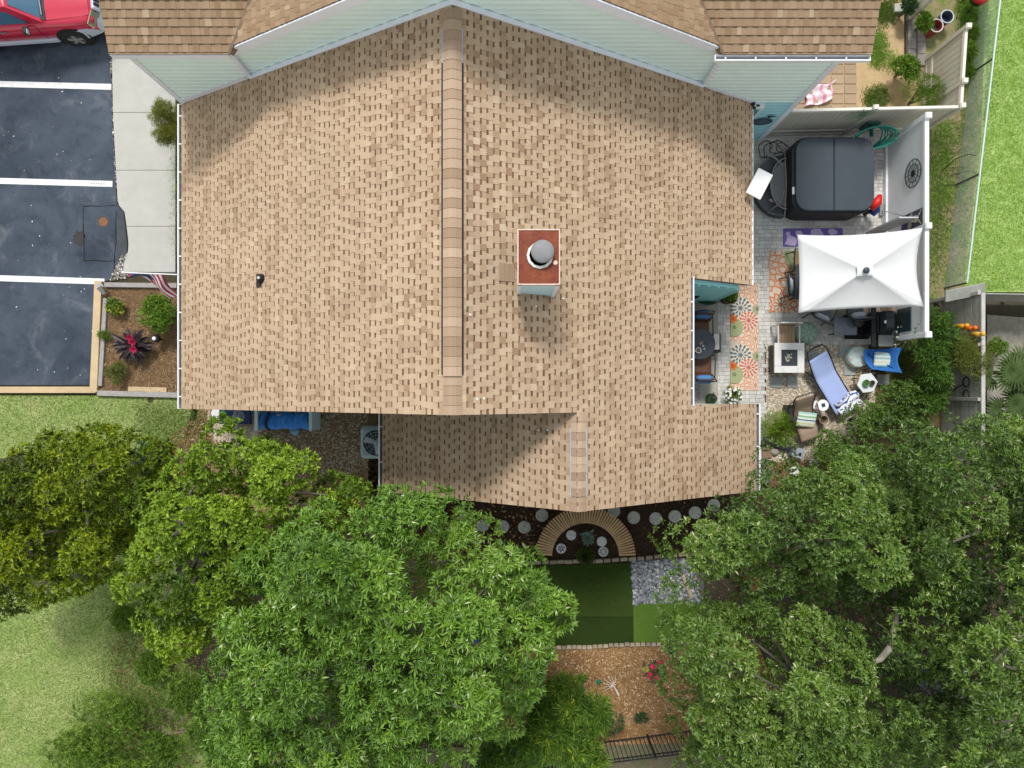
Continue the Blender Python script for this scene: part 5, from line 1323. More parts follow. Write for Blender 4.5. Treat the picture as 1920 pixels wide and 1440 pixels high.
def sandal(label, px, py, rz):
    t = thing('sandal', label, 'sandal', P(px,py,0.25), rz, 'pink sandals on the tub steps')
    q = MB(); q.prism([(0.0,-0.13),(0.035,-0.12),(0.045,-0.02),(0.04,0.08),(0.02,0.13),(-0.02,0.13),(-0.042,0.08),(-0.04,-0.02),(-0.032,-0.12)],0.0,0.02); q.build('sole', mat('pink_sole',(0.62,0.36,0.44),0.7), t)
    q = MB(); q.tube([(-0.04,0.02,0.015),(0,0.06,0.055),(0.04,0.02,0.015)],0.012,5); q.build('strap', mat('sandal_white',(0.72,0.68,0.70),0.6), t)
sandal('pink sandal on the tub steps, the upper one of the pair',1453,369,R(70)); sandal('pink sandal on the tub steps, the lower one of the pair',1450,377,R(75))
t = thing('swim_float', 'red and blue folded swim float between the tub and the white fence', 'swim float', (P(1641,382,0.7).x,P(1641,382,0.7).y,0))
q = MB(); q.tube([(-0.14,-0.14,0.72),(0.0,0.02,0.82),(0.09,0.20,0.78)],[0.10,0.13,0.06],10); q.build('red_panel', mat('float_red',(0.62,0.018,0.012),0.4,0.06), t, smooth=True)
q = MB(); q.tube([(0.02,-0.24,0.45),(0.10,-0.12,0.52),(0.13,0.06,0.55)],[0.09,0.13,0.08],10); q.build('blue_panel', mat('float_blue',(0.02,0.06,0.26),0.45,0.06), t, smooth=True)
q = MB(); q.tube([(0.05,-0.1,0.0),(0.06,-0.1,0.5)],0.06,8); q.build('stand', M_black, t)
t = thing('broom', 'thin grey pole leaning on the white fence near the red float', 'broom', (0,0,0)); q = MB(); q.tube([P(1654,394,0.02)+Vector((-0.05,0,0)),Vector((FX-0.07,4.62,1.15))],0.014,6); q.build('handle', M_greymetal, t); q=MB(); q.cbox(tuple(P(1652,394,0.05)),(0.10,0.32,0.1)); q.build('head', M_fr, t)

# mats and rugs
t = thing('yoga_mat', 'purple mat with pale lilac blotches on the pavers', 'mat', P(1524,445,0.021), R(0.5))
q = MB(); q.rbox((0,0,0.006),(LEN(112),LEN(34),0.012),0.05); q.build('mat', mat('mat_purple',(0.17,0.12,0.38),0.85,0.10,5.0,color2=(0.13,0.09,0.32),mix_scale=2.0), t)
q = MB(); g = random.Random(3)
for (mx,my,r) in ((-0.62,-0.10,0.17),(-0.40,0.12,0.09),(0.12,0.13,0.16),(0.55,0.15,0.12),(-0.7,0.1,0.06),(0.35,-0.1,0.12)):
    pts = []
    for k in range(12):
        rr = r*g.uniform(0.65,1.1); x = mx+rr*1.2*math.cos(2*math.pi*k/12); y = my+rr*math.sin(2*math.pi*k/12); pts.append((max(-0.8,min(0.8,x)),max(-0.235,min(0.235,y)),0.0135))
    q.poly(pts)
q.build('blotch_print', mat('mat_lilac',(0.50,0.40,0.62),0.85,0.15,20.0), t)

M_cream = mat('rug_cream',(0.62,0.52,0.41),0.95,0.08,30.0,bump=0.3,bscale=200.0)
RUGC = dict(o=mat('rug_orange',(0.66,0.24,0.10),0.95,0.10,30.0), d=mat('rug_deep_orange',(0.60,0.13,0.02),0.95,0.1,30.0), r=mat('rug_coral',(0.52,0.12,0.08),0.95,0.12,30.0), b=mat('rug_teal',(0.09,0.16,0.18),0.95,0.15,30.0), g=mat('rug_green',(0.33,0.36,0.19),0.95,0.12,30.0), c=mat('rug_cream2',(0.66,0.56,0.45),0.95,0.06,30.0))
RM = [M_cream]+[RUGC[k] for k in 'odrbgc']; RI = {k:i+1 for i,k in enumerate('odrbgc')}
def petal(q, c, a, r0, r1, w, z, mi, xl, yl):
    ca_, sa_ = math.cos(a), math.sin(a); pts = []
    for (f, ww) in ((0,0.0),(0.25,0.75),(0.6,1.0),(0.85,0.6),(1,0.0),(0.85,-0.6),(0.6,-1.0),(0.25,-0.75)):
        r = r0+(r1-r0)*f; x = c[0]+ca_*r-sa_*w*ww; y = c[1]+sa_*r+ca_*w*ww
        pts.append((max(-xl,min(xl,x)),max(-yl,min(yl,y)),z))
    if len({(round(p[0],4),round(p[1],4)) for p in pts}) < 3: return
    q.cm = mi; q.poly(pts)
def flower(q, c, Rr, rings, n, col, z, xl, yl, fill='c', bg=None, wk=1.0):
    if bg:
        q.cm = RI[bg]; q.poly([(max(-xl,min(xl,c[0]+Rr*math.cos(2*math.pi*k/24))),max(-yl,min(yl,c[1]+Rr*math.sin(2*math.pi*k/24))),z-0.0012) for k in range(24)])
    for ri in range(rings, 0, -1):
        r0, r1 = Rr*(ri-1)/rings*0.92, Rr*ri/rings; nn = int(n*(0.7+0.3*ri)); 
        for k in range(nn):
            a = 2*math.pi*(k+0.5*(ri%2))/nn; w = wk*math.pi*(r0*0.35+r1*0.65)/nn*0.92
            petal(q,c,a,r0,r1,w,z+0.0012*(rings-ri),RI[col],xl,yl)
            if fill: petal(q,c,a,r0+(r1-r0)*0.16,r1-(r1-r0)*0.13,w*0.62,z+0.0012*(rings-ri)+0.0006,RI[fill],xl,yl)
    q.cm = RI[col]; q.poly([(max(-xl,min(xl,c[0]+Rr*0.08*math.cos(2*math.pi*k/10))),max(-yl,min(yl,c[1]+Rr*0.08*math.sin(2*math.pi*k/10))),z+0.006) for k in range(10)]); q.cm = 0
rc = P(1395,632,0.021); hx, hy = LEN(26), LEN(100)
t = thing('rug', 'long runner rug with orange coral and teal flowers on the pavers', 'rug', rc)
q = MB(); q.box(-hx,hx,-hy,hy,0,0.008)
def L2(px,py): return ((px-1395)*20/F_PX, -(py-632)*20/F_PX)
for yy in (547,635,722): flower(q,L2(1416,yy),LEN(32),3,8,'o',0.011,hx,hy,wk=0.9)
for dy in (0,88):
    flower(q,L2(1374,616+dy),LEN(24),3,8,'o',0.0108,hx,hy,wk=0.9)
    flower(q,L2(1388,578+dy),LEN(21),3,9,'b',0.019,hx,hy,fill=None,bg='c',wk=0.62); flower(q,L2(1403,601+dy),LEN(18),3,9,'r',0.026,hx,hy,fill=None,bg='c',wk=0.66)
    flower(q,L2(1376,614+dy),LEN(17),2,9,'g',0.034,hx,hy,fill=None,bg='g'); flower(q,L2(1373,598+dy),LEN(10),1,8,'d',0.040,hx,hy,fill=None,wk=0.8)
    flower(q,L2(1420,580+dy),LEN(9),1,8,'g',0.030,hx,hy,fill=None,bg='g')
q.build('rug_pile', RM, t)
rc2 = P(1566,528,0.021); hx2, hy2 = LEN(124), LEN(58)
t = thing('rug', 'large outdoor rug with orange petals under the white umbrella', 'rug', rc2)
q = MB(); q.box(-hx2,hx2,-hy2,hy2,0,0.008)
def L3(px,py): return ((px-1566)*20/F_PX, -(py-528)*20/F_PX)
flower(q,L3(1463,571),LEN(34),2,9,'d',0.011,hx2,hy2); flower(q,L3(1430,497),LEN(62),4,9,'o',0.0112,hx2,hy2); 
flower(q,L3(1500,480),LEN(30),1,9,'g',0.0225,hx2,hy2,fill=None,bg='g'); flower(q,L3(1520,560),LEN(30),2,9,'o',0.017,hx2,hy2)
for k in range(4): flower(q,L3(1570+k*38,500+(k%2)*45),LEN(30),3,9,'obdr'[k],0.02+0.006*k,hx2,hy2)
q.build('rug_pile', RM, t)

# umbrella
uc = P(1621,508,2.62)
um = thing('patio_umbrella', 'large white rectangular patio umbrella with black top knob', 'umbrella', (uc.x,uc.y,0))
cor = [P(1495,440,2.28),P(1730,427,2.28),P(1732,575,2.28),P(1497,587,2.28)]
cor = [c-Vector((uc.x,uc.y,0)) for c in cor]; apex = Vector((0,0,2.62))
M_canvas = M_fabric('white_canvas',(0.64,0.64,0.645),0.02)
for k in range(4):
    a, b_ = cor[k], cor[(k+1)%4]
    def fn(u,v,a=a,b_=b_):
        e = a.lerp(b_,u); bow = 4*u*(1-u)
        e = e*(1-0.06*bow) + Vector((0,0,0.012*bow))
        p = apex.lerp(e,v); sag = 0.05*bow*math.sin(math.pi*v)
        return p - Vector((0,0,sag)) if v > 0.0 else apex
    q = MB(); q.grid(fn,14,12); o = q.build('canopy_panel', M_canvas, um, smooth=True); mo = o.modifiers.new('thickness','SOLIDIFY'); mo.thickness = 0.004
for k in range(8):
    e = cor[k//2] if k%2==0 else (cor[k//2]+cor[(k//2+1)%4])/2*0.95
    q = MB(); q.tube([apex-Vector((0,0,0.10)), apex.lerp(e,0.5)-Vector((0,0,0.15 if k%2 else 0.06)), apex.lerp(e,0.97)-Vector((0,0,0.05))],0.011,5); q.build('rib', M_greymetal, um)
q = MB(); vk = [c*0.13 for c in cor]
for k in range(4):
    a, b_ = vk[k].copy(), vk[(k+1)%4].copy(); a.z = b_.z = 0; m_ = (a+b_)*0.47
    q.add([(0,0,2.665),(a.x,a.y,2.615),(m_.x,m_.y,2.625),(b_.x,b_.y,2.615)],[(0,1,2),(0,2,3)])
o = q.build('vent_top', M_canvas, um); mo = o.modifiers.new('thickness','SOLIDIFY'); mo.thickness = 0.005
q = MB(); q.lathe([(0.075,2.69),(0.08,2.72),(0.065,2.74),(0.03,2.75)],14); q.build('finial', mat('finial_slate',(0.035,0.05,0.065),0.4), um, smooth=True)
q = MB(); q.tube([(0,0,0.05),(0,0,2.68)],0.024,10); q.build('pole', M_greymetal, um); q = MB(); q.lathe([(0.28,0.0),(0.27,0.06),(0.08,0.09),(0.05,0.2)],18); q.build('base', M_black, um)
# table and chairs under the umbrella
tb = thing('dining_table', 'dark glass dining table under the white umbrella', 'table', (uc.x-0.10,uc.y+0.02,0.03))
q = MB(); q.rbox((0,0,0.71),(1.7,0.95,0.025),0.05); q.build('table_top', mat('smoked_glass',(0.06,0.065,0.07),0.15,0.05), tb)
for sx in (-1,1):
    for sy in (-1,1): q = MB(); q.tube([(sx*0.72,sy*0.38,0),(sx*0.70,sy*0.36,0.70)],0.022,6); q.build('leg', M_blackmetal, tb)
M_sling = M_fabric('tan_sling',(0.30,0.21,0.10)); M_gcush = M_fabric('pale_grey_cushion',(0.42,0.45,0.50)); M_gseat = M_fabric('slate_cushion',(0.17,0.19,0.21))
def patio_chair(label, x, y, rz, m_seat, cushion=None, group='chairs around the umbrella table'):
    t = thing('patio_chair', label, 'chair', (x,y,0.03), rz, group)      # faces +X
    q = MB(); q.grid(lambda u,v: Vector((-0.26+0.52*u,(v-0.5)*0.50,0.42-0.03*math.sin(math.pi*u)+0.02*u)),6,4); o = q.build('seat', m_seat, t, smooth=True); mo = o.modifiers.new('thickness','SOLIDIFY'); mo.thickness = 0.02
    q = MB(); q.grid(lambda u,v: Vector((-0.27-0.17*u-0.05*math.sin(math.pi*u),(v-0.5)*0.48,0.43+0.48*u)),6,4); o = q.build('backrest', m_seat, t, smooth=True); mo = o.modifiers.new('thickness','SOLIDIFY'); mo.thickness = 0.02
    for s in (-1,1):
        q = MB(); q.tube([(0.26,s*0.29,0.0),(0.25,s*0.29,0.60),(0.16,s*0.30,0.635),(-0.36,s*0.29,0.62)],0.016,6); q.build('leg', M_blackmetal, t)
        q = MB(); q.tube([(-0.38,s*0.27,0.0),(-0.27,s*0.27,0.42),(-0.47,s*0.26,0.93)],0.016,6); q.build('leg', M_blackmetal, t)
    q = MB(); q.tube([(-0.47,-0.26,0.93),(-0.50,0,0.95),(-0.47,0.26,0.93)],0.016,6); q.tube([(0.25,-0.29,0.40),(0.25,0.29,0.40)],0.014,6); q.build('frame', M_blackmetal, t)
    if cushion:
        q = MB(); q.tube([(-0.33,-0.20,0.62),(-0.33,-0.12,0.64),(-0.33,0.12,0.64),(-0.33,0.20,0.62)],[0.05,0.095,0.095,0.05],8); q.build('cushion', cushion, t, smooth=True)
    return t
p = P(1492,536,0.5); patio_chair('slate chair with a pale grey cushion left of the umbrella', p.x+0.10, p.y, R(2), M_gseat, M_gcush)
p = P(1502,490,0.5); patio_chair('tan sling chair left of the umbrella above the slate chair', p.x+0.12, p.y, R(-3), M_sling)
p = P(1545,576,0.5); patio_chair('grey chair half under the umbrella at its lower left edge', p.x, p.y, R(68), M_gseat, M_gcush)
p = P(1603,570,0.5); patio_chair('grey chair half under the umbrella by the black grill', p.x, p.y, R(95), M_gseat, M_gcush)
# grill, mat, little table
gc = P(1668,604,1.05)
gr_ = thing('gas_grill', 'black gas grill with a round badge beside the white fence', 'grill', (gc.x,gc.y,0.02))
q = MB(); q.rbox((0.0,0,0.45),(0.46,0.62,0.75),0.04); q.build('cart', M_black, gr_)
q = MB(); rings=[]
for y in np.linspace(-0.30,0.30,9):
    e = 1-0.10*(abs(y)/0.30)**4; rings.append([Vector((-0.22*e,y,0.86)),Vector((-0.23*e,y,0.98*e)),Vector((-0.14*e,y,1.13*e)),Vector((0.05*e,y,1.18*e)),Vector((0.20*e,y,1.06*e)),Vector((0.22*e,y,0.86))])
loft(q,rings); q.build('hood', mat('hood_black',(0.018,0.021,0.026),0.35,0.1), gr_, smooth=False)
q = MB(); q.lathe([(0.045,0.0),(0.04,0.012),(0.02,0.015)],14,(-0.15,0.0,1.115)); q.build('badge', M_white, gr_)
q = MB(); q.tube([(-0.30,-0.25,1.0),(-0.30,0.25,1.0)],0.016,6); q.build('handle', M_blackmetal, gr_)
q = MB(); q.rbox((-0.33,-0.02,0.84),(0.13,1.25,0.04),0.02); q.build('front_shelf', M_black, gr_)
q = MB(); q.rbox((0.0,-0.48,0.84),(0.40,0.32,0.03),0.03); q.build('side_shelf', mat('shelf_steel',(0.22,0.22,0.22),0.4,0.25,14.0,metal=0.4), gr_)
q = MB(); q.rbox((0.05,0.47,0.84),(0.40,0.30,0.03),0.03); q.build('side_shelf', mat('shelf_tan',(0.45,0.33,0.22),0.6,0.2,9.0), gr_)
q = MB(); q.lathe([(0.16,0.0),(0.15,0.04),(0.05,0.06)],10,(-0.62,0.06,0.62)); q.tube([(-0.62,0.06,0),(-0.62,0.06,0.62)],0.03,6); q.build('grease_tray', M_black, gr_)
t = thing('grill_mat', 'black rectangular mat on the pavers in front of the grill', 'mat', P(1606,613,0.021)); q = MB(); q.rbox((0,0,0.004),(LEN(46),LEN(46),0.008),0.02); q.build('mat', mat('mat_black',(0.012,0.012,0.014),0.8,0.2,6.0), t)
t = thing('side_table', 'square smoky glass side table between the grill mat and umbrella', 'table', (P(1585,612,0.45).x,P(1585,612,0.45).y,0.02))
q = MB(); q.rbox((0,0,0.44),(LEN(43,.45),LEN(33,.45),0.018),0.02); q.build('table_top', mat('smoky_top',(0.13,0.15,0.18),0.15,0.15,3.0), t)
for sx in (-1,1):
    for sy in (-1,1): q = MB(); q.tube([(sx*0.27,sy*0.20,0),(sx*0.27,sy*0.20,0.435)],0.014,6); q.build('leg', M_blackmetal, t)
# fire table
ft = P(1480,671,0.62)
t = thing('fire_table', 'square white marble fire table with dark centre and pale stones', 'fire table', (ft.x,ft.y,0.0))
M_marb = mat('white_marble',(0.66,0.645,0.62),0.35,0.08,2.5,color2=(0.56,0.55,0.53),mix_scale=3.0,mix_pos=0.66,mix_w=0.06)
S_ = LEN(28,.62); I_ = LEN(15,.62)
q = MB(); q.box(-S_+0.05,S_-0.05,-S_+0.05,S_-0.05,0,0.57); q.build('body', mat('fire_dark',(0.06,0.06,0.065),0.6,0.2), t)
for (a0,a1,b0,b1) in ((-S_,-I_-0.003,-I_,S_),(-S_,I_,-S_,-I_-0.003),(I_+0.003,S_,-S_,I_),(-I_,S_,I_+0.003,S_)):
    q = MB(); q.rbox(((a0+a1)/2,(b0+b1)/2,0.60),(a1-a0,b1-b0,0.06),0.006,n=1); q.build('tile', M_marb, t)
q = MB(); q.rbox((0,0,0.585),(2*I_-0.01,2*I_-0.01,0.03),0.01); q.build('burner_pan', mat('pan_slate',(0.028,0.035,0.045),0.4,0.15), t)
g = random.Random(9); q = MB()
for k in range(22):
    a = g.uniform(0,6.28); r = 0.13*math.sqrt(g.random()); q.blob((r*math.cos(a),r*math.sin(a),0.615),g.uniform(0.018,0.034),5,3,0.6,0.25,rnd=g)
stuff(q.build('fire_stone', mat('fire_stone',(0.42,0.38,0.33),0.7,0.35,30.0), t))
# slatted chair behind the fire table
t = thing('garden_chair', 'white framed garden chair with brown slats behind the fire table', 'chair', (P(1474,630,0.4).x,P(1474,630,0.4).y,0.02), R(-90))
for s in (-1,1):
    q = MB(); q.tube([(0.24,s*0.29,0),(0.24,s*0.29,0.58),(-0.26,s*0.29,0.58),(-0.30,s*0.29,0.0)],0.022,6); q.build('leg', mat('chair_cream',(0.62,0.60,0.56),0.5,0.06), t)
q = MB(); q.tube([(-0.27,-0.29,0.30),(-0.33,-0.28,0.80),(-0.33,0.28,0.80),(-0.27,0.29,0.30)],0.022,6); q.tube([(0.23,-0.28,0.38),(0.23,0.28,0.38)],0.02,6); q.build('frame', mat('chair_cream',(0,0,0)), t)
q = MB(); q.rbox((0,0,0),(0.50,0.085,0.018),0.005,n=1); me = q.mesh('slat', mat('chair_slat',(0.36,0.24,0.14),0.7,0.12,6.0,obj_var=0.1))
for k in range(5): link('slat', me, t, (-0.01,-0.19+0.095*k,0.40))
q = MB(); q.rbox((0,0,0),(0.018,0.085,0.40),0.005,n=1); me = q.mesh('slat', mat('chair_slat',(0,0,0)))
for k in range(5): o = link('slat', me, t, (-0.31,-0.19+0.095*k,0.60)); o.rotation_euler = (0,R(-8),0)
t = thing('pouf', 'round sage green pouf beside the slatted garden chair', 'pouf', P(1506,626,0.02))
q = MB(); q.lathe([(0.22,0.0),(0.30,0.08),(0.315,0.2),(0.28,0.32),(0.15,0.38),(0.03,0.39)],24); q.build('cover', M_fabric('sage_fabric',(0.29,0.41,0.32)), t, smooth=True)
q = MB()
for k in range(8):
    a = 2*math.pi*k/8; q.tube([(0.04*math.cos(a),0.04*math.sin(a),0.395),(0.15*math.cos(a),0.15*math.sin(a),0.386),(0.285*math.cos(a),0.285*math.sin(a),0.322)],0.006,4)
stuff(q.build('seam', M_fabric('sage_dark_seam',(0.13,0.20,0.15)), t))
t = thing('pouf', 'round mint pouf with pink flower print on the gravel', 'pouf', P(1601,670,0.0))
q = MB(); q.lathe([(0.25,0.0),(0.29,0.04),(0.30,0.16),(0.29,0.28),(0.26,0.315),(0.12,0.325),(0.03,0.327)],26); q.build('cover', mat('floral_mint',(0.60,0.76,0.70),0.9,0.16,16.0,color2=(0.72,0.42,0.42),mix_scale=7.0,mix_pos=0.58,mix_w=0.06,bump=0.2,bscale=150.0), t, smooth=True)
q = MB(); q.tube(ringpts(0.285,26,0.07),0.008,4,closed=True); q.tube(ringpts(0.277,26,0.275),0.007,4,closed=True); q.build('piping', M_fabric('pouf_piping',(0.35,0.42,0.40)), t)
# square stones in the gravel
M_slate = mat('slate_paver',(0.34,0.36,0.34),0.9,0.12,6.0,bump=0.3)
for k, (a, b_, w, h, lab) in enumerate(((1455,717,22,20,'square grey paver in the gravel, left of the pair below the fire table'),(1484,717,18,20,'square grey paver in the gravel, right of the pair below the fire table'),(1522,668,20,20,'square grey paver under the head of the blue lounger'),(1583,658,22,20,'square grey paver beside the floral pouf'),(1592,694,22,20,'square grey paver just below the floral pouf'),(1655,712,22,20,'square grey paver below the blue butterfly chair'))):
    t = thing('paving_stone', lab, 'paving stone', P(a,b_,0.0), group='square pavers in the gravel'); q = MB(); q.rbox((0,0,0.02),(LEN(w),LEN(h),0.05),0.01); q.build('stone', M_slate, t)
# blue lounger with towel
h0, h1 = P(1532,668,0.55), P(1585,768,0.33); d = h1-h0; L_ = d.to_2d().length
t = thing('sun_lounger', 'periwinkle blue sling sun lounger with dark frame on the gravel', 'sun lounger', (h0.x,h0.y,0), math.atan2(d.y,d.x))
def lz(x): return 0.36+max(0,(0.62-x))*0.42
q = MB(); q.grid(lambda u,v: Vector((u*L_,(v-0.5)*0.60,lz(u*L_)-0.03*math.sin(math.pi*v))),20,6); o = q.build('sling', M_fabric('periwinkle_sling',(0.34,0.42,0.68),0.04), t, smooth=True); mo = o.modifiers.new('thickness','SOLIDIFY'); mo.thickness = 0.008
for s in (-1,1):
    q = MB(); q.tube([(-0.08,s*0.30,lz(-0.08)+0.02)]+[(x,s*0.315,lz(x)) for x in (0.3,0.62,1.1,L_)],0.018,6); q.build('side_rail', M_blackmetal, t)
    q = MB(); q.tube([(0.25,s*0.32,0.02),(0.45,s*0.325,0.36)],0.016,6); q.build('leg', M_blackmetal, t); q = MB(); q.tube([(1.35,s*0.32,0.02),(1.30,s*0.325,0.36)],0.016,6); q.build('leg', M_blackmetal, t)
q = MB(); q.tube([(-0.08,-0.30,lz(-0.08)+0.02),(-0.24,-0.22,lz(-0.2)-0.02),(-0.26,0.0,lz(-0.2)-0.03),(-0.24,0.22,lz(-0.2)-0.02),(-0.08,0.30,lz(-0.08)+0.02)],0.018,6); q.build('head_bow', M_blackmetal, t)
tw = thing('towel', 'white and blue patterned towel bunched on the foot of the lounger', 'towel', P(1592,757,0.39), math.atan2(d.y,d.x))
def tfn(u,v): 
    x,y=(u-0.5)*0.42,(v-0.5)*0.72; return Vector((x+0.05*math.sin(6*v+1)-0.1*abs(v-0.5), y, 0.04+0.045*math.sin(10*u+5*v)+0.03*math.sin(14*v+3*u)-0.14*max(0,abs(v-0.5)-0.38)*4))
g = random.Random(12); pat = [[g.random() for _ in range(12)] for _ in range(16)]
q = MB(); q.grid(tfn,24,32,tone_fn=lambda u,v: 0.05 if pat[int(v*15.9)][int(u*11.9)]<0.16 or abs(u-0.25-0.1*math.sin(5*v))<0.04 else 0.9)
o = q.build('cloth', tone_mat('blue_white_towel',[(0.0,(0.02,0.07,0.24)),(0.3,(0.10,0.18,0.45)),(0.6,(0.66,0.68,0.74)),(1.0,(0.75,0.75,0.78))],0.9,0.0), tw, tones=True, smooth=True); mo = o.modifiers.new('thickness','SOLIDIFY'); mo.thickness = 0.008
# butterfly chair with cushion
bc = P(1656,676,0.5)
t = thing('butterfly_chair', 'bright blue butterfly sling chair by the white fence end', 'chair', (bc.x,bc.y,0))
cn = [P(1624,655,0.70)-bc, P(1693,651,0.86)-bc, P(1691,700,0.92)-bc, P(1637,692,0.70)-bc]
cz = [0.62,0.86,0.95,0.62]
def bf(u,v):
    a_ = Vector((cn[0].x,cn[0].y,0)); b2 = Vector((cn[1].x,cn[1].y,0)); c2 = Vector((cn[2].x,cn[2].y,0)); d2 = Vector((cn[3].x,cn[3].y,0))
    p = (a_*(1-u)+b2*u)*(1-v)+(d2*(1-u)+c2*u)*v
    z = (cz[0]*(1-u)+cz[1]*u)*(1-v)+(cz[3]*(1-u)+cz[2]*u)*v
    bowx = 4*u*(1-u); bowy = 4*v*(1-v)
    ctr_ = (a_+b2+c2+d2)/4
    p = p.lerp(ctr_, 0.10*bowx*(1-bowy)*0.4+0.20*bowy*(1-bowx)*(1 if u>0.5 else -0.55))
    z -= 0.40*(bowx*0.35+bowy*0.65)*(0.4+0.6*bowx)
    return Vector((p.x,p.y,z))
q = MB(); q.grid(bf,14,14); o = q.build('sling', M_fabric('bright_blue_canvas',(0.035,0.155,0.46),0.05), t, smooth=True); mo = o.modifiers.new('thickness','SOLIDIFY'); mo.thickness = 0.01
q = MB()
ft_ = [(-0.30,0.28,0.01),(0.30,0.28,0.01),(0.30,-0.28,0.01),(-0.30,-0.28,0.01)]
for i in range(4):
    c_ = Vector((cn[i].x,cn[i].y,cz[i]-0.02)); q.tube([c_, Vector(ft_[(i+2)%4])],0.011,5)
for i in range(4): q.tube([ft_[i],ft_[(i+1)%4]],0.011,5)
q.build('frame', M_blackmetal, t)
def stripe_cushion(label, loc, size, rot, stops, n, h=0.12, axis='u'):
    t = thing('cushion', label, 'cushion', loc); t.rotation_euler = rot
    def f(u,v): 
        e = (16*u*(1-u)*v*(1-v))**0.35; return Vector(((u-0.5)*size[0]*(1-0.06*4*v*(1-v)*0-0.0),(v-0.5)*size[1],h/2*e))
    q = MB(); tf = (lambda u,v: (int((v if axis=='v' else u)*n)%len(stops)+0.5)/len(stops))
    q.grid(f,24,24,tone_fn=tf); m_ = len(q.v); 
    vs = [(a_,b_,-c_) for a_,b_,c_ in q.v]; fs = [tuple(reversed(ff)) for ff in q.f]; tt = list(q.t)
    for ff, t_ in zip(fs, tt): q.f.append(tuple(i+m_ for i in ff)); q.t.append(t_); q.m.append(0)
    q.v += vs
    q.build('cover', tone_mat('stripes_'+label[:14].replace(' ','_'),[((i)/len(stops),c) for i,c in enumerate(stops)],0.9,0.03,mode='CONSTANT'), t, tones=True, smooth=True)
    return t
mint, whi, grn, blu, lim = (0.30,0.50,0.44),(0.68,0.68,0.64),(0.22,0.42,0.22),(0.05,0.13,0.24),(0.56,0.58,0.30)
stripe_cushion('square mint and cream striped cushion on the blue butterfly chair', P(1655,674,0.52), (0.44,0.42), (R(2),R(-14),R(-4)), [mint,whi,(0.55,0.60,0.42),whi,mint,whi,(0.30,0.55,0.55),whi], 8, axis='v')
# hexagon table with pots, bentwood chair
hc_ = P(1626,718,0.5)
t = thing('side_table', 'white hexagonal side table holding two small pots', 'table', (hc_.x,hc_.y,0))
q = MB(); q.prism([(0.29*math.cos(R(60*k+8)),0.29*math.sin(R(60*k+8))) for k in range(6)],0.47,0.50); q.build('table_top', mat('white_top',(0.68,0.70,0.71),0.4,0.15,6.0), t)
for k in range(3):
    a = R(120*k+20); q = MB(); q.tube([(0.22*math.cos(a),0.22*math.sin(a),0),(0.16*math.cos(a),0.16*math.sin(a),0.47)],0.016,6); q.build('leg', M_blackmetal, t)
for (dx,dy,r,col,lab,nm) in ((-0.07,0.0,0.095,(0.05,0.28,0.06),'round green pot on the white hexagonal table','pot'),(0.10,0.0,0.075,(0.10,0.06,0.035),'small brown pot on the white hexagonal table','pot')):
    tt = thing(nm, lab, 'pot', (hc_.x+dx,hc_.y+dy,0.50)); q = MB(); q.lathe([(r*0.7,0),(r,r*1.1),(r*0.98,r*1.2),(r*0.82,r*1.15),(r*0.78,r*0.9)],16,cap_top=False); q.build('pot_wall', mat('pot_'+str(r),col,0.45,0.1), tt)
    q = MB(); q.lathe([(r*0.80,r*0.9),(r*0.2,r*1.0)],12); q.build('soil', mat('pot_soil_'+str(r),(0.06,0.10,0.03) if r>0.08 else (0.03,0.02,0.015),0.9,0.3,20.0), tt)
t = thing('bentwood_chair', 'tan bentwood chair partly behind the white hexagonal table', 'chair', P(1606,716,0.0), R(-20))
q = MB(); q.lathe([(0.20,0.42),(0.21,0.44),(0.18,0.45)],16); q.build('seat', mat('bentwood',(0.33,0.21,0.10),0.6,0.15), t)
q = MB(); q.tube([(-0.19,-0.20,0.43),(-0.27,-0.17,0.66),(-0.30,0.0,0.72),(-0.27,0.17,0.66),(-0.19,0.20,0.43)],0.016,6); q.build('backrest', mat('bentwood',(0,0,0)), t)
for k in range(4):
    a = R(90*k+45); q = MB(); q.tube([(0.17*math.cos(a),0.17*math.sin(a),0.43),(0.21*math.cos(a),0.21*math.sin(a),0)],0.014,6); q.build('leg', mat('bentwood',(0,0,0)), t)
# tan lounge chair with pillow
a0, a1 = P(1500,742,0.95), P(1526,806,0.40)
t = thing('lounge_chair', 'tan sling reclining chair with dark bronze frame below the gravel', 'lounge chair', (P(1508,785,0.4).x,P(1508,785,0.4).y,0), R(-72))
M_bronze = mat('bronze_frame',(0.045,0.033,0.026),0.5,0.15)
prof = [(-0.62,0.92),(-0.50,0.80),(-0.30,0.55),(-0.10,0.40),(0.15,0.37),(0.35,0.42),(0.62,0.36)]
def lp(u):
    k = u*(len(prof)-1); i = min(int(k),len(prof)-2); f = k-i; return prof[i][0]+(prof[i+1][0]-prof[i][0])*f, prof[i][1]+(prof[i+1][1]-prof[i][1])*f
q = MB(); q.grid(lambda u,v: Vector((lp(u)[0],(v-0.5)*0.52,lp(u)[1])),24,4); o = q.build('sling', M_fabric('tan_mesh',(0.33,0.235,0.175)), t, smooth=True); mo = o.modifiers.new('thickness','SOLIDIFY'); mo.thickness = 0.01
q = MB(); q.tube([(-0.45,-0.31,0.70),(-0.62,-0.31,0.90),(-0.70,-0.24,0.97),(-0.70,0.24,0.97),(-0.62,0.31,0.90),(-0.45,0.31,0.70)],0.018,6); q.build('back_frame', M_bronze, t)
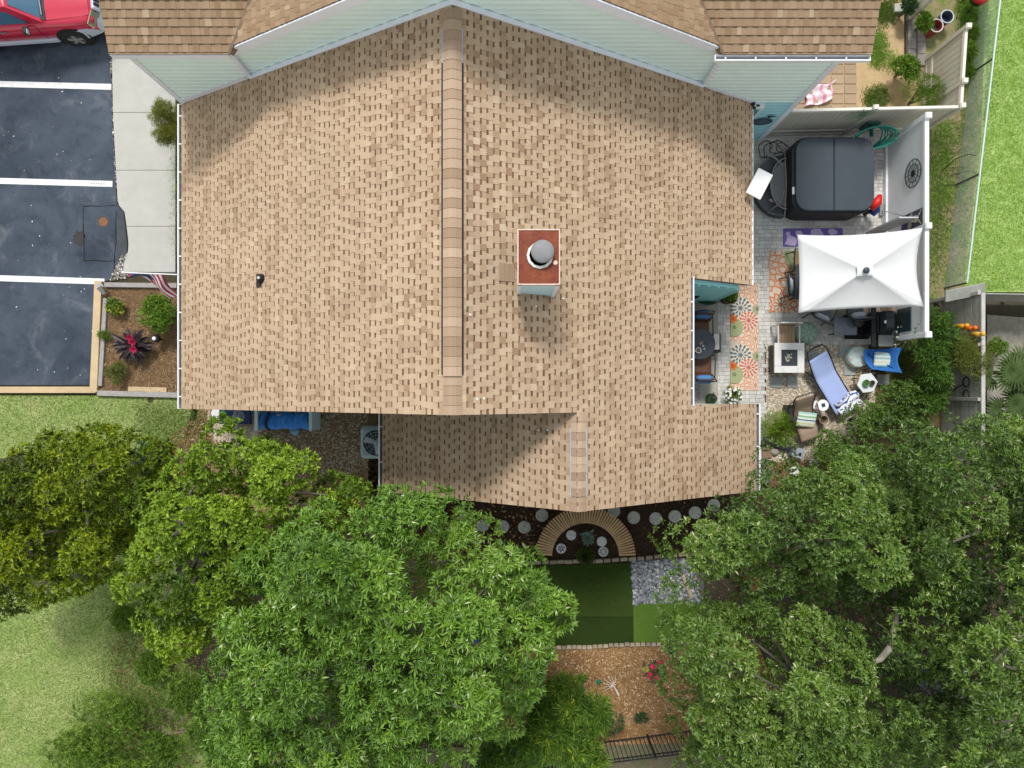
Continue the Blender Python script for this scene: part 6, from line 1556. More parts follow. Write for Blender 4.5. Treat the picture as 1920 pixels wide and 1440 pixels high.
for s in (-1,1):
    q = MB(); q.tube([(x,s*0.28,z-0.01) for x,z in prof],0.016,6); q.build('side_rail', M_bronze, t)
    q = MB(); q.tube([(-0.40,s*0.36,0.02),(0.0,s*0.36,0.45),(0.1,s*0.37,0.60),(-0.35,s*0.37,0.62)],0.018,6); q.build('armrest', M_bronze, t)
    q = MB(); q.tube([(0.38,s*0.36,0.02),(-0.05,s*0.36,0.48)],0.018,6); q.build('leg', M_bronze, t)
stripe_cushion('green white and blue striped pillow on the tan reclining chair', P(1512,787,0.50), (0.55,0.42), (R(12),R(8),R(-6)), [lim,whi,lim,whi,blu,whi,grn,whi,mint], 9, h=0.16, axis='v')
tt = P(1543,760,0.5)
t = thing('side_table', 'small round white side table between the two loungers', 'table', (tt.x,tt.y,0))
q = MB(); q.lathe([(0.155,0.48),(0.16,0.495),(0.155,0.51)],24); q.build('table_top', M_white, t); q = MB(); q.tube([(0,0,0.02),(0,0,0.48)],0.025,8); q.lathe([(0.12,0.0),(0.11,0.025)],16); q.build('pedestal', M_white, t)
t = thing('phone', 'dark square device lying on the round white side table', 'phone', (tt.x+0.005,tt.y+0.005,0.51), R(12)); q = MB(); q.rbox((0,0,0.006),(0.10,0.10,0.012),0.01); q.build('body', mat('device',(0.03,0.045,0.08),0.2), t)
open_pot('plant_pot','tan clay pot on dark soil beside the tan reclining chair',1545,787,0.38,0.125,0.36,mat('tan_clay',(0.30,0.225,0.165),0.8,0.2,8.0),mat('tan_clay_rim',(0.40,0.31,0.235),0.8,0.1),mat('pot_earth',(0.09,0.06,0.03),0.9,0.4,20.0),cat='pot')
t = thing('planter_box', 'black plastic tub beside the tan reclining chair', 'planter', P(1479,775,0.0)); q = MB(); q.cbox((0,0,0.20),(0.36,0.46,0.40),taper=1.08); q.build('wall', M_black, t); q=MB(); q.cbox((0,-0.02,0.405),(0.30,0.38,0.01)); q.build('filling', mat('tub_fill',(0.05,0.055,0.06),0.6,0.4,9.0), t); q = MB(); q.tube([(-0.18,0.16,0.42),(-0.2,0.3,0.62),(0.0,0.36,0.7),(0.2,0.3,0.62),(0.2,0.1,0.42)],0.016,6); q.build('handle', M_bronze, t)
t = thing('garden_box', 'grey plastic box with a dark latch at the bed edge', 'box', P(1487,847,0.0), R(-14)); q = MB(); q.rbox((0,0,0.16),(0.30,0.26,0.32),0.03); q.build('body', mat('box_grey',(0.17,0.20,0.24),0.5,0.1), t); q=MB(); q.rbox((0,0,0.335),(0.31,0.27,0.03),0.03); q.build('lid', mat('box_lid',(0.30,0.34,0.40),0.45,0.1), t); q=MB(); q.rbox((0.06,-0.03,0.36),(0.07,0.09,0.02),0.01); q.build('latch', M_black, t)
t = thing('edge_bar', 'black timber edge across the end of the paver path', 'edging', (0,0,0)); p, q_ = P(1424,829,0.1), P(1484,842,0.1); dd = q_-p
q = MB(); q.rbox((0,0,0),(dd.length,0.10,0.16),0.01); o = q.build('bar', mat('bar_dark',(0.03,0.03,0.035),0.6,0.2), t); o.location = (p+q_)/2; o.rotation_euler = (0,0,math.atan2(dd.y,dd.x))
M_bb = mat('brown_block',(0.24,0.15,0.10),0.9,0.15,8.0)
t = thing('step_block', 'brown block steps beside the wing gutter', 'block', (0,0,0))
for (a,b_,w,h,z) in ((1434,837,12,14,0.12),(1437,851,18,14,0.07)):
    p = P(a,b_,0); q = MB(); q.rbox((p.x,p.y,z/2),(LEN(w),LEN(h),z),0.01); q.build('block', M_bb, t)
p = P(1451,846,0.0); t = thing('stone', 'rounded pale stone next to the brown block steps', 'stone', p); q = MB(); q.blob((0,0,0.06),0.12,8,5,0.6,0.1); q.build('stone', mat('pale_stone',(0.34,0.30,0.26),0.9,0.15), t, smooth=True)

# notch patio
M_bluec = M_fabric('blue_cushion',(0.07,0.20,0.42)); M_brownw = mat('brown_weave',(0.12,0.055,0.03),0.7,0.3,30.0)
p = P(1314,621,0.45); patio_chair('brown woven chair with a blue cushion above the round porch table', p.x-0.02, p.y+0.02, R(-90), M_brownw, M_bluec, 'porch chairs')
p = P(1318,682,0.45); patio_chair('brown woven chair with a blue cushion below the round porch table', p.x-0.02, p.y-0.02, R(90), M_brownw, M_bluec, 'porch chairs')
for c in [o for o in bpy.data.objects if o.get('group') == 'porch chairs']:
    for k in c.children:
        if k.name.startswith('cushion'): k.scale = (1.25,1.15,1.0)
rt = P(1313,645,0.75)
t = thing('round_table', 'round slate grey porch table beside the runner rug', 'table', (rt.x,rt.y,0.02))
q = MB(); q.lathe([(0.40,0.70),(0.415,0.715),(0.41,0.73)],30); q.build('table_top', mat('slate_top',(0.035,0.045,0.06),0.45,0.12,5.0), t); q = MB(); q.tube([(0,0,0.02),(0,0,0.70)],0.035,8); q.lathe([(0.24,0.0),(0.22,0.03),(0.05,0.06)],18); q.build('pedestal', M_blackmetal, t)
t = thing('mug', 'white mug of coffee on the round porch table', 'mug', (P(1309,657,0.8).x,P(1309,657,0.8).y,0.75), R(200)); q = MB(); q.lathe([(0.045,0.0),(0.068,0.03),(0.078,0.09),(0.066,0.09),(0.06,0.06)],18,cap_top=False); q.build('cup', M_white, t); q = MB(); q.lathe([(0.066,0.072),(0.02,0.073)],14); q.build('coffee', mat('coffee',(0.09,0.07,0.03),0.3), t); q = MB(); q.tube([(0.07,0,0.02),(0.11,0,0.045),(0.075,0,0.075)],0.01,5); q.build('handle', M_white, t)
g = random.Random(2)
for k, (dx,dy,lab) in enumerate(((0.02,0.02,'small coral starfish on the round porch table near its middle'),(0.07,-0.06,'small pale shell on the round porch table, middle one'),(0.10,-0.14,'small pale blue shell on the round porch table nearest the mug'))):
    t = thing('shell' if k else 'starfish', lab, 'shell' if k else 'starfish', (rt.x+dx,rt.y+dy,0.752), g.uniform(0,6)); q = MB()
    if k == 0:
        for j in range(5): a = 2*math.pi*j/5; q.tube([(0,0,0.008),(0.07*math.cos(a),0.07*math.sin(a),0.006)],[0.02,0.006],5)
        q.build('body', mat('coral_star',(0.45,0.27,0.22),0.8,0.2), t)
    else: q.blob((0,0,0.012),0.028,7,4,0.5); q.tube([(0.02,0,0.01),(0.05,0.01,0.006)],[0.015,0.003],5); q.build('body', mat('shell_%d'%k,(0.5,0.46,0.45) if k==1 else (0.40,0.45,0.55),0.5), t)
t = thing('stool', 'black stool with a white cushion beside the round porch table', 'stool', P(1336,645,0.0)); q = MB(); q.rbox((0,0,0.22),(0.22,0.52,0.42),0.02); q.build('frame', M_black, t); q = MB(); q.rbox((-0.035,0.03,0.47),(0.17,0.44,0.07),0.03); q.build('cushion', M_fabric('cream_cushion',(0.62,0.59,0.54)), t)
t = thing('basin', 'shallow green oval basin with white figurine under teal wall', 'basin', (P(1327,557,0.5).x,P(1327,557,0.5).y,0.03)); q = MB(); q.lathe([(0.10,0.0),(0.08,0.30),(0.12,0.36),(0.33,0.46),(0.36,0.49),(0.33,0.485),(0.24,0.45),(0.05,0.44)],26,sx=1.0,sy=0.62); q.build('bowl', mat('green_glaze',(0.018,0.07,0.032),0.3,0.2,6.0), t, smooth=True); q = MB(); q.blob((-0.02,-0.02,0.50),0.06,7,5,0.9); q.blob((0.06,0.0,0.49),0.045,7,4,0.8); q.build('figurine', mat('figurine',(0.42,0.45,0.40),0.6,0.3,20.0), t, smooth=True)
open_pot('plant_pot','brown pot of dark green plants at the teal house corner',1370,556,0.55,0.20,0.50,mat('dark_clay',(0.10,0.055,0.035),0.7,0.25,8.0),mat('dark_clay_rim',(0.13,0.075,0.05),0.7,0.2),mat('moss_fill',(0.05,0.06,0.02),0.9,0.5,14.0),cat='pot')
t = thing('gnome', 'dark green and white garden statue by the lower porch edge', 'statue', P(1332,748,0.06), R(20)); q = MB(); q.lathe([(0.13,0.0),(0.16,0.08),(0.13,0.24),(0.07,0.32)],12); q.build('body', mat('statue_green',(0.05,0.10,0.04),0.6,0.4,8.0), t, smooth=True); q = MB(); q.blob((0,0.05,0.38),0.085,9,6); q.tube([(0.0,0.10,0.42),(0.02,0.19,0.46)],[0.05,0.01],6); q.build('head', mat('statue_dark',(0.035,0.035,0.035),0.6,0.3,9.0), t, smooth=True); q = MB(); q.blob((0.05,-0.09,0.16),0.10,8,5,1.0); q.build('belly', mat('statue_white',(0.50,0.55,0.46),0.6,0.3,14.0), t, smooth=True)
t = thing('doormat', 'pale patterned doormat at the lower porch corner', 'mat', P(1306,735,0.062)); q = MB(); q.rbox((0,0,0.006),(0.20,0.50,0.012),0.01); q.build('mat', mat('doormat',(0.36,0.33,0.34),0.95,0.1,8.0,color2=(0.20,0.19,0.23),mix_scale=14.0,mix_pos=0.5,mix_w=0.05), t)
t = thing('wall_script', 'dark wavy metal ornament on the teal porch wall', 'wall ornament', (4.55,2.435,1.55)); q = MB(); q.tube([(-0.42+0.06*k,0.0,0.05*math.sin(k*1.7)+0.02*math.sin(k*0.6)) for k in range(13)],[0.02+0.018*((k*7)%3) for k in range(13)],5); q.build('bar', M_black, t)

# west side: air conditioner, rack with tarp
ac = P(705,830,0.82)
t = thing('air_conditioner', 'pale blue grey air conditioner with round fan beside back wing', 'air conditioner', (ac.x,ac.y,0))
M_ac = mat('ac_blue_grey',(0.33,0.42,0.47),0.45,0.06)
q = MB(); q.rbox((0,0,0.40),(0.88,0.88,0.80),0.10,n=4); q.build('casing', M_ac, t); q = MB(); q.lathe([(0.35,0.0),(0.335,0.006)],26,(0,0,0.801)); q.build('fan_well', mat('well_dark',(0.02,0.035,0.05),0.6,0.1), t)
q = MB(); q.tube(ringpts(0.36,28,0.812),0.014,6,closed=True); q.build('ring', M_ac, t)
for k in range(3):
    a = R(120*k+165); c_, s_ = math.cos(a), math.sin(a); q = MB(); pts = [(0.05,-0.06,0.835),(0.31,-0.09,0.826),(0.33,0.07,0.848),(0.06,0.05,0.842)]
    q.poly([(x*c_-y*s_,x*s_+y*c_,z) for x,y,z in pts]); q.build('blade', mat('fan_blade',(0.42,0.53,0.57),0.4,0.05), t)
q = MB()
for r in (0.12,0.20,0.28): q.tube(ringpts(r,22,0.862),0.0035,4,closed=True)
for k in range(12): a = 2*math.pi*k/12; q.tube([(0.05*math.cos(a),0.05*math.sin(a),0.864),(0.355*math.cos(a),0.355*math.sin(a),0.815)],0.0035,4)
stuff(q.build('guard_wire', M_greymetal, t)); q = MB(); q.lathe([(0.075,0.83),(0.07,0.872),(0.03,0.88)],14); q.build('hub', M_ac, t)
t = thing('storage_rack', 'pale blue storage rack holding a blue tarp under the eave', 'rack', (0,0,0))
M_pb = mat('pale_blue_panel',(0.52,0.68,0.76),0.5,0.08)
zr_ = 0.85
xa, xb = PX(480,zr_), PX(582,zr_); yb_, yt_ = PY(808,zr_), PY(760,zr_)
for x in (xa, xb):
    q = MB(); q.box(x-0.045,x+0.045,yb_,yt_,0.0,zr_); q.build('end_panel', M_pb, t)
q = MB(); q.box(xa+0.047,xb-0.047,yb_+0.05,yt_,0.30,0.34); q.box(xa+0.047,xb-0.047,yt_-0.04,yt_-0.002,0.345,0.80); q.build('shelf', M_pb, t)
t = thing('tarp', 'folded bright blue tarp lying on the pale blue rack', 'tarp', ((xa+xb)/2,PY(790,0.8),0.345)); Lx = xb-xa-0.20
def tarp_fn(u,v):
    a = math.pi*v; return Vector(((u-0.5)*Lx*(1-0.03*math.sin(7*v)), 0.22*math.cos(a)+0.02*math.sin(17*u), 0.32+0.15*math.sin(a)+0.025*math.sin(23*u+5*v)+0.01*math.sin(50*u)))
q = MB(); q.grid(tarp_fn,30,12); q.box(-Lx/2+0.03,Lx/2-0.03,-0.20,0.20,0.01,0.31); q.build('sheet', mat('tarp_blue',(0.02,0.20,0.66),0.45,0.12,5.0), t)
q = MB(); q.tube([(-0.36*Lx+0.03*math.sin(k),0.235*math.cos(math.pi*k/8),0.34+0.165*math.sin(math.pi*k/8)) for k in range(9)],0.035,6); q.build('strap', mat('strap_black',(0.015,0.017,0.03),0.6), t)
t = thing('tool_bundle', 'jumble of garden tools wedged behind the blue tarp', 'tools', ((xa+xb)/2,PY(776,0.85),0.345)); q = MB(); g = random.Random(5)
for k in range(6): x = g.uniform(-0.5,0.5); q.tube([(x,g.uniform(-.05,.05),0.02),(x+g.uniform(-.4,.4),g.uniform(-.06,.08),0.5)],g.uniform(0.012,0.03),6)
q.build('handle', mat('tool_grey',(0.30,0.28,0.26),0.6,0.4,9.0), t)
t = thing('bag', 'pale blue plastic bag at the foot of the rack', 'bag', P(553,807,0.12)); q = MB(); q.blob((0,0,0.02),0.14,9,6,0.8,0.15); q.build('sack', mat('bag_blue',(0.16,0.33,0.48),0.35,0.15,7.0), t, smooth=True); q = MB(); q.tube([(-0.05,0.1,0.1),(0.0,0.14,0.16),(0.05,0.1,0.1)],0.012,5); q.build('handle', mat('bag_blue',(0,0,0)), t)
t = thing('folding_wagon', 'dark blue folding wagon with a green cloth under the eave', 'wagon', P(450,779,0.0)); q = MB(); q.cbox((0,0,0.28),(0.75,0.40,0.25),taper=1.12); q.build('basket', mat('navy_canvas',(0.012,0.03,0.11),0.7,0.15), t)
for sx in (-1,1):
    for sy in (-1,1): q = MB(); q.tube([(sx*0.28,sy*0.19,0.09),(sx*0.28,sy*0.24,0.09)],0.09,14); q.build('wheel', M_tyre, t)
q = MB(); q.blob((-0.30,0.03,0.42),0.13,8,5,0.5,0.2); q.build('cloth', mat('green_cloth',(0.06,0.26,0.035),0.8,0.2), t, smooth=True); q = MB(); q.blob((0.12,-0.02,0.40),0.17,8,5,0.35,0.2); q.blob((0.05,0.08,0.42),0.07,8,5,0.6); q.build('contents', mat('wagon_stuff',(0.14,0.16,0.20),0.6,0.5,9.0), t)

# stepping stones
M_ss = mat('round_stone',(0.46,0.475,0.44),0.9,0.10,5.0,bump=0.3,bscale=60.0)
def round_stone(label, px, py, r, group, deco=None, z=0.0, m_=None):
    t = thing('stepping_stone', label, 'stepping stone', P(px,py,z), rng.uniform(0,6), group)
    q = MB(); rr = LEN(r); q.lathe([(rr*0.98,0.0),(rr,0.025),(rr*0.96,0.04),(rr*0.5,0.044)],26); q.build('disc', m_ or M_ss, t)
    if deco == 'star':
        q = MB()
        for k in range(6): a = 2*math.pi*k/6; petal(q,(0,0),a,rr*0.08,rr*0.78,rr*0.16,0.049,0,9,9)
        q.build('star_inlay', mat('star_inlay',(0.10,0.12,0.18),0.7), t)
    if deco == 'ring':
        q = MB()
        for k in range(9): a = 2*math.pi*k/9; petal(q,(0,0),a,rr*0.25,rr*0.85,rr*0.12,0.049,0,9,9)
        q.build('leaf_inlay', mat('leaf_inlay',(0.16,0.19,0.19),0.7), t)
    return t
GA = 'stepping stones in the dark mulch'
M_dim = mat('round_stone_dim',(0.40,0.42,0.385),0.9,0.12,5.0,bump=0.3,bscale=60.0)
for px,py,lab in ((873,973,'round stone at the left end of the mulch path, under the bright tree'),(905,985,'round stone half under the bright tree, second from the left'),(943,987,'round grey stone third from the left in the dark mulch'),(983,988,'round grey stone left of the curved slatted bench'),(1016,966,'round stone tucked under the roof edge left of the curved bench')):
    round_stone(lab,px,py,12,GA,m_=M_dim)
for px,py,lab in ((1151,958,'round stone tucked under the roof edge right of the curved bench'),(1188,970,'round pale stone just right of the curved bench'),(1229,972,'round pale stone two right of the curved bench with leaf shadows'),(1265,968,'round pale stone partly under the dark oak edge'),(1303,961,'round pale stone below the roof edge near the dark oak'),(1338,947,'round stone last at the right end of the mulch path')):
    round_stone(lab,px,py,12,GA)
GB = 'small decorated stones inside the curved bench'
M_sd = mat('inlaid_stone',(0.64,0.64,0.64),0.8,0.08,6.0)
round_stone('small pale stone inside the curved bench, upper left',1071,1003,9.5,GB,m_=M_sd); round_stone('small stone with a six point star inside the curved bench, lower left',1052,1028,9.5,GB,'star',m_=M_sd)
round_stone('small pale stone inside the curved bench, upper right',1128,1015,9.5,GB,m_=M_sd); round_stone('small stone with a leaf ring inside the curved bench, lower right',1131,1034,9.5,GB,'ring',m_=M_sd)
GC = 'stepping stones in the side yard'
for px,py,r,lab in ((407,774,10,'white round stone at the house corner in pale gravel'),(436,797,11,'pale round stone in gravel left of the blue wagon'),(521,848,11,'grey round stone at the yellow green tree edge'),(572,861,10,'grey round stone in brown gravel left of the air conditioner')):
    round_stone(lab,px,py,r,GC,m_=None if r==11 else M_sd if px<420 else None)
GD = 'stepping stones by the patio end'
round_stone('scalloped white stone below the grey box',1489,884,9.5,GD,m_=M_sd); round_stone('white stone with dark leaf print near the dark oak',1526,869,9.5,GD,'ring',m_=M_sd)

# curved slatted bench
bcx, bcy = PX(1098,0.42), PY(1044,0.42)
t = thing('curved_bench', 'half round bench of many thin brown slats in the dark mulch', 'bench', (bcx,bcy,0))
q = MB(); ro, ri = 1.38, 0.925
q.cbox(((ro+ri)/2,0,0.405),(ro-ri,0.050,0.024)); M_bs = mat('bench_slat',(0.50,0.33,0.17),0.75,0.14,9.0,obj_var=0.14); me = q.mesh('slat', M_bs)
NS = 50
for k in range(NS):
    a = R(1.0)+math.pi*(k+0.5)/NS*0.985
    if abs(a-math.pi/2) < 0.012: continue
    link('slat', me, t, (0,0,0), a)
for r in (1.28,1.02):
    q = MB(); q.tube([(r*math.cos(a),r*math.sin(a),0.37) for a in np.linspace(0.03,math.pi-0.03,30)],0.026,4); q.build('rail', mat('bench_dark',(0.10,0.06,0.035),0.8,0.2), t)
for k in range(6):
    a = math.pi*(k+0.5)/6
    for r in (1.28,1.02): q = MB(); q.cbox((r*math.cos(a),r*math.sin(a),0.175),(0.07,0.07,0.35),(0,0,a)); q.build('leg', mat('bench_dark',(0,0,0)), t)

# black metal fence at the bottom
bf_ = thing('metal_fence', 'black metal picket fence along the bottom of the back yard', 'fence', (0,0,0))
A, B_ = Vector((-1.9,-10.41,0)), Vector((6.9,-9.31,0)); d = B_-A; L_ = d.length; an = math.atan2(d.y,d.x); HF = 1.25
for z in (0.12, HF-0.17, HF-0.02):
    q = MB(); q.cbox((0,0,0),(L_,0.03,0.035)); o = q.build('rail', M_blackmetal, bf_); c = (A+B_)/2; o.location = (c.x,c.y,z); o.rotation_euler = (0,0,an)
q = MB(); q.cbox((0,0,HF/2-0.02),(0.018,0.018,HF-0.08)); me = q.mesh('picket', M_blackmetal)
n = int(L_/0.118)
for k in range(n):
    c = A + d*((k+0.5)/n); link('picket', me, bf_, (c.x,c.y,0.05), an)
q = MB(); q.rbox((0,0,HF/2+0.03),(0.06,0.06,HF+0.06),0.01); me = q.mesh('post', M_blackmetal)
for x in (-1.5,0.3,2.1,3.80,5.6): 
    c = A + d*((x-A.x)/d.x); link('post', me, bf_, (c.x,c.y,0), an)
t = thing('garden_pole', 'pale blue grey pole with crossbar at the bright tree bottom edge', 'pole', (P(843,1385,0).x,P(843,1385,0).y,0)); q = MB(); q.tube([(0,0,0),(0.0,0,1.9)],0.03,8); q.build('pole', mat('pole_pale',(0.45,0.52,0.58),0.5,0.1), t); q = MB(); q.tube([(-0.02,0.0,1.92),(0.42,-0.12,1.95)],0.045,8); q.build('crossbar', mat('pole_pale',(0,0,0)), t)
# under the trees
t = patio_chair('blue folding chair with green pillow glimpsed under the bright tree', P(890,1188,0.4).x, P(890,1188,0.4).y, R(130), M_fabric('strong_blue',(0.02,0.13,0.45)), M_fabric('green_pillow',(0.03,0.22,0.12)), None)
t = thing('plank', 'pale plank lying on the ground between river stones and oak', 'plank', P(1288,1098,0.02), R(-68)); q = MB(); q.rbox((0,0,0.03),(0.75,0.10,0.05),0.006); q.build('board', mat('plank_tan',(0.36,0.30,0.20),0.8,0.15), t)
t = thing('slatted_chair', 'red brown slatted chair glimpsed under the dark oak', 'chair', P(1402,1085,0.0), R(-55))
q = MB(); q.rbox((0,0,0),(0.50,0.075,0.02),0.005,n=1); me = q.mesh('slat', mat('red_slat',(0.20,0.06,0.025),0.6,0.15,8.0,obj_var=0.1))
for k in range(6): link('slat', me, t, (0,-0.24+0.095*k,0.40))
q = MB(); q.rbox((0,0,0),(0.02,0.085,0.55),0.005,n=1); me = q.mesh('slat', mat('red_slat',(0,0,0)))
for k in range(6): o = link('slat', me, t, (-0.33,-0.24+0.095*k,0.66)); o.rotation_euler = (0,R(-18),0)
for sx in (-0.2,0.2):
    for sy in (-1,1): q = MB(); q.cbox((sx,sy*0.24,0.195),(0.05,0.05,0.39)); q.build('leg', mat('red_slat',(0,0,0)), t)
t = thing('garden_shed', 'low dark grey shed roof glimpsed below the oak limb', 'shed', P(1722,1262,0.0), 0.0)
t.scale = (0.62,0.62,0.62)
q = MB(); q.box(-1.0,1.0,-0.8,0.8,0.0,1.7); q.build('wall', mat('shed_wall',(0.09,0.09,0.095),0.8,0.15), t); q = MB(); q.add([(-1.15,-0.95,1.68),(1.15,-0.95,1.68),(1.15,0.95,1.95),(-1.15,0.95,1.95),(-1.15,-0.95,1.74),(1.15,-0.95,1.74),(1.15,0.95,2.01),(-1.15,0.95,2.01)],[(3,2,1,0),(4,5,6,7),(0,1,5,4),(1,2,6,5),(2,3,7,6),(3,0,4,7)]); q.build('roof', mat('shed_roof',(0.075,0.08,0.09),0.7,0.2,4.0), t)
p = P(1722,1252,1.2); t = thing('paper_sheet', 'white sheet lying on the dark shed roof under the oak', 'sheet', (p.x,p.y,1.225), R(5)); q = MB(); q.box(-0.10,0.10,-0.075,0.075,0,0.006); o = q.build('sheet', M_white, t); o.rotation_euler = (R(7.9),0,0)
# ================================================================ VEGETATION
def leaf_cloud(C, A, n_leaf, ln, wd, g, tone0, tone_j=0.10, spread=(0.5,1.25), droop=0.0, fold=0.25, stem=0.0):
    """rosettes of leaves: C (n,3) shoot tips, A (n,3) unit axes; returns V,F,tone"""
    n = len(C); m = n*n_leaf
    up = np.where(np.abs(A[:,2:3])<0.9, np.array([[0,0,1.0]]), np.array([[1.0,0,0]]))
    U = np.cross(A, up); U /= np.linalg.norm(U,axis=1,keepdims=True); W = np.cross(A, U)
    k = np.tile(np.arange(n_leaf), n); ang = k*2.39996 + np.repeat(g.uniform(0,6.28,n), n_leaf) + g.normal(0,0.2,m)
    th = spread[0] + (spread[1]-spread[0])*(k/max(1,n_leaf-1)) + g.normal(0,0.12,m)
    Ar, Ur, Wr, Cr = (np.repeat(q, n_leaf, 0) for q in (A,U,W,C))
    rad = Ur*np.cos(ang)[:,None] + Wr*np.sin(ang)[:,None]
    D = Ar*np.cos(th)[:,None] + rad*np.sin(th)[:,None]; D[:,2] -= droop*g.uniform(0.3,1.3,m); D /= np.linalg.norm(D,axis=1,keepdims=True)
    S = np.cross(D, Ar + rad*0.15); nl = np.linalg.norm(S,axis=1,keepdims=True); S = np.where(nl>1e-4, S/np.maximum(nl,1e-4), Ur)
    N = np.cross(S, D)
    L = (ln*g.uniform(0.55,1.4,m))[:,None]; Wd = (wd*g.uniform(0.75,1.2,m))[:,None]
    B = Cr + rad*(0.012+stem*g.random((m,1))) - Ar*(stem*(k/n_leaf))[:,None]*1.5
    mid = B + D*L*0.52 - N*fold*Wd*0.0
    V = np.empty((m,4,3)); V[:,0] = B; V[:,1] = mid + S*Wd/2 + N*fold*Wd; V[:,2] = B + D*L - N*L*0.10; V[:,3] = mid - S*Wd/2 + N*fold*Wd
    F = np.arange(m*4).reshape(-1,4)
    tone = np.clip(np.minimum(np.repeat(tone0, n_leaf),0.72) + g.normal(0,tone_j,m) + (g.random(m)<0.016)*0.40, 0, 1)  # rare leaves lifted in tone; pale last stops make them painted glints
    return V.reshape(-1,3), F, tone

class Cloud:
    def __init__(s): s.V=[]; s.F=[]; s.T=[]; s.n=0
    def add(s, V, F, T): s.V.append(V); s.F.append(F+s.n); s.T.append(T); s.n += len(V)
    def build(s, name, m_, parent):
        F = np.concatenate(s.F); V = np.concatenate(s.V)
        # two triangles per leaf, folded along the midrib
        tri = np.concatenate([F[:,[0,1,2]], F[:,[0,2,3]]]); t = np.concatenate(s.T)
        return np_mesh(name, V, tri, m_, parent, tone=np.concatenate([t,t]))

def shoots_on_lobe(c, r, n, g, rz=0.75, shell=0.72, zmin=-0.35):
    d = g.normal(0,1,(n*2,3)); d /= np.linalg.norm(d,axis=1,keepdims=True); d = d[d[:,2]>zmin][:n]
    rad = r*(shell+(1-shell)*g.random((len(d),1))**0.6)*(1+0.12*np.sin(5*d[:,:1]+4*d[:,1:2]))
    P_ = np.array(c)[None] + d*rad*np.array([[1,1,rz]])
    A = d + np.array([[0,0,0.55]]) + g.normal(0,0.28,d.shape); A /= np.linalg.norm(A,axis=1,keepdims=True)
    return P_, A

def poly_dist(x, y, poly):
    best = np.full(np.shape(x), 1e9); n = len(poly)
    for i in range(n):
        ax, ay = poly[i]; bx, by = poly[(i+1)%n]; dx, dy = bx-ax, by-ay
        t = np.clip(((x-ax)*dx+(y-ay)*dy)/(dx*dx+dy*dy+1e-9),0,1); best = np.minimum(best, np.hypot(x-ax-t*dx, y-ay-t*dy))
    return best

M_bark = mat('bark_grey', (0.12,0.105,0.085), 0.9, 0.25, 14.0, bump=0.6, bscale=40.0)
M_barkp = mat('bark_pale', (0.34,0.31,0.25), 0.85, 0.2, 10.0, bump=0.5, bscale=40.0)

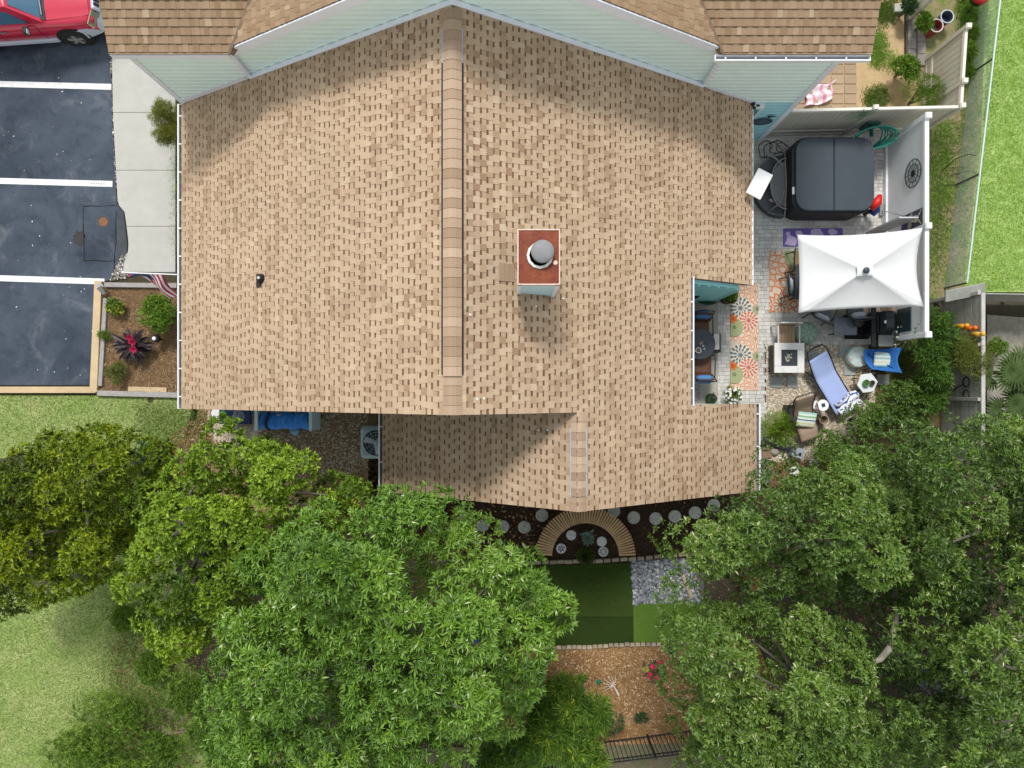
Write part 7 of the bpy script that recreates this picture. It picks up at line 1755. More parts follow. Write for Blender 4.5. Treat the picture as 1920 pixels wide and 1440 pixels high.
def tree(name, label, outline, z_edge, z_top, trunk, leaf, m_leaf, seed, spacing=0.85, r=(0.55,0.85), shoots=70, n_leaf=7, ln=0.12, wd=0.04, under=0.55, tone=(0.5,0.10), group=None, cat='tree', zn=0.35, droop=0.1, spread=(0.4,1.3), bark=None, trunk_r=0.16, flat=0.75, stem=0.0, edge_in=0.85, tone_j=0.15, limbs=True):
    g = np.random.default_rng(seed)
    tr = P(*trunk, 0.0); t = thing(name, label, cat, (tr.x, tr.y, 0.0), group=group); off = np.array([tr.x, tr.y, 0.0])
    xs = [p[0] for p in outline]; ys = [p[1] for p in outline]
    # lobe centres by dart throwing inside the crown outline
    cand = np.c_[g.uniform(min(xs),max(xs),14000), g.uniform(min(ys),max(ys),14000)]
    k = in_poly(cand[:,0],cand[:,1],outline); cand = cand[k]; dist = poly_dist(cand[:,0],cand[:,1],outline)
    dmax = max(dist.max(),1.0); lobes = []
    for (x,y), d in zip(cand, dist):
        f = min(1.0, d/dmax); z = z_edge + (z_top-z_edge)*math.sqrt(max(0,1-(1-f)**2)) + g.normal(0,zn)
        rr = g.uniform(*r)
        if d < rr*edge_in*F_PX/(CAM_H-z): continue
        p = P(x,y,z)
        if all((p.x-q[0])**2+(p.y-q[1])**2 > (spacing*g.uniform(0.8,1.15))**2 for q in lobes): lobes.append((p.x,p.y,p.z,rr))
    cl = Cloud()
    for (x,y,z,rr) in lobes:
        lt = tone[0]+g.normal(0,tone[1]*1.6); n = int(shoots*(rr/np.mean(r))**2)
        C, A = shoots_on_lobe((x,y,z), rr, n, g, flat)
        cl.add(*leaf_cloud(C-off, A, n_leaf, ln, wd, g, np.clip(lt+g.normal(0,0.12,len(C)),0,1), tone_j, spread, droop, stem=stem))
        if under > 0:
            C, A = shoots_on_lobe((x+g.normal(0,.35),y+g.normal(0,.35),z-1.5), rr*1.10, int(n*under*0.75), g, flat)
            cl.add(*leaf_cloud(C-off, A, n_leaf, ln, wd, g, np.clip(lt-0.03+g.normal(0,0.06,len(C)),0,1), tone_j, spread, droop, stem=stem))
    # limbs: trunk top to hubs, hubs to lobes
    bk = bark or M_bark; zt = z_edge*0.55
    nh = max(3, len(lobes)//6); hubs = [lobes[i] for i in g.choice(len(lobes), min(nh,len(lobes)), replace=False)]
    q = MB(); q.tube([(0,0,-0.1),(0.04,0.02,zt*0.5),(0.0,0.0,zt)],[trunk_r*1.25,trunk_r,trunk_r*0.85],9); q.build('trunk', bk, t)
    q = [MB() for _ in hubs]
    for h, (hx_,hy_,hz,hr) in enumerate(hubs):
        e = Vector((hx_-tr.x, hy_-tr.y, hz-hr*0.8)); m_ = e*0.5; m_.z = zt+(e.z-zt)*0.6
        q[h].tube([(0,0,zt-0.15), m_, e],[trunk_r*0.6,trunk_r*0.38,0.03],6)
    for (x,y,z,rr) in lobes:
        h = min(range(len(hubs)), key=lambda i: (hubs[i][0]-x)**2+(hubs[i][1]-y)**2)
        hx_,hy_,hz,hr = hubs[h]; e0 = Vector((hx_-tr.x, hy_-tr.y, hz-hr*0.8))*0.75; e0.z = zt+(hz-hr*0.8-zt)*0.78
        e1 = Vector((x-tr.x,y-tr.y,z-rr*0.15)); md = (e0+e1)/2+Vector((g.normal(0,.1),g.normal(0,.1),0.1))
        q[h].tube([e0, md, e1],[0.045,0.03,0.010],5)
    for qq in (q if limbs else []): qq.build('limb', bk, t)
    cl.build('crown', m_leaf, t)
    return t, lobes

LF_big = tone_mat('leaf_fresh_green', [(0.0,(0.0447,0.0927,0.0091)),(0.35,(0.0881,0.1845,0.0165)),(0.65,(0.1399,0.2670,0.0249)),(0.9,(0.2209,0.3557,0.0389)),(0.97,(0.1830,0.2781,0.0594)),(1.0,(0.4521,0.5150,0.2970))], 0.42, 0.0, spec=0.42, transl=0.14)  # pale last stop paints leaf glints and white undersides
LF_yel = tone_mat('leaf_yellow_green', [(0.0,(0.0436,0.0827,0.0054)),(0.35,(0.1033,0.1792,0.0095)),(0.65,(0.1684,0.2692,0.0135)),(0.9,(0.2508,0.3656,0.0257)),(1.0,(0.3696,0.4685,0.0546))], 0.50, 0.0, spec=0.35, transl=0.15)
LF_olv = tone_mat('leaf_olive_dark', [(0.0,(0.0314,0.0519,0.0024)),(0.35,(0.0731,0.1186,0.0024)),(0.65,(0.1302,0.1882,0.0040)),(0.9,(0.2118,0.2715,0.0056)),(1.0,(0.3334,0.3616,0.0128))], 0.50, 0.0, spec=0.30, transl=0.12)
LF_oak = tone_mat('leaf_oak_dark', [(0.0,(0.0284,0.0602,0.0080)),(0.35,(0.0632,0.1212,0.0153)),(0.65,(0.0982,0.1786,0.0219)),(0.9,(0.1568,0.2433,0.0292)),(0.97,(0.1534,0.1938,0.0495)),(1.0,(0.4248,0.4284,0.2160))], 0.40, 0.0, spec=0.45, transl=0.12)  # pale last stop is a painted glint on rare leaves
LF_blu = tone_mat('leaf_blue_green', [(0.0,(0.0170,0.0390,0.0142)),(0.5,(0.0420,0.0910,0.0323)),(1.0,(0.1020,0.1690,0.0630))], 0.50, 0.0, spec=0.30, transl=0.15)
LF_shr = tone_mat('leaf_shrub', [(0.0,(0.0500,0.0980,0.0105)),(0.5,(0.1190,0.2150,0.0218)),(1.0,(0.2500,0.3640,0.0450))], 0.55, 0.0, spec=0.25, transl=0.20)
LF_long = tone_mat('leaf_long_tips', [(0.0,(0.0380,0.0800,0.0140)),(0.45,(0.0830,0.1760,0.0217)),(0.75,(0.1650,0.2720,0.0294)),(1.0,(0.5400,0.5760,0.0392))], 0.50, 0.0, spec=0.30, transl=0.20)

tree('leafy_tree','dense olive green tree on the far left below the lawn',[(-120,880),(20,862),(85,812),(205,808),(252,842),(262,905),(250,985),(215,1050),(160,1110),(70,1140),(-120,1140)],3.0,5.2,(90,960),None,LF_olv,101,spacing=0.78,r=(0.40,0.64),shoots=140,n_leaf=9,ln=0.10,wd=0.045,under=1.25,tone=(0.48,0.12))
tree('leafy_tree','yellow green tree with bright leaves below the side yard gravel',[(235,925),(290,885),(355,838),(440,820),(515,838),(560,882),(625,890),(695,900),(708,945),(640,990),(540,1040),(480,1110),(440,1190),(345,1235),(262,1200),(205,1130),(225,1030)],3.2,5.6,(420,990),None,LF_yel,102,spacing=0.76,r=(0.38,0.62),shoots=135,n_leaf=9,ln=0.10,wd=0.05,under=1.2,tone=(0.55,0.12))
tree('leafy_tree','large fresh green tree with pale twigs in the lower middle',[(452,1040),(500,980),(600,942),(690,914),(785,926),(850,980),(930,1010),(1010,1070),(1085,1100),(1075,1180),(1030,1230),(1032,1300),(1000,1350),(930,1400),(800,1450),(640,1490),(480,1480),(385,1430),(370,1280),(415,1150)],4.0,7.4,(740,1180),None,LF_big,103,spacing=0.70,r=(0.38,0.68),shoots=125,n_leaf=10,ln=0.125,wd=0.036,under=0.6,tone=(0.52,0.11),trunk_r=0.2,droop=0.18,zn=0.65)
OAKG = 'dark oaks at the lower right'
tree('oak_tree','dark oak with dense small leaves touching the roof corner on the right',[(1240,1025),(1300,990),(1400,940),(1500,880),(1590,835),(1660,850),(1730,930),(1735,1040),(1670,1110),(1560,1135),(1440,1120),(1330,1095),(1270,1065)],3.8,6.4,(1500,1010),None,LF_oak,104,spacing=0.66,r=(0.36,0.60),shoots=150,n_leaf=9,ln=0.09,wd=0.036,under=0.6,tone=(0.52,0.11),group=OAKG,zn=0.6)
tree('oak_tree','lighter oak below the green turf at the lower right middle',[(1250,1195),(1305,1145),(1420,1122),(1530,1125),(1610,1165),(1650,1250),(1640,1340),(1690,1420),(1640,1500),(1295,1500),(1288,1340),(1265,1260)],4.6,7.2,(1430,1300),None,LF_oak,105,spacing=0.66,r=(0.36,0.60),shoots=150,n_leaf=9,ln=0.092,wd=0.036,under=0.6,tone=(0.62,0.11),group=OAKG,zn=0.6)
tree('oak_tree','darkest oak at the right edge below the grey plank fence',[(1690,850),(1760,790),(1850,770),(1960,780),(2060,900),(2040,1180),(1900,1160),(1800,1150),(1720,1120),(1690,980)],3.6,6.2,(1850,960),None,LF_oak,106,spacing=0.68,r=(0.38,0.62),shoots=150,n_leaf=9,ln=0.09,wd=0.036,under=0.6,tone=(0.42,0.11),group=OAKG,zn=0.6)
tree('oak_tree','oak in the bottom right corner with bare pale twigs',[(1790,1190),(1860,1150),(1980,1140),(2040,1300),(2020,1520),(1720,1520),(1735,1400),(1800,1320)],4.4,6.8,(1900,1330),None,LF_oak,107,spacing=0.72,r=(0.42,0.68),shoots=125,n_leaf=9,ln=0.095,wd=0.036,under=0.6,tone=(0.60,0.11),group=OAKG,zn=0.6)
tree('young_oak','low dark young oak in the gap around the pale limb',[(1600,1090),(1720,1070),(1830,1110),(1830,1260),(1815,1400),(1700,1450),(1610,1400),(1630,1250)],2.2,3.6,(1655,1330),None,LF_oak,108,spacing=0.66,r=(0.38,0.58),shoots=95,n_leaf=8,ln=0.085,wd=0.034,under=0.6,tone=(0.36,0.11),group=OAKG,zn=0.4,trunk_r=0.08,edge_in=0.3)
# pale bare limbs showing through
def limb(label, pts, rad, m_=M_barkp, twigs=4, seed=1):
    t = thing('bare_branch', label, 'branch', (0,0,0)); g = random.Random(seed); P3 = [P(*p) for p in pts]
    q = MB(); q.tube(P3, rad, 8); q.build('limb', m_, t); q = MB()
    for k in range(twigs):
        i = g.randint(0,len(P3)-2); a = P3[i].lerp(P3[i+1], g.random()); e = a+Vector((g.uniform(-.5,.5),g.uniform(-.5,.5),g.uniform(-.1,.3))); q.tube([a,(a+e)/2+Vector((0.03,0.05,0.04)),e],[0.010,0.007,0.003],5)
    q.build('twig', m_, t); return t
limb('thick pale limb in the gap between the dark oaks',[(1682,1148,4.0),(1676,1180,4.6),(1668,1215,5.2),(1650,1236,5.5),(1628,1246,5.8)],[0.05,0.06,0.07,0.06,0.015],seed=3,twigs=3)
limb('pale bare branch at the bottom right corner among oak leaves',[(1895,1425,6.4),(1868,1385,6.6),(1862,1350,6.8),(1855,1330,6.9)],[0.03,0.025,0.018,0.008],seed=4,twigs=6)
limb('straight pale stick across the right edge oak',[(1862,1242,7.0),(1912,1192,7.3)],[0.02,0.03],seed=5,twigs=3)
limb('forked pale twig low in the fresh green tree',[(805,1258,6.9),(842,1300,7.0),(850,1325,7.1)],[0.012,0.014,0.007],seed=6,twigs=5)
limb('forked pale branch in the dark gap of the fresh green tree',[(735,1155,6.2),(722,1195,6.7),(708,1220,7.0)],[0.028,0.022,0.010],seed=7,twigs=6)
limb('short pale twig at the upper left of the fresh green tree gap',[(690,1140,7.2),(700,1165,7.3)],[0.012,0.008],seed=8,twigs=3)

def shrub(name, label, px, py, r_px, h, m_leaf, seed, n=60, n_leaf=7, ln=0.09, wd=0.035, tone=(0.5,0.12), spread=(0.3,1.2), droop=0.1, sx=1.0, sy=1.0, lobes=5, group=None, cat='shrub', flat=0.8, base=0.0, stem=0.0, part='foliage', shell=0.45):
    g = np.random.default_rng(seed); p = P(px,py,h*0.7); t = thing(name, label, cat, (p.x,p.y,base), group=group); R_ = LEN(r_px,h*0.7); cl = Cloud()
    for k in range(lobes):
        a = 2*math.pi*k/lobes+g.uniform(-.4,.4); d = 0 if lobes == 1 else R_*0.5*g.uniform(0.7,1.1); rr = R_*(1.0 if lobes == 1 else g.uniform(0.45,0.6))
        c = (d*math.cos(a)*sx, d*math.sin(a)*sy, max(rr*flat*0.6,(h-rr*flat)*g.uniform(0.75,1.0)))
        C, A = shoots_on_lobe(c, rr, n, g, flat, shell, -0.5)
        cl.add(*leaf_cloud(C,A,n_leaf,ln,wd,g,np.clip(tone[0]+g.normal(0,tone[1])*0.5+g.normal(0,0.07,len(C)),0,1),0.10,spread,droop,stem=stem))
    q = MB()
    for k in range(max(2,lobes)):
        a = 2*math.pi*k/max(2,lobes); q.tube([(0,0,-0.02),(R_*0.3*math.cos(a),R_*0.3*math.sin(a),h*0.5),(R_*0.5*math.cos(a)*sx,R_*0.5*math.sin(a)*sy,h*0.8)],[0.025,0.016,0.006],5)
    q.build('stem', M_bark, t); cl.build(part, m_leaf, t); return t
shrub('shrub','dark blue green shrub beside the olive green tree',288,868,42,1.7,LF_blu,201,n=90,ln=0.07,wd=0.03)
shrub('shrub','bright green rounded shrub in the straw bed by the gutter',294,586,37,0.95,LF_shr,202,n=110,ln=0.085,wd=0.035,tone=(0.55,0.15))
shrub('shrub','thin leaved olive shrub at the house corner over the sidewalk',318,235,34,1.6,tone_mat('leaf_thin_olive',[(0.0,(0.09,0.105,0.016)),(0.5,(0.22,0.235,0.04)),(1.0,(0.40,0.37,0.10))],0.6,0.0,transl=0.3),203,n=230,n_leaf=6,ln=0.09,wd=0.010,sy=1.5,lobes=7,shell=0.05)
shrub('croton','small yellow and green variegated plant in the straw bed',216,577,15,0.35,tone_mat('leaf_variegated',[(0.0,(0.04,0.09,0.015)),(0.5,(0.12,0.22,0.03)),(0.62,(0.55,0.50,0.06)),(1.0,(0.70,0.62,0.16))],0.45,0.0,transl=0.25),204,n=22,n_leaf=6,ln=0.10,wd=0.05,lobes=4,tone=(0.45,0.3),cat='plant')
shrub('grass_tuft','small fine grass tuft growing over the timber edging',197,629,10,0.25,LF_shr,205,n=40,n_leaf=6,ln=0.10,wd=0.008,lobes=2,cat='plant',tone=(0.6,0.1))
shrub('grass_clump','yellow green clump in the lower left of the straw bed',218,697,18,0.4,tone_mat('leaf_clump',[(0.0,(0.06,0.08,0.02)),(0.5,(0.15,0.19,0.045)),(1.0,(0.30,0.31,0.09))],0.6,0.0,transl=0.3),206,n=36,n_leaf=6,ln=0.11,wd=0.014,lobes=4,cat='plant')
# dark red cordyline built leaf by leaf
t = thing('cordyline','dark purple spiky plant with crimson centre leaves in straw bed','plant',P(264,650,0.0)); g = random.Random(17)
LFD = mat('cordyline_dark',(0.022,0.011,0.014),0.45,0.3,9.0); LFR = mat('cordyline_red',(0.33,0.008,0.05),0.4,0.15,9.0)
def strap_leaf(q, a, L_, w, el, curl, z0=0.35, c=(0,0), n=5, nz=None):
    d = Vector((math.cos(a),math.sin(a),0)); s_ = Vector((-math.sin(a),math.cos(a),0)); vs = []; p = Vector((c[0],c[1],z0)); e = el
    for i in range(n+1):
        f = i/n; ww = w*(0.45+1.1*f*(1-f)*2)*(1 if i<n else 0.05)
        vs += [p-s_*ww/2+Vector((0,0,0.25*ww)), p.copy(), p+s_*ww/2+Vector((0,0,0.25*ww))]
        p = p + (d*math.cos(e)+Vector((0,0,1))*math.sin(e))*(L_/n); e -= curl/n
    o = []
    for i in range(n):
        for j in (0,1): o.append((i*3+j,i*3+j+1,(i+1)*3+j+1,(i+1)*3+j))
    q.add(vs,o)
for k in range(40):
    a = k*2.4+g.uniform(-.2,.2); lf = 0.55 if not (2.6<(a%6.283)<3.9) else 0.78
    q = MB(); strap_leaf(q,a,lf*g.uniform(0.7,1.05),0.12,g.uniform(0.15,0.9),g.uniform(0.5,1.3),0.30,(g.uniform(-.05,.05),g.uniform(-.05,.05))); q.build('leaf', LFD, t)
for (dx,dy) in ((0.02,0.20),(0.10,0.08),(0.13,-0.12)):
    for k in range(7):
        q = MB(); strap_leaf(q,k*2.4,0.16,0.07,1.0,0.6,0.55,(dx,dy),4); q.build('leaf', LFR, t)
q = MB(); q.tube([(0,0,0),(0,0,0.35)],0.03,7); q.build('stem', M_bark, t)

# patio plants
def pot(t, r, h, m_, x=0, y=0):
    q = MB(); q.lathe([(r*0.7,0.0),(r,h*0.9),(r*1.06,h),(r*0.9,h),(r*0.86,h*0.85)],16,(x,y,0),cap_top=False); q.build('pot', m_, t); q = MB(); q.lathe([(r*0.87,h*0.88),(r*0.1,h*0.9)],12,(x,y,0)); q.build('soil', mat('potting_soil',(0.05,0.035,0.02),0.95,0.3,30.0), t)
LF_fern = tone_mat('leaf_fern',[(0.0,(0.0880,0.1560,0.0126)),(0.5,(0.2130,0.3510,0.0294)),(1.0,(0.4130,0.5460,0.0672))],0.5,0.0,spec=0.4,transl=0.3)
def fern(label, px, py, r_px, h, seed, m_, n=34, potr=0.16, zpot=0.4, name='fern', potm=None):
    g = np.random.default_rng(seed); p = P(px,py,h*0.6); t = thing(name, label, 'potted plant', (p.x,p.y,0.0)); pot(t,potr,zpot,potm or M_black); R_ = LEN(r_px,h*0.6); cl = Cloud()
    for k in range(n):
        a = k*2.4+g.uniform(-.2,.2); L_ = R_*g.uniform(0.75,1.15); el = g.uniform(0.3,1.2); pts = []; q = np.array([0,0,zpot]); e = el
        for i in range(12):
            pts.append(q.copy()); q = q+np.array([math.cos(a)*math.cos(e),math.sin(a)*math.cos(e),math.sin(e)])*L_/10; e -= 0.19
        C = np.array(pts[2:]); A = np.tile(np.array([[math.cos(a),math.sin(a),0.35]]),(len(C),1)); A /= np.linalg.norm(A,axis=1,keepdims=True)
        cl.add(*leaf_cloud(C,A,4,0.085,0.020,g,np.clip(0.5+g.normal(0,0.14)+g.normal(0,.05,len(C)),0,1),0.08,(0.9,1.5),0.1))
    cl.build('frond', m_, t); return t
fern('bright green fern in a black pot beside the tan reclining chair',1466,803,37,0.85,301,LF_fern,n=60)
fern('fern hanging dark green in front of the curved bench centre',1098,1046,17,0.6,302,tone_mat('leaf_fern_dark',[(0.0,(0.03,0.055,0.012)),(0.5,(0.07,0.12,0.02)),(1.0,(0.15,0.22,0.04))],0.5,0.0,transl=0.28),n=26,potr=0.13,zpot=0.3)
t = thing('agave','grey green succulent rosette inside the curved bench','plant',P(1101,1004,0.0)); g = random.Random(31); LFA = mat('agave_grey',(0.13,0.20,0.155),0.55,0.2,8.0)
for k in range(22):
    q = MB(); strap_leaf(q,k*2.4,g.uniform(0.18,0.34),0.085,0.25+0.04*k,0.4,0.12,(0,0),4); q.build('leaf', LFA, t)
def flowers(label, px, py, r_px, h, seed, col, m_leaf, nf=26, potted=True, name='flowering_plant', fs=0.035, nl=45):
    g = np.random.default_rng(seed); p = P(px,py,h*0.8); t = thing(name, label, 'plant', (p.x,p.y,0.0)); R_ = LEN(r_px,h*0.8)
    if potted: pot(t,R_*0.6,h*0.55,M_black)
    cl = Cloud(); C, A = shoots_on_lobe((0,0,h*0.65),R_*0.9,nl,g,0.7,0.5,-0.2); cl.add(*leaf_cloud(C,A,6,0.08,0.03,g,np.clip(0.5+g.normal(0,.12,len(C)),0,1),0.1,(0.4,1.3),0.1)); cl.build('foliage', m_leaf, t)
    m_ = mat('petal_'+label[:10].replace(' ','_'),col,0.6,0.12,20.0); C, A = shoots_on_lobe((0,0,h*0.72),R_*0.95,nf,g,0.72,0.9,0.0)
    fl_ = MB()
    for pt, ax in zip(C,A):
        pt = Vector(pt); ax = Vector(ax).normalized(); u_ = ax.orthogonal().normalized(); w_ = ax.cross(u_)
        f_ = MB(); f2 = fl_ if fs < 0.05 else f_
        pts = [pt+ax*0.02+(u_*math.cos(R(36*k))+w_*math.sin(R(36*k)))*fs*(1.0 if k%2==0 else 0.6) for k in range(10)]
        f2.add([pt+ax*0.005]+pts,[(0,1+k,1+(k+1)%10) for k in range(10)])
        if fs >= 0.05: f_.build('blossom', m_, t)
    if fs < 0.05: stuff(fl_.build('blossom', m_, t))
    return t
flowers('white flowering plant in a dark pot at the lower porch corner',1377,741,17,0.55,311,(0.75,0.75,0.70),LF_shr,nf=34,fs=0.045)
shrub('potted_greens','dark green leaves in the brown pot at the teal corner',1371,553,11,0.75,LF_long,312,n=22,ln=0.10,wd=0.03,lobes=3,cat='potted plant',base=0.0)
flowers('rose bush with crimson flowers beside the lighter oak',1231,1257,20,0.7,313,(0.58,0.01,0.09),LF_blu,nf=6,potted=False,fs=0.085,name='rose_bush')
shrub('flower_clump','pale yellow flower clump left of the crimson roses',1211,1252,6,0.55,tone_mat('pale_yellow_petals',[(0.0,(0.30,0.28,0.05)),(1.0,(0.60,0.56,0.18))],0.6,0.0),314,n=16,ln=0.05,wd=0.03,lobes=2,cat='plant')
flowers('dark green rose bush with one red flower at the black fence',1148,1358,26,0.9,315,(0.50,0.02,0.04),LF_blu,nf=2,potted=False,fs=0.075,name='rose_bush',nl=90)
shrub('seedling','small round green seedling at the left of the straw bed',1092,1272,8,0.25,LF_shr,316,n=30,ln=0.06,wd=0.02,lobes=2,cat='plant',tone=(0.35,0.1))
t = thing('garden_ornament','small teal ornament standing in the orange straw','ornament',P(1122,1277,0.0)); q = MB(); q.lathe([(0.05,0.0),(0.07,0.04),(0.03,0.10),(0.045,0.13),(0.01,0.17)],10); q.build('body', mat('teal_orn',(0.01,0.17,0.10),0.4,0.1), t)
t = thing('dry_twig','pale forked dry branch lying on the orange straw','branch',P(1153,1288,0.03)); g = random.Random(8); q = MB(); q.tube([(0.10,-0.22,0.02),(0.03,-0.08,0.03),(-0.06,0.06,0.05)],[0.035,0.03,0.02],6)
for k in range(7):
    a = R(70+k*22); q.tube([(-0.05,0.04,0.05),(-0.05+0.14*math.cos(a),0.04+0.14*math.sin(a),0.07),(-0.05+0.30*math.cos(a+.15),0.04+0.30*math.sin(a+.15),0.03)],[0.014,0.01,0.005],5)
q.build('wood', mat('bleached_wood',(0.55,0.48,0.40),0.85,0.15), t)
shrub('shrub','low green sprig near the lower edge of the straw bed',1203,1345,12,0.35,LF_blu,317,n=24,ln=0.06,wd=0.03,lobes=2,cat='plant')
# long leaved shrubs at the bottom
LG = 'long leaved shrubs along the black fence'
for k,(a,b_,r_,h_,lab) in enumerate(((1060,1310,42,1.8,'long leaved shrub nearest the orange straw, its uppermost'),(1105,1340,36,1.6,'yellow tipped long leaved shrub beside the black fence'),(1040,1375,48,1.9,'long leaved shrub in the middle of the bottom clump'),(1090,1410,40,1.7,'long leaved shrub at the fence corner on the bottom edge'),(985,1405,46,1.9,'long leaved shrub at the left bottom of the clump'),(930,1425,40,1.7,'long leaved shrub left of the clump near the pale pole'),(1010,1340,36,1.7,'long leaved shrub partly under the fresh green tree'))):
    shrub('long_leaved_shrub',lab,a,b_,r_,h_,LF_long,320+k,n=34,n_leaf=9,ln=0.24,wd=0.030,tone=(0.50,0.25),spread=(0.1,1.1),lobes=6,group=LG,droop=0.12,flat=0.7)
# scrub, lower left
SG_ = 'low scrub at the lower left edge of the trees'
for k,(a,b_,r_,h_,tn,lab) in enumerate(((225,1345,50,1.1,0.55,'bushy scrub patch at the lower left beside bare tan soil'),(150,1400,45,0.9,0.6,'yellowish scrub patch closest to the lower left corner'),(300,1410,46,1.1,0.4,'dark scrub patch at the bottom edge, left of the bright tree'),(350,1300,40,1.2,0.5,'scrub patch between the yellow green and fresh green trees'),(395,1375,42,1.2,0.45,'scrub patch under the left side of the fresh green tree'),(235,1160,26,0.7,0.65,'low light green weeds left of the yellow green tree'),(285,1250,30,0.8,0.6,'low weeds below the yellow green tree'),(210,1440,45,1.0,0.45,'scrub patch on the bottom edge beside the lawn'))):
    shrub('scrub',lab,a,b_,r_,h_,LF_shr,340+k,n=80,n_leaf=6,ln=0.075,wd=0.026,tone=(tn-0.15,0.16),lobes=8,group=SG_,flat=0.6)
tree('thicket','loose green thicket at the lower left between lawn and fresh green tree',[(85,1405),(140,1335),(205,1290),(275,1300),(320,1235),(400,1290),(425,1470),(80,1470)],0.25,0.9,(270,1390),None,LF_shr,360,spacing=0.42,r=(0.18,0.36),shoots=30,n_leaf=7,ln=0.075,wd=0.022,under=0.0,tone=(0.48,0.2),cat='thicket',zn=0.15,trunk_r=0.03,edge_in=0.2,flat=0.7,limbs=False)
# right hand shrubs
shrub('oleander','tall dark green oleander between the patio bed and plank fence',1752,660,48,2.0,LF_long,361,n=70,n_leaf=9,ln=0.15,wd=0.026,tone=(0.34,0.12),sy=1.9,sx=0.8,lobes=9,spread=(0.2,1.2))
shrub('oleander','lower oleander spreading towards the blue butterfly chair',1738,735,42,1.6,LF_long,362,n=60,n_leaf=9,ln=0.14,wd=0.026,tone=(0.38,0.12),lobes=7,spread=(0.2,1.2))
shrub('feathery_shrub','feathery yellow green shrub leaning over the grey plank fence',1812,665,44,2.1,tone_mat('leaf_feathery',[(0.0,(0.07,0.09,0.018)),(0.5,(0.16,0.19,0.035)),(0.9,(0.27,0.29,0.06)),(1.0,(0.42,0.30,0.05))],0.6,0.0,transl=0.3),363,n=110,n_leaf=7,ln=0.10,wd=0.010,lobes=8,sy=0.8)
for k,(a,b_,r_,h_,tn,lab) in enumerate(((1625,790,42,1.5,0.55,'grey green shrub just below the lounger towel'),(1690,760,46,1.6,0.5,'grey green shrub right of the lounger foot'),(1560,840,38,1.3,0.55,'grey green shrub right of the fern and tan chair'),(1640,870,48,2.0,0.5,'grey green shrub over the gravel edge above the dark oak'),(1720,850,46,2.0,0.45,'grey green shrub beside the plank fence end'),(1510,905,32,1.0,0.5,'low shrub around the white stones by the dark oak'))):
    shrub('shrub',lab,a,b_,r_,h_,LF_oak,370+k,n=64,n_leaf=7,ln=0.075,wd=0.032,tone=(tn,0.14),lobes=7,group='shrubs between gravel and oaks',flat=0.75)
flowers('white flowering plant along the white fence end by the grill',1688,628,22,0.9,381,(0.70,0.74,0.74),LF_blu,nf=40,potted=False,fs=0.035,nl=50)
shrub('shrub','small yellow green bush between butterfly chair and white fence',1700,660,24,0.6,tone_mat('leaf_clump',[(0,(0,0,0))]),382,n=40,n_leaf=6,ln=0.08,wd=0.015,lobes=5,tone=(0.4,0.15))
shrub('shrub','wing side white leaved plant by the gutter below the path',1432,880,14,0.6,tone_mat('leaf_whitish',[(0.0,(0.10,0.16,0.07)),(0.6,(0.30,0.36,0.24)),(1.0,(0.60,0.62,0.50))],0.5,0.0,transl=0.2),383,n=30,ln=0.07,wd=0.03,lobes=4,sy=2.0)
# neighbour yard plants
shrub('shrub','feathery green bush against the tan fence in the sandy yard',1735,172,34,1.2,LF_shr,391,n=80,n_leaf=6,ln=0.10,wd=0.010,lobes=6,sx=1.2,tone=(0.5,0.15))
shrub('shrub','dark leafy plant by the tan fence corner in the sandy yard',1700,125,24,0.9,LF_shr,392,n=70,ln=0.10,wd=0.04,lobes=4,tone=(0.5,0.15))
shrub('shrub','leafy plant in front of the tan fence end near the planters',1733,42,16,0.7,LF_shr,393,n=60,ln=0.10,wd=0.035,lobes=4,tone=(0.5,0.15))
shrub('shrub','dark plant between the plank path and tan fence at top',1703,15,13,0.7,LF_blu,394,n=40,ln=0.09,wd=0.04,lobes=3,sy=1.6)
for k,(a,b_,r_,h_) in enumerate(((1815,95,16,0.5),(1822,60,14,0.5),(1812,135,14,0.4))):
    shrub('weed_clump',('weed clump outside the tan fence, middle one of three','weed clump outside the tan fence nearest the fence post top','weed clump outside the tan fence, lowest of three')[k],a,b_,r_,h_,LF_shr,395+k,n=36,n_leaf=6,ln=0.12,wd=0.016,lobes=4,group='weed clumps by the wire fence',tone=(0.35,0.15),cat='plant')
# fan palms
def palm(label, px, py, z, seed, nf=9, L_=0.55):
    g = random.Random(seed); p = P(px,py,z); t = thing('fan_palm', label, 'palm', (p.x,p.y,0.0), group='fan palms at the right edge'); m_ = mat('palm_green',(0.048,0.08,0.018),0.65,0.25,6.0,spec=0.2)
    q = MB(); q.tube([(0,0,0),(0.02,0,z*0.7),(0,0,z)],[0.07,0.06,0.04],7); q.build('trunk', M_bark, t)
    for k in range(nf):
        a = k*2.4+g.uniform(-.3,.3); pr = (0.02 if k<3 else g.uniform(0.15,0.5)); c = Vector((pr*math.cos(a),pr*math.sin(a),z+0.30-0.35*pr)); q = MB(); q.tube([(0,0,z),c],0.012,5)
        for j in range(17):
            b_ = a+R(-120+15*j); strap_leaf(q,b_,L_*g.uniform(0.8,1.0)*(1-0.25*abs(j-8)/8),0.055,0.30-0.4*pr,0.9,c.z,(c.x,c.y),4)
        q.build('frond', m_, t)
    return t
palm('fan palm with drooping fronds right of the grey plank fence',1885,698,1.6,1)
shrub('shrub','leafy green shrub right of the plank fence below the palms',1890,800,34,1.5,LF_shr,397,n=70,ln=0.09,wd=0.03,lobes=7,tone=(0.45,0.15))
shrub('shrub','yellow tinged low plant between plank fence and palms',1868,650,18,0.6,LF_shr,385,n=40,ln=0.09,wd=0.02,lobes=4,tone=(0.6,0.15))
palm('smaller fan palm below the first at the right edge',1893,760,1.3,2,9,0.5)
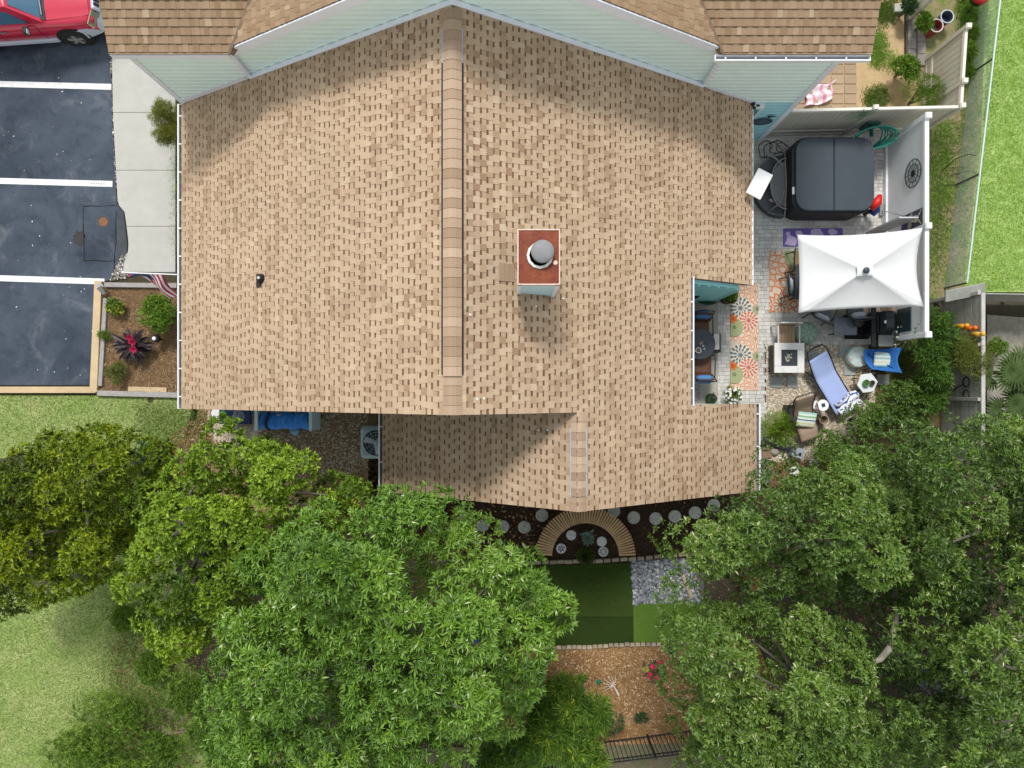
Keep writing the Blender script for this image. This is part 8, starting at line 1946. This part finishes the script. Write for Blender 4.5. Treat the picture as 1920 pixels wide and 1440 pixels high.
shrub('shrub','pale leaved plant under the palms at the right edge',1905,820,36,1.2,LF_shr,399,n=60,ln=0.09,wd=0.035,lobes=6,tone=(0.6,0.15))
shrub('shrub','yellow green bush under the corner oak at the right edge',1905,1345,40,2.0,LF_yel,398,n=60,ln=0.07,wd=0.02,lobes=6,tone=(0.4,0.15))
# yellow blossom near the bottom
t = thing('trumpet_flower','large pale yellow blossom on a thin stem outside the black fence','flower',P(1286,1414,0.9)*1.0); t.location.z = 0.0
q = MB(); q.tube([(0,0,0),(0.05,0.1,0.5),(0,0,0.85)],0.012,5); q.build('stem', mat('stem_green',(0.16,0.18,0.06),0.7), t)
for k in range(6):
    q = MB(); strap_leaf(q,R(60*k),0.20,0.16,0.25,0.5,0.86,(0,0),4); q.build('petal', mat('petal_butter',(0.62,0.50,0.12),0.6,0.12,9.0), t)
sheet('crown_shade_sheet', GP((-60,870),(60,850),(150,820),(270,850),(290,910),(250,1010),(170,1090),(60,1115),(-60,1110)), 0.004, M_soil)  # dark sheet painting the shade seen through gaps in the olive crown
sheet('pale_sand', GP((1850,590),(1980,600),(1980,800),(1850,790)), 0.008, mat('pale_sand_soil',(0.34,0.31,0.27),0.95,0.25,6.0,color2=(0.16,0.15,0.11),mix_scale=2.0,bump=0.5))
sheet('bare_soil', GP((255,1325),(345,1330),(350,1372),(290,1385),(262,1360)), 0.006, mat('bare_tan',(0.34,0.26,0.20),0.95,0.15,5.0))
flecks('leaf_litter', GP((220,1130),(420,1180),(460,1460),(130,1460),(200,1300)), 1800, 0.07, 0.022, M_chip, 61, tone=(0.4,0.25))
blades('rough_grass', GP((215,1080),(300,1150),(360,1300),(300,1440),(120,1440),(220,1280)), 22000, 0.10, M_bladeL, 71, w=0.008, tone=(0.36,0.25), soft=0.4)
blades('rough_grass', GP((250,760),(392,760),(385,830),(330,870),(270,820)), 7000, 0.06, M_bladeL, 72, w=0.007, tone=(0.4,0.3))
flecks('leaf_litter', GP((480,1000),(1000,1000),(1000,1420),(480,1420)), 3500, 0.08, 0.025, M_chip, 73, tone=(0.2,0.2))
flecks('leaf_litter', GP((1300,1000),(1920,900),(1920,1440),(1330,1440)), 5000, 0.08, 0.025, M_chip, 74, tone=(0.2,0.2))
blades('border_weeds', GP((1690,640),(1760,640),(1720,760),(1640,800),(1600,860),(1560,900),(1640,780)), 6000, 0.12, M_bladeL, 75, w=0.010, tone=(0.3,0.3))

for k, (px, py) in enumerate(((882,590),(895,748),(908,747),(1005,575),(1013,812),(1030,810),(978,1),(1056,560))):
    if k in (6,): continue
    q_ = P(px,py,6.2); zz = max(ZR-PT*abs(q_.x-XR), Z2-PT*abs(q_.x-X2) if q_.y < YS else 0); q_ = P(px,py,zz)
    zz = (ZR-PT*abs(q_.x-XR)) if (q_.y > YS or q_.x > X2) else Z2-PT*abs(q_.x-X2)
    t = thing('roof_chip',('pale chip on the tan roof just right of the vented ridge','left one of two pale chips on the tan roof near its lower ridge end','right one of two pale chips on the tan roof near its lower ridge end','pale chip on the tan roof below the chimney left corner','left one of two pale chips in the shade of the lower roof step','right one of two pale chips in the shade of the lower roof step','','pale chip on the tan roof below the chimney right corner')[k],'chip',(q_.x,q_.y,zz+0.03),rng.uniform(0,6),'pale chips on the tan roof'); b = MB(); b.blob((0,0,0),0.022,6,4,0.5,0.3); b.build('chip', mat('chip_white',(0.75,0.74,0.72),0.8), t)
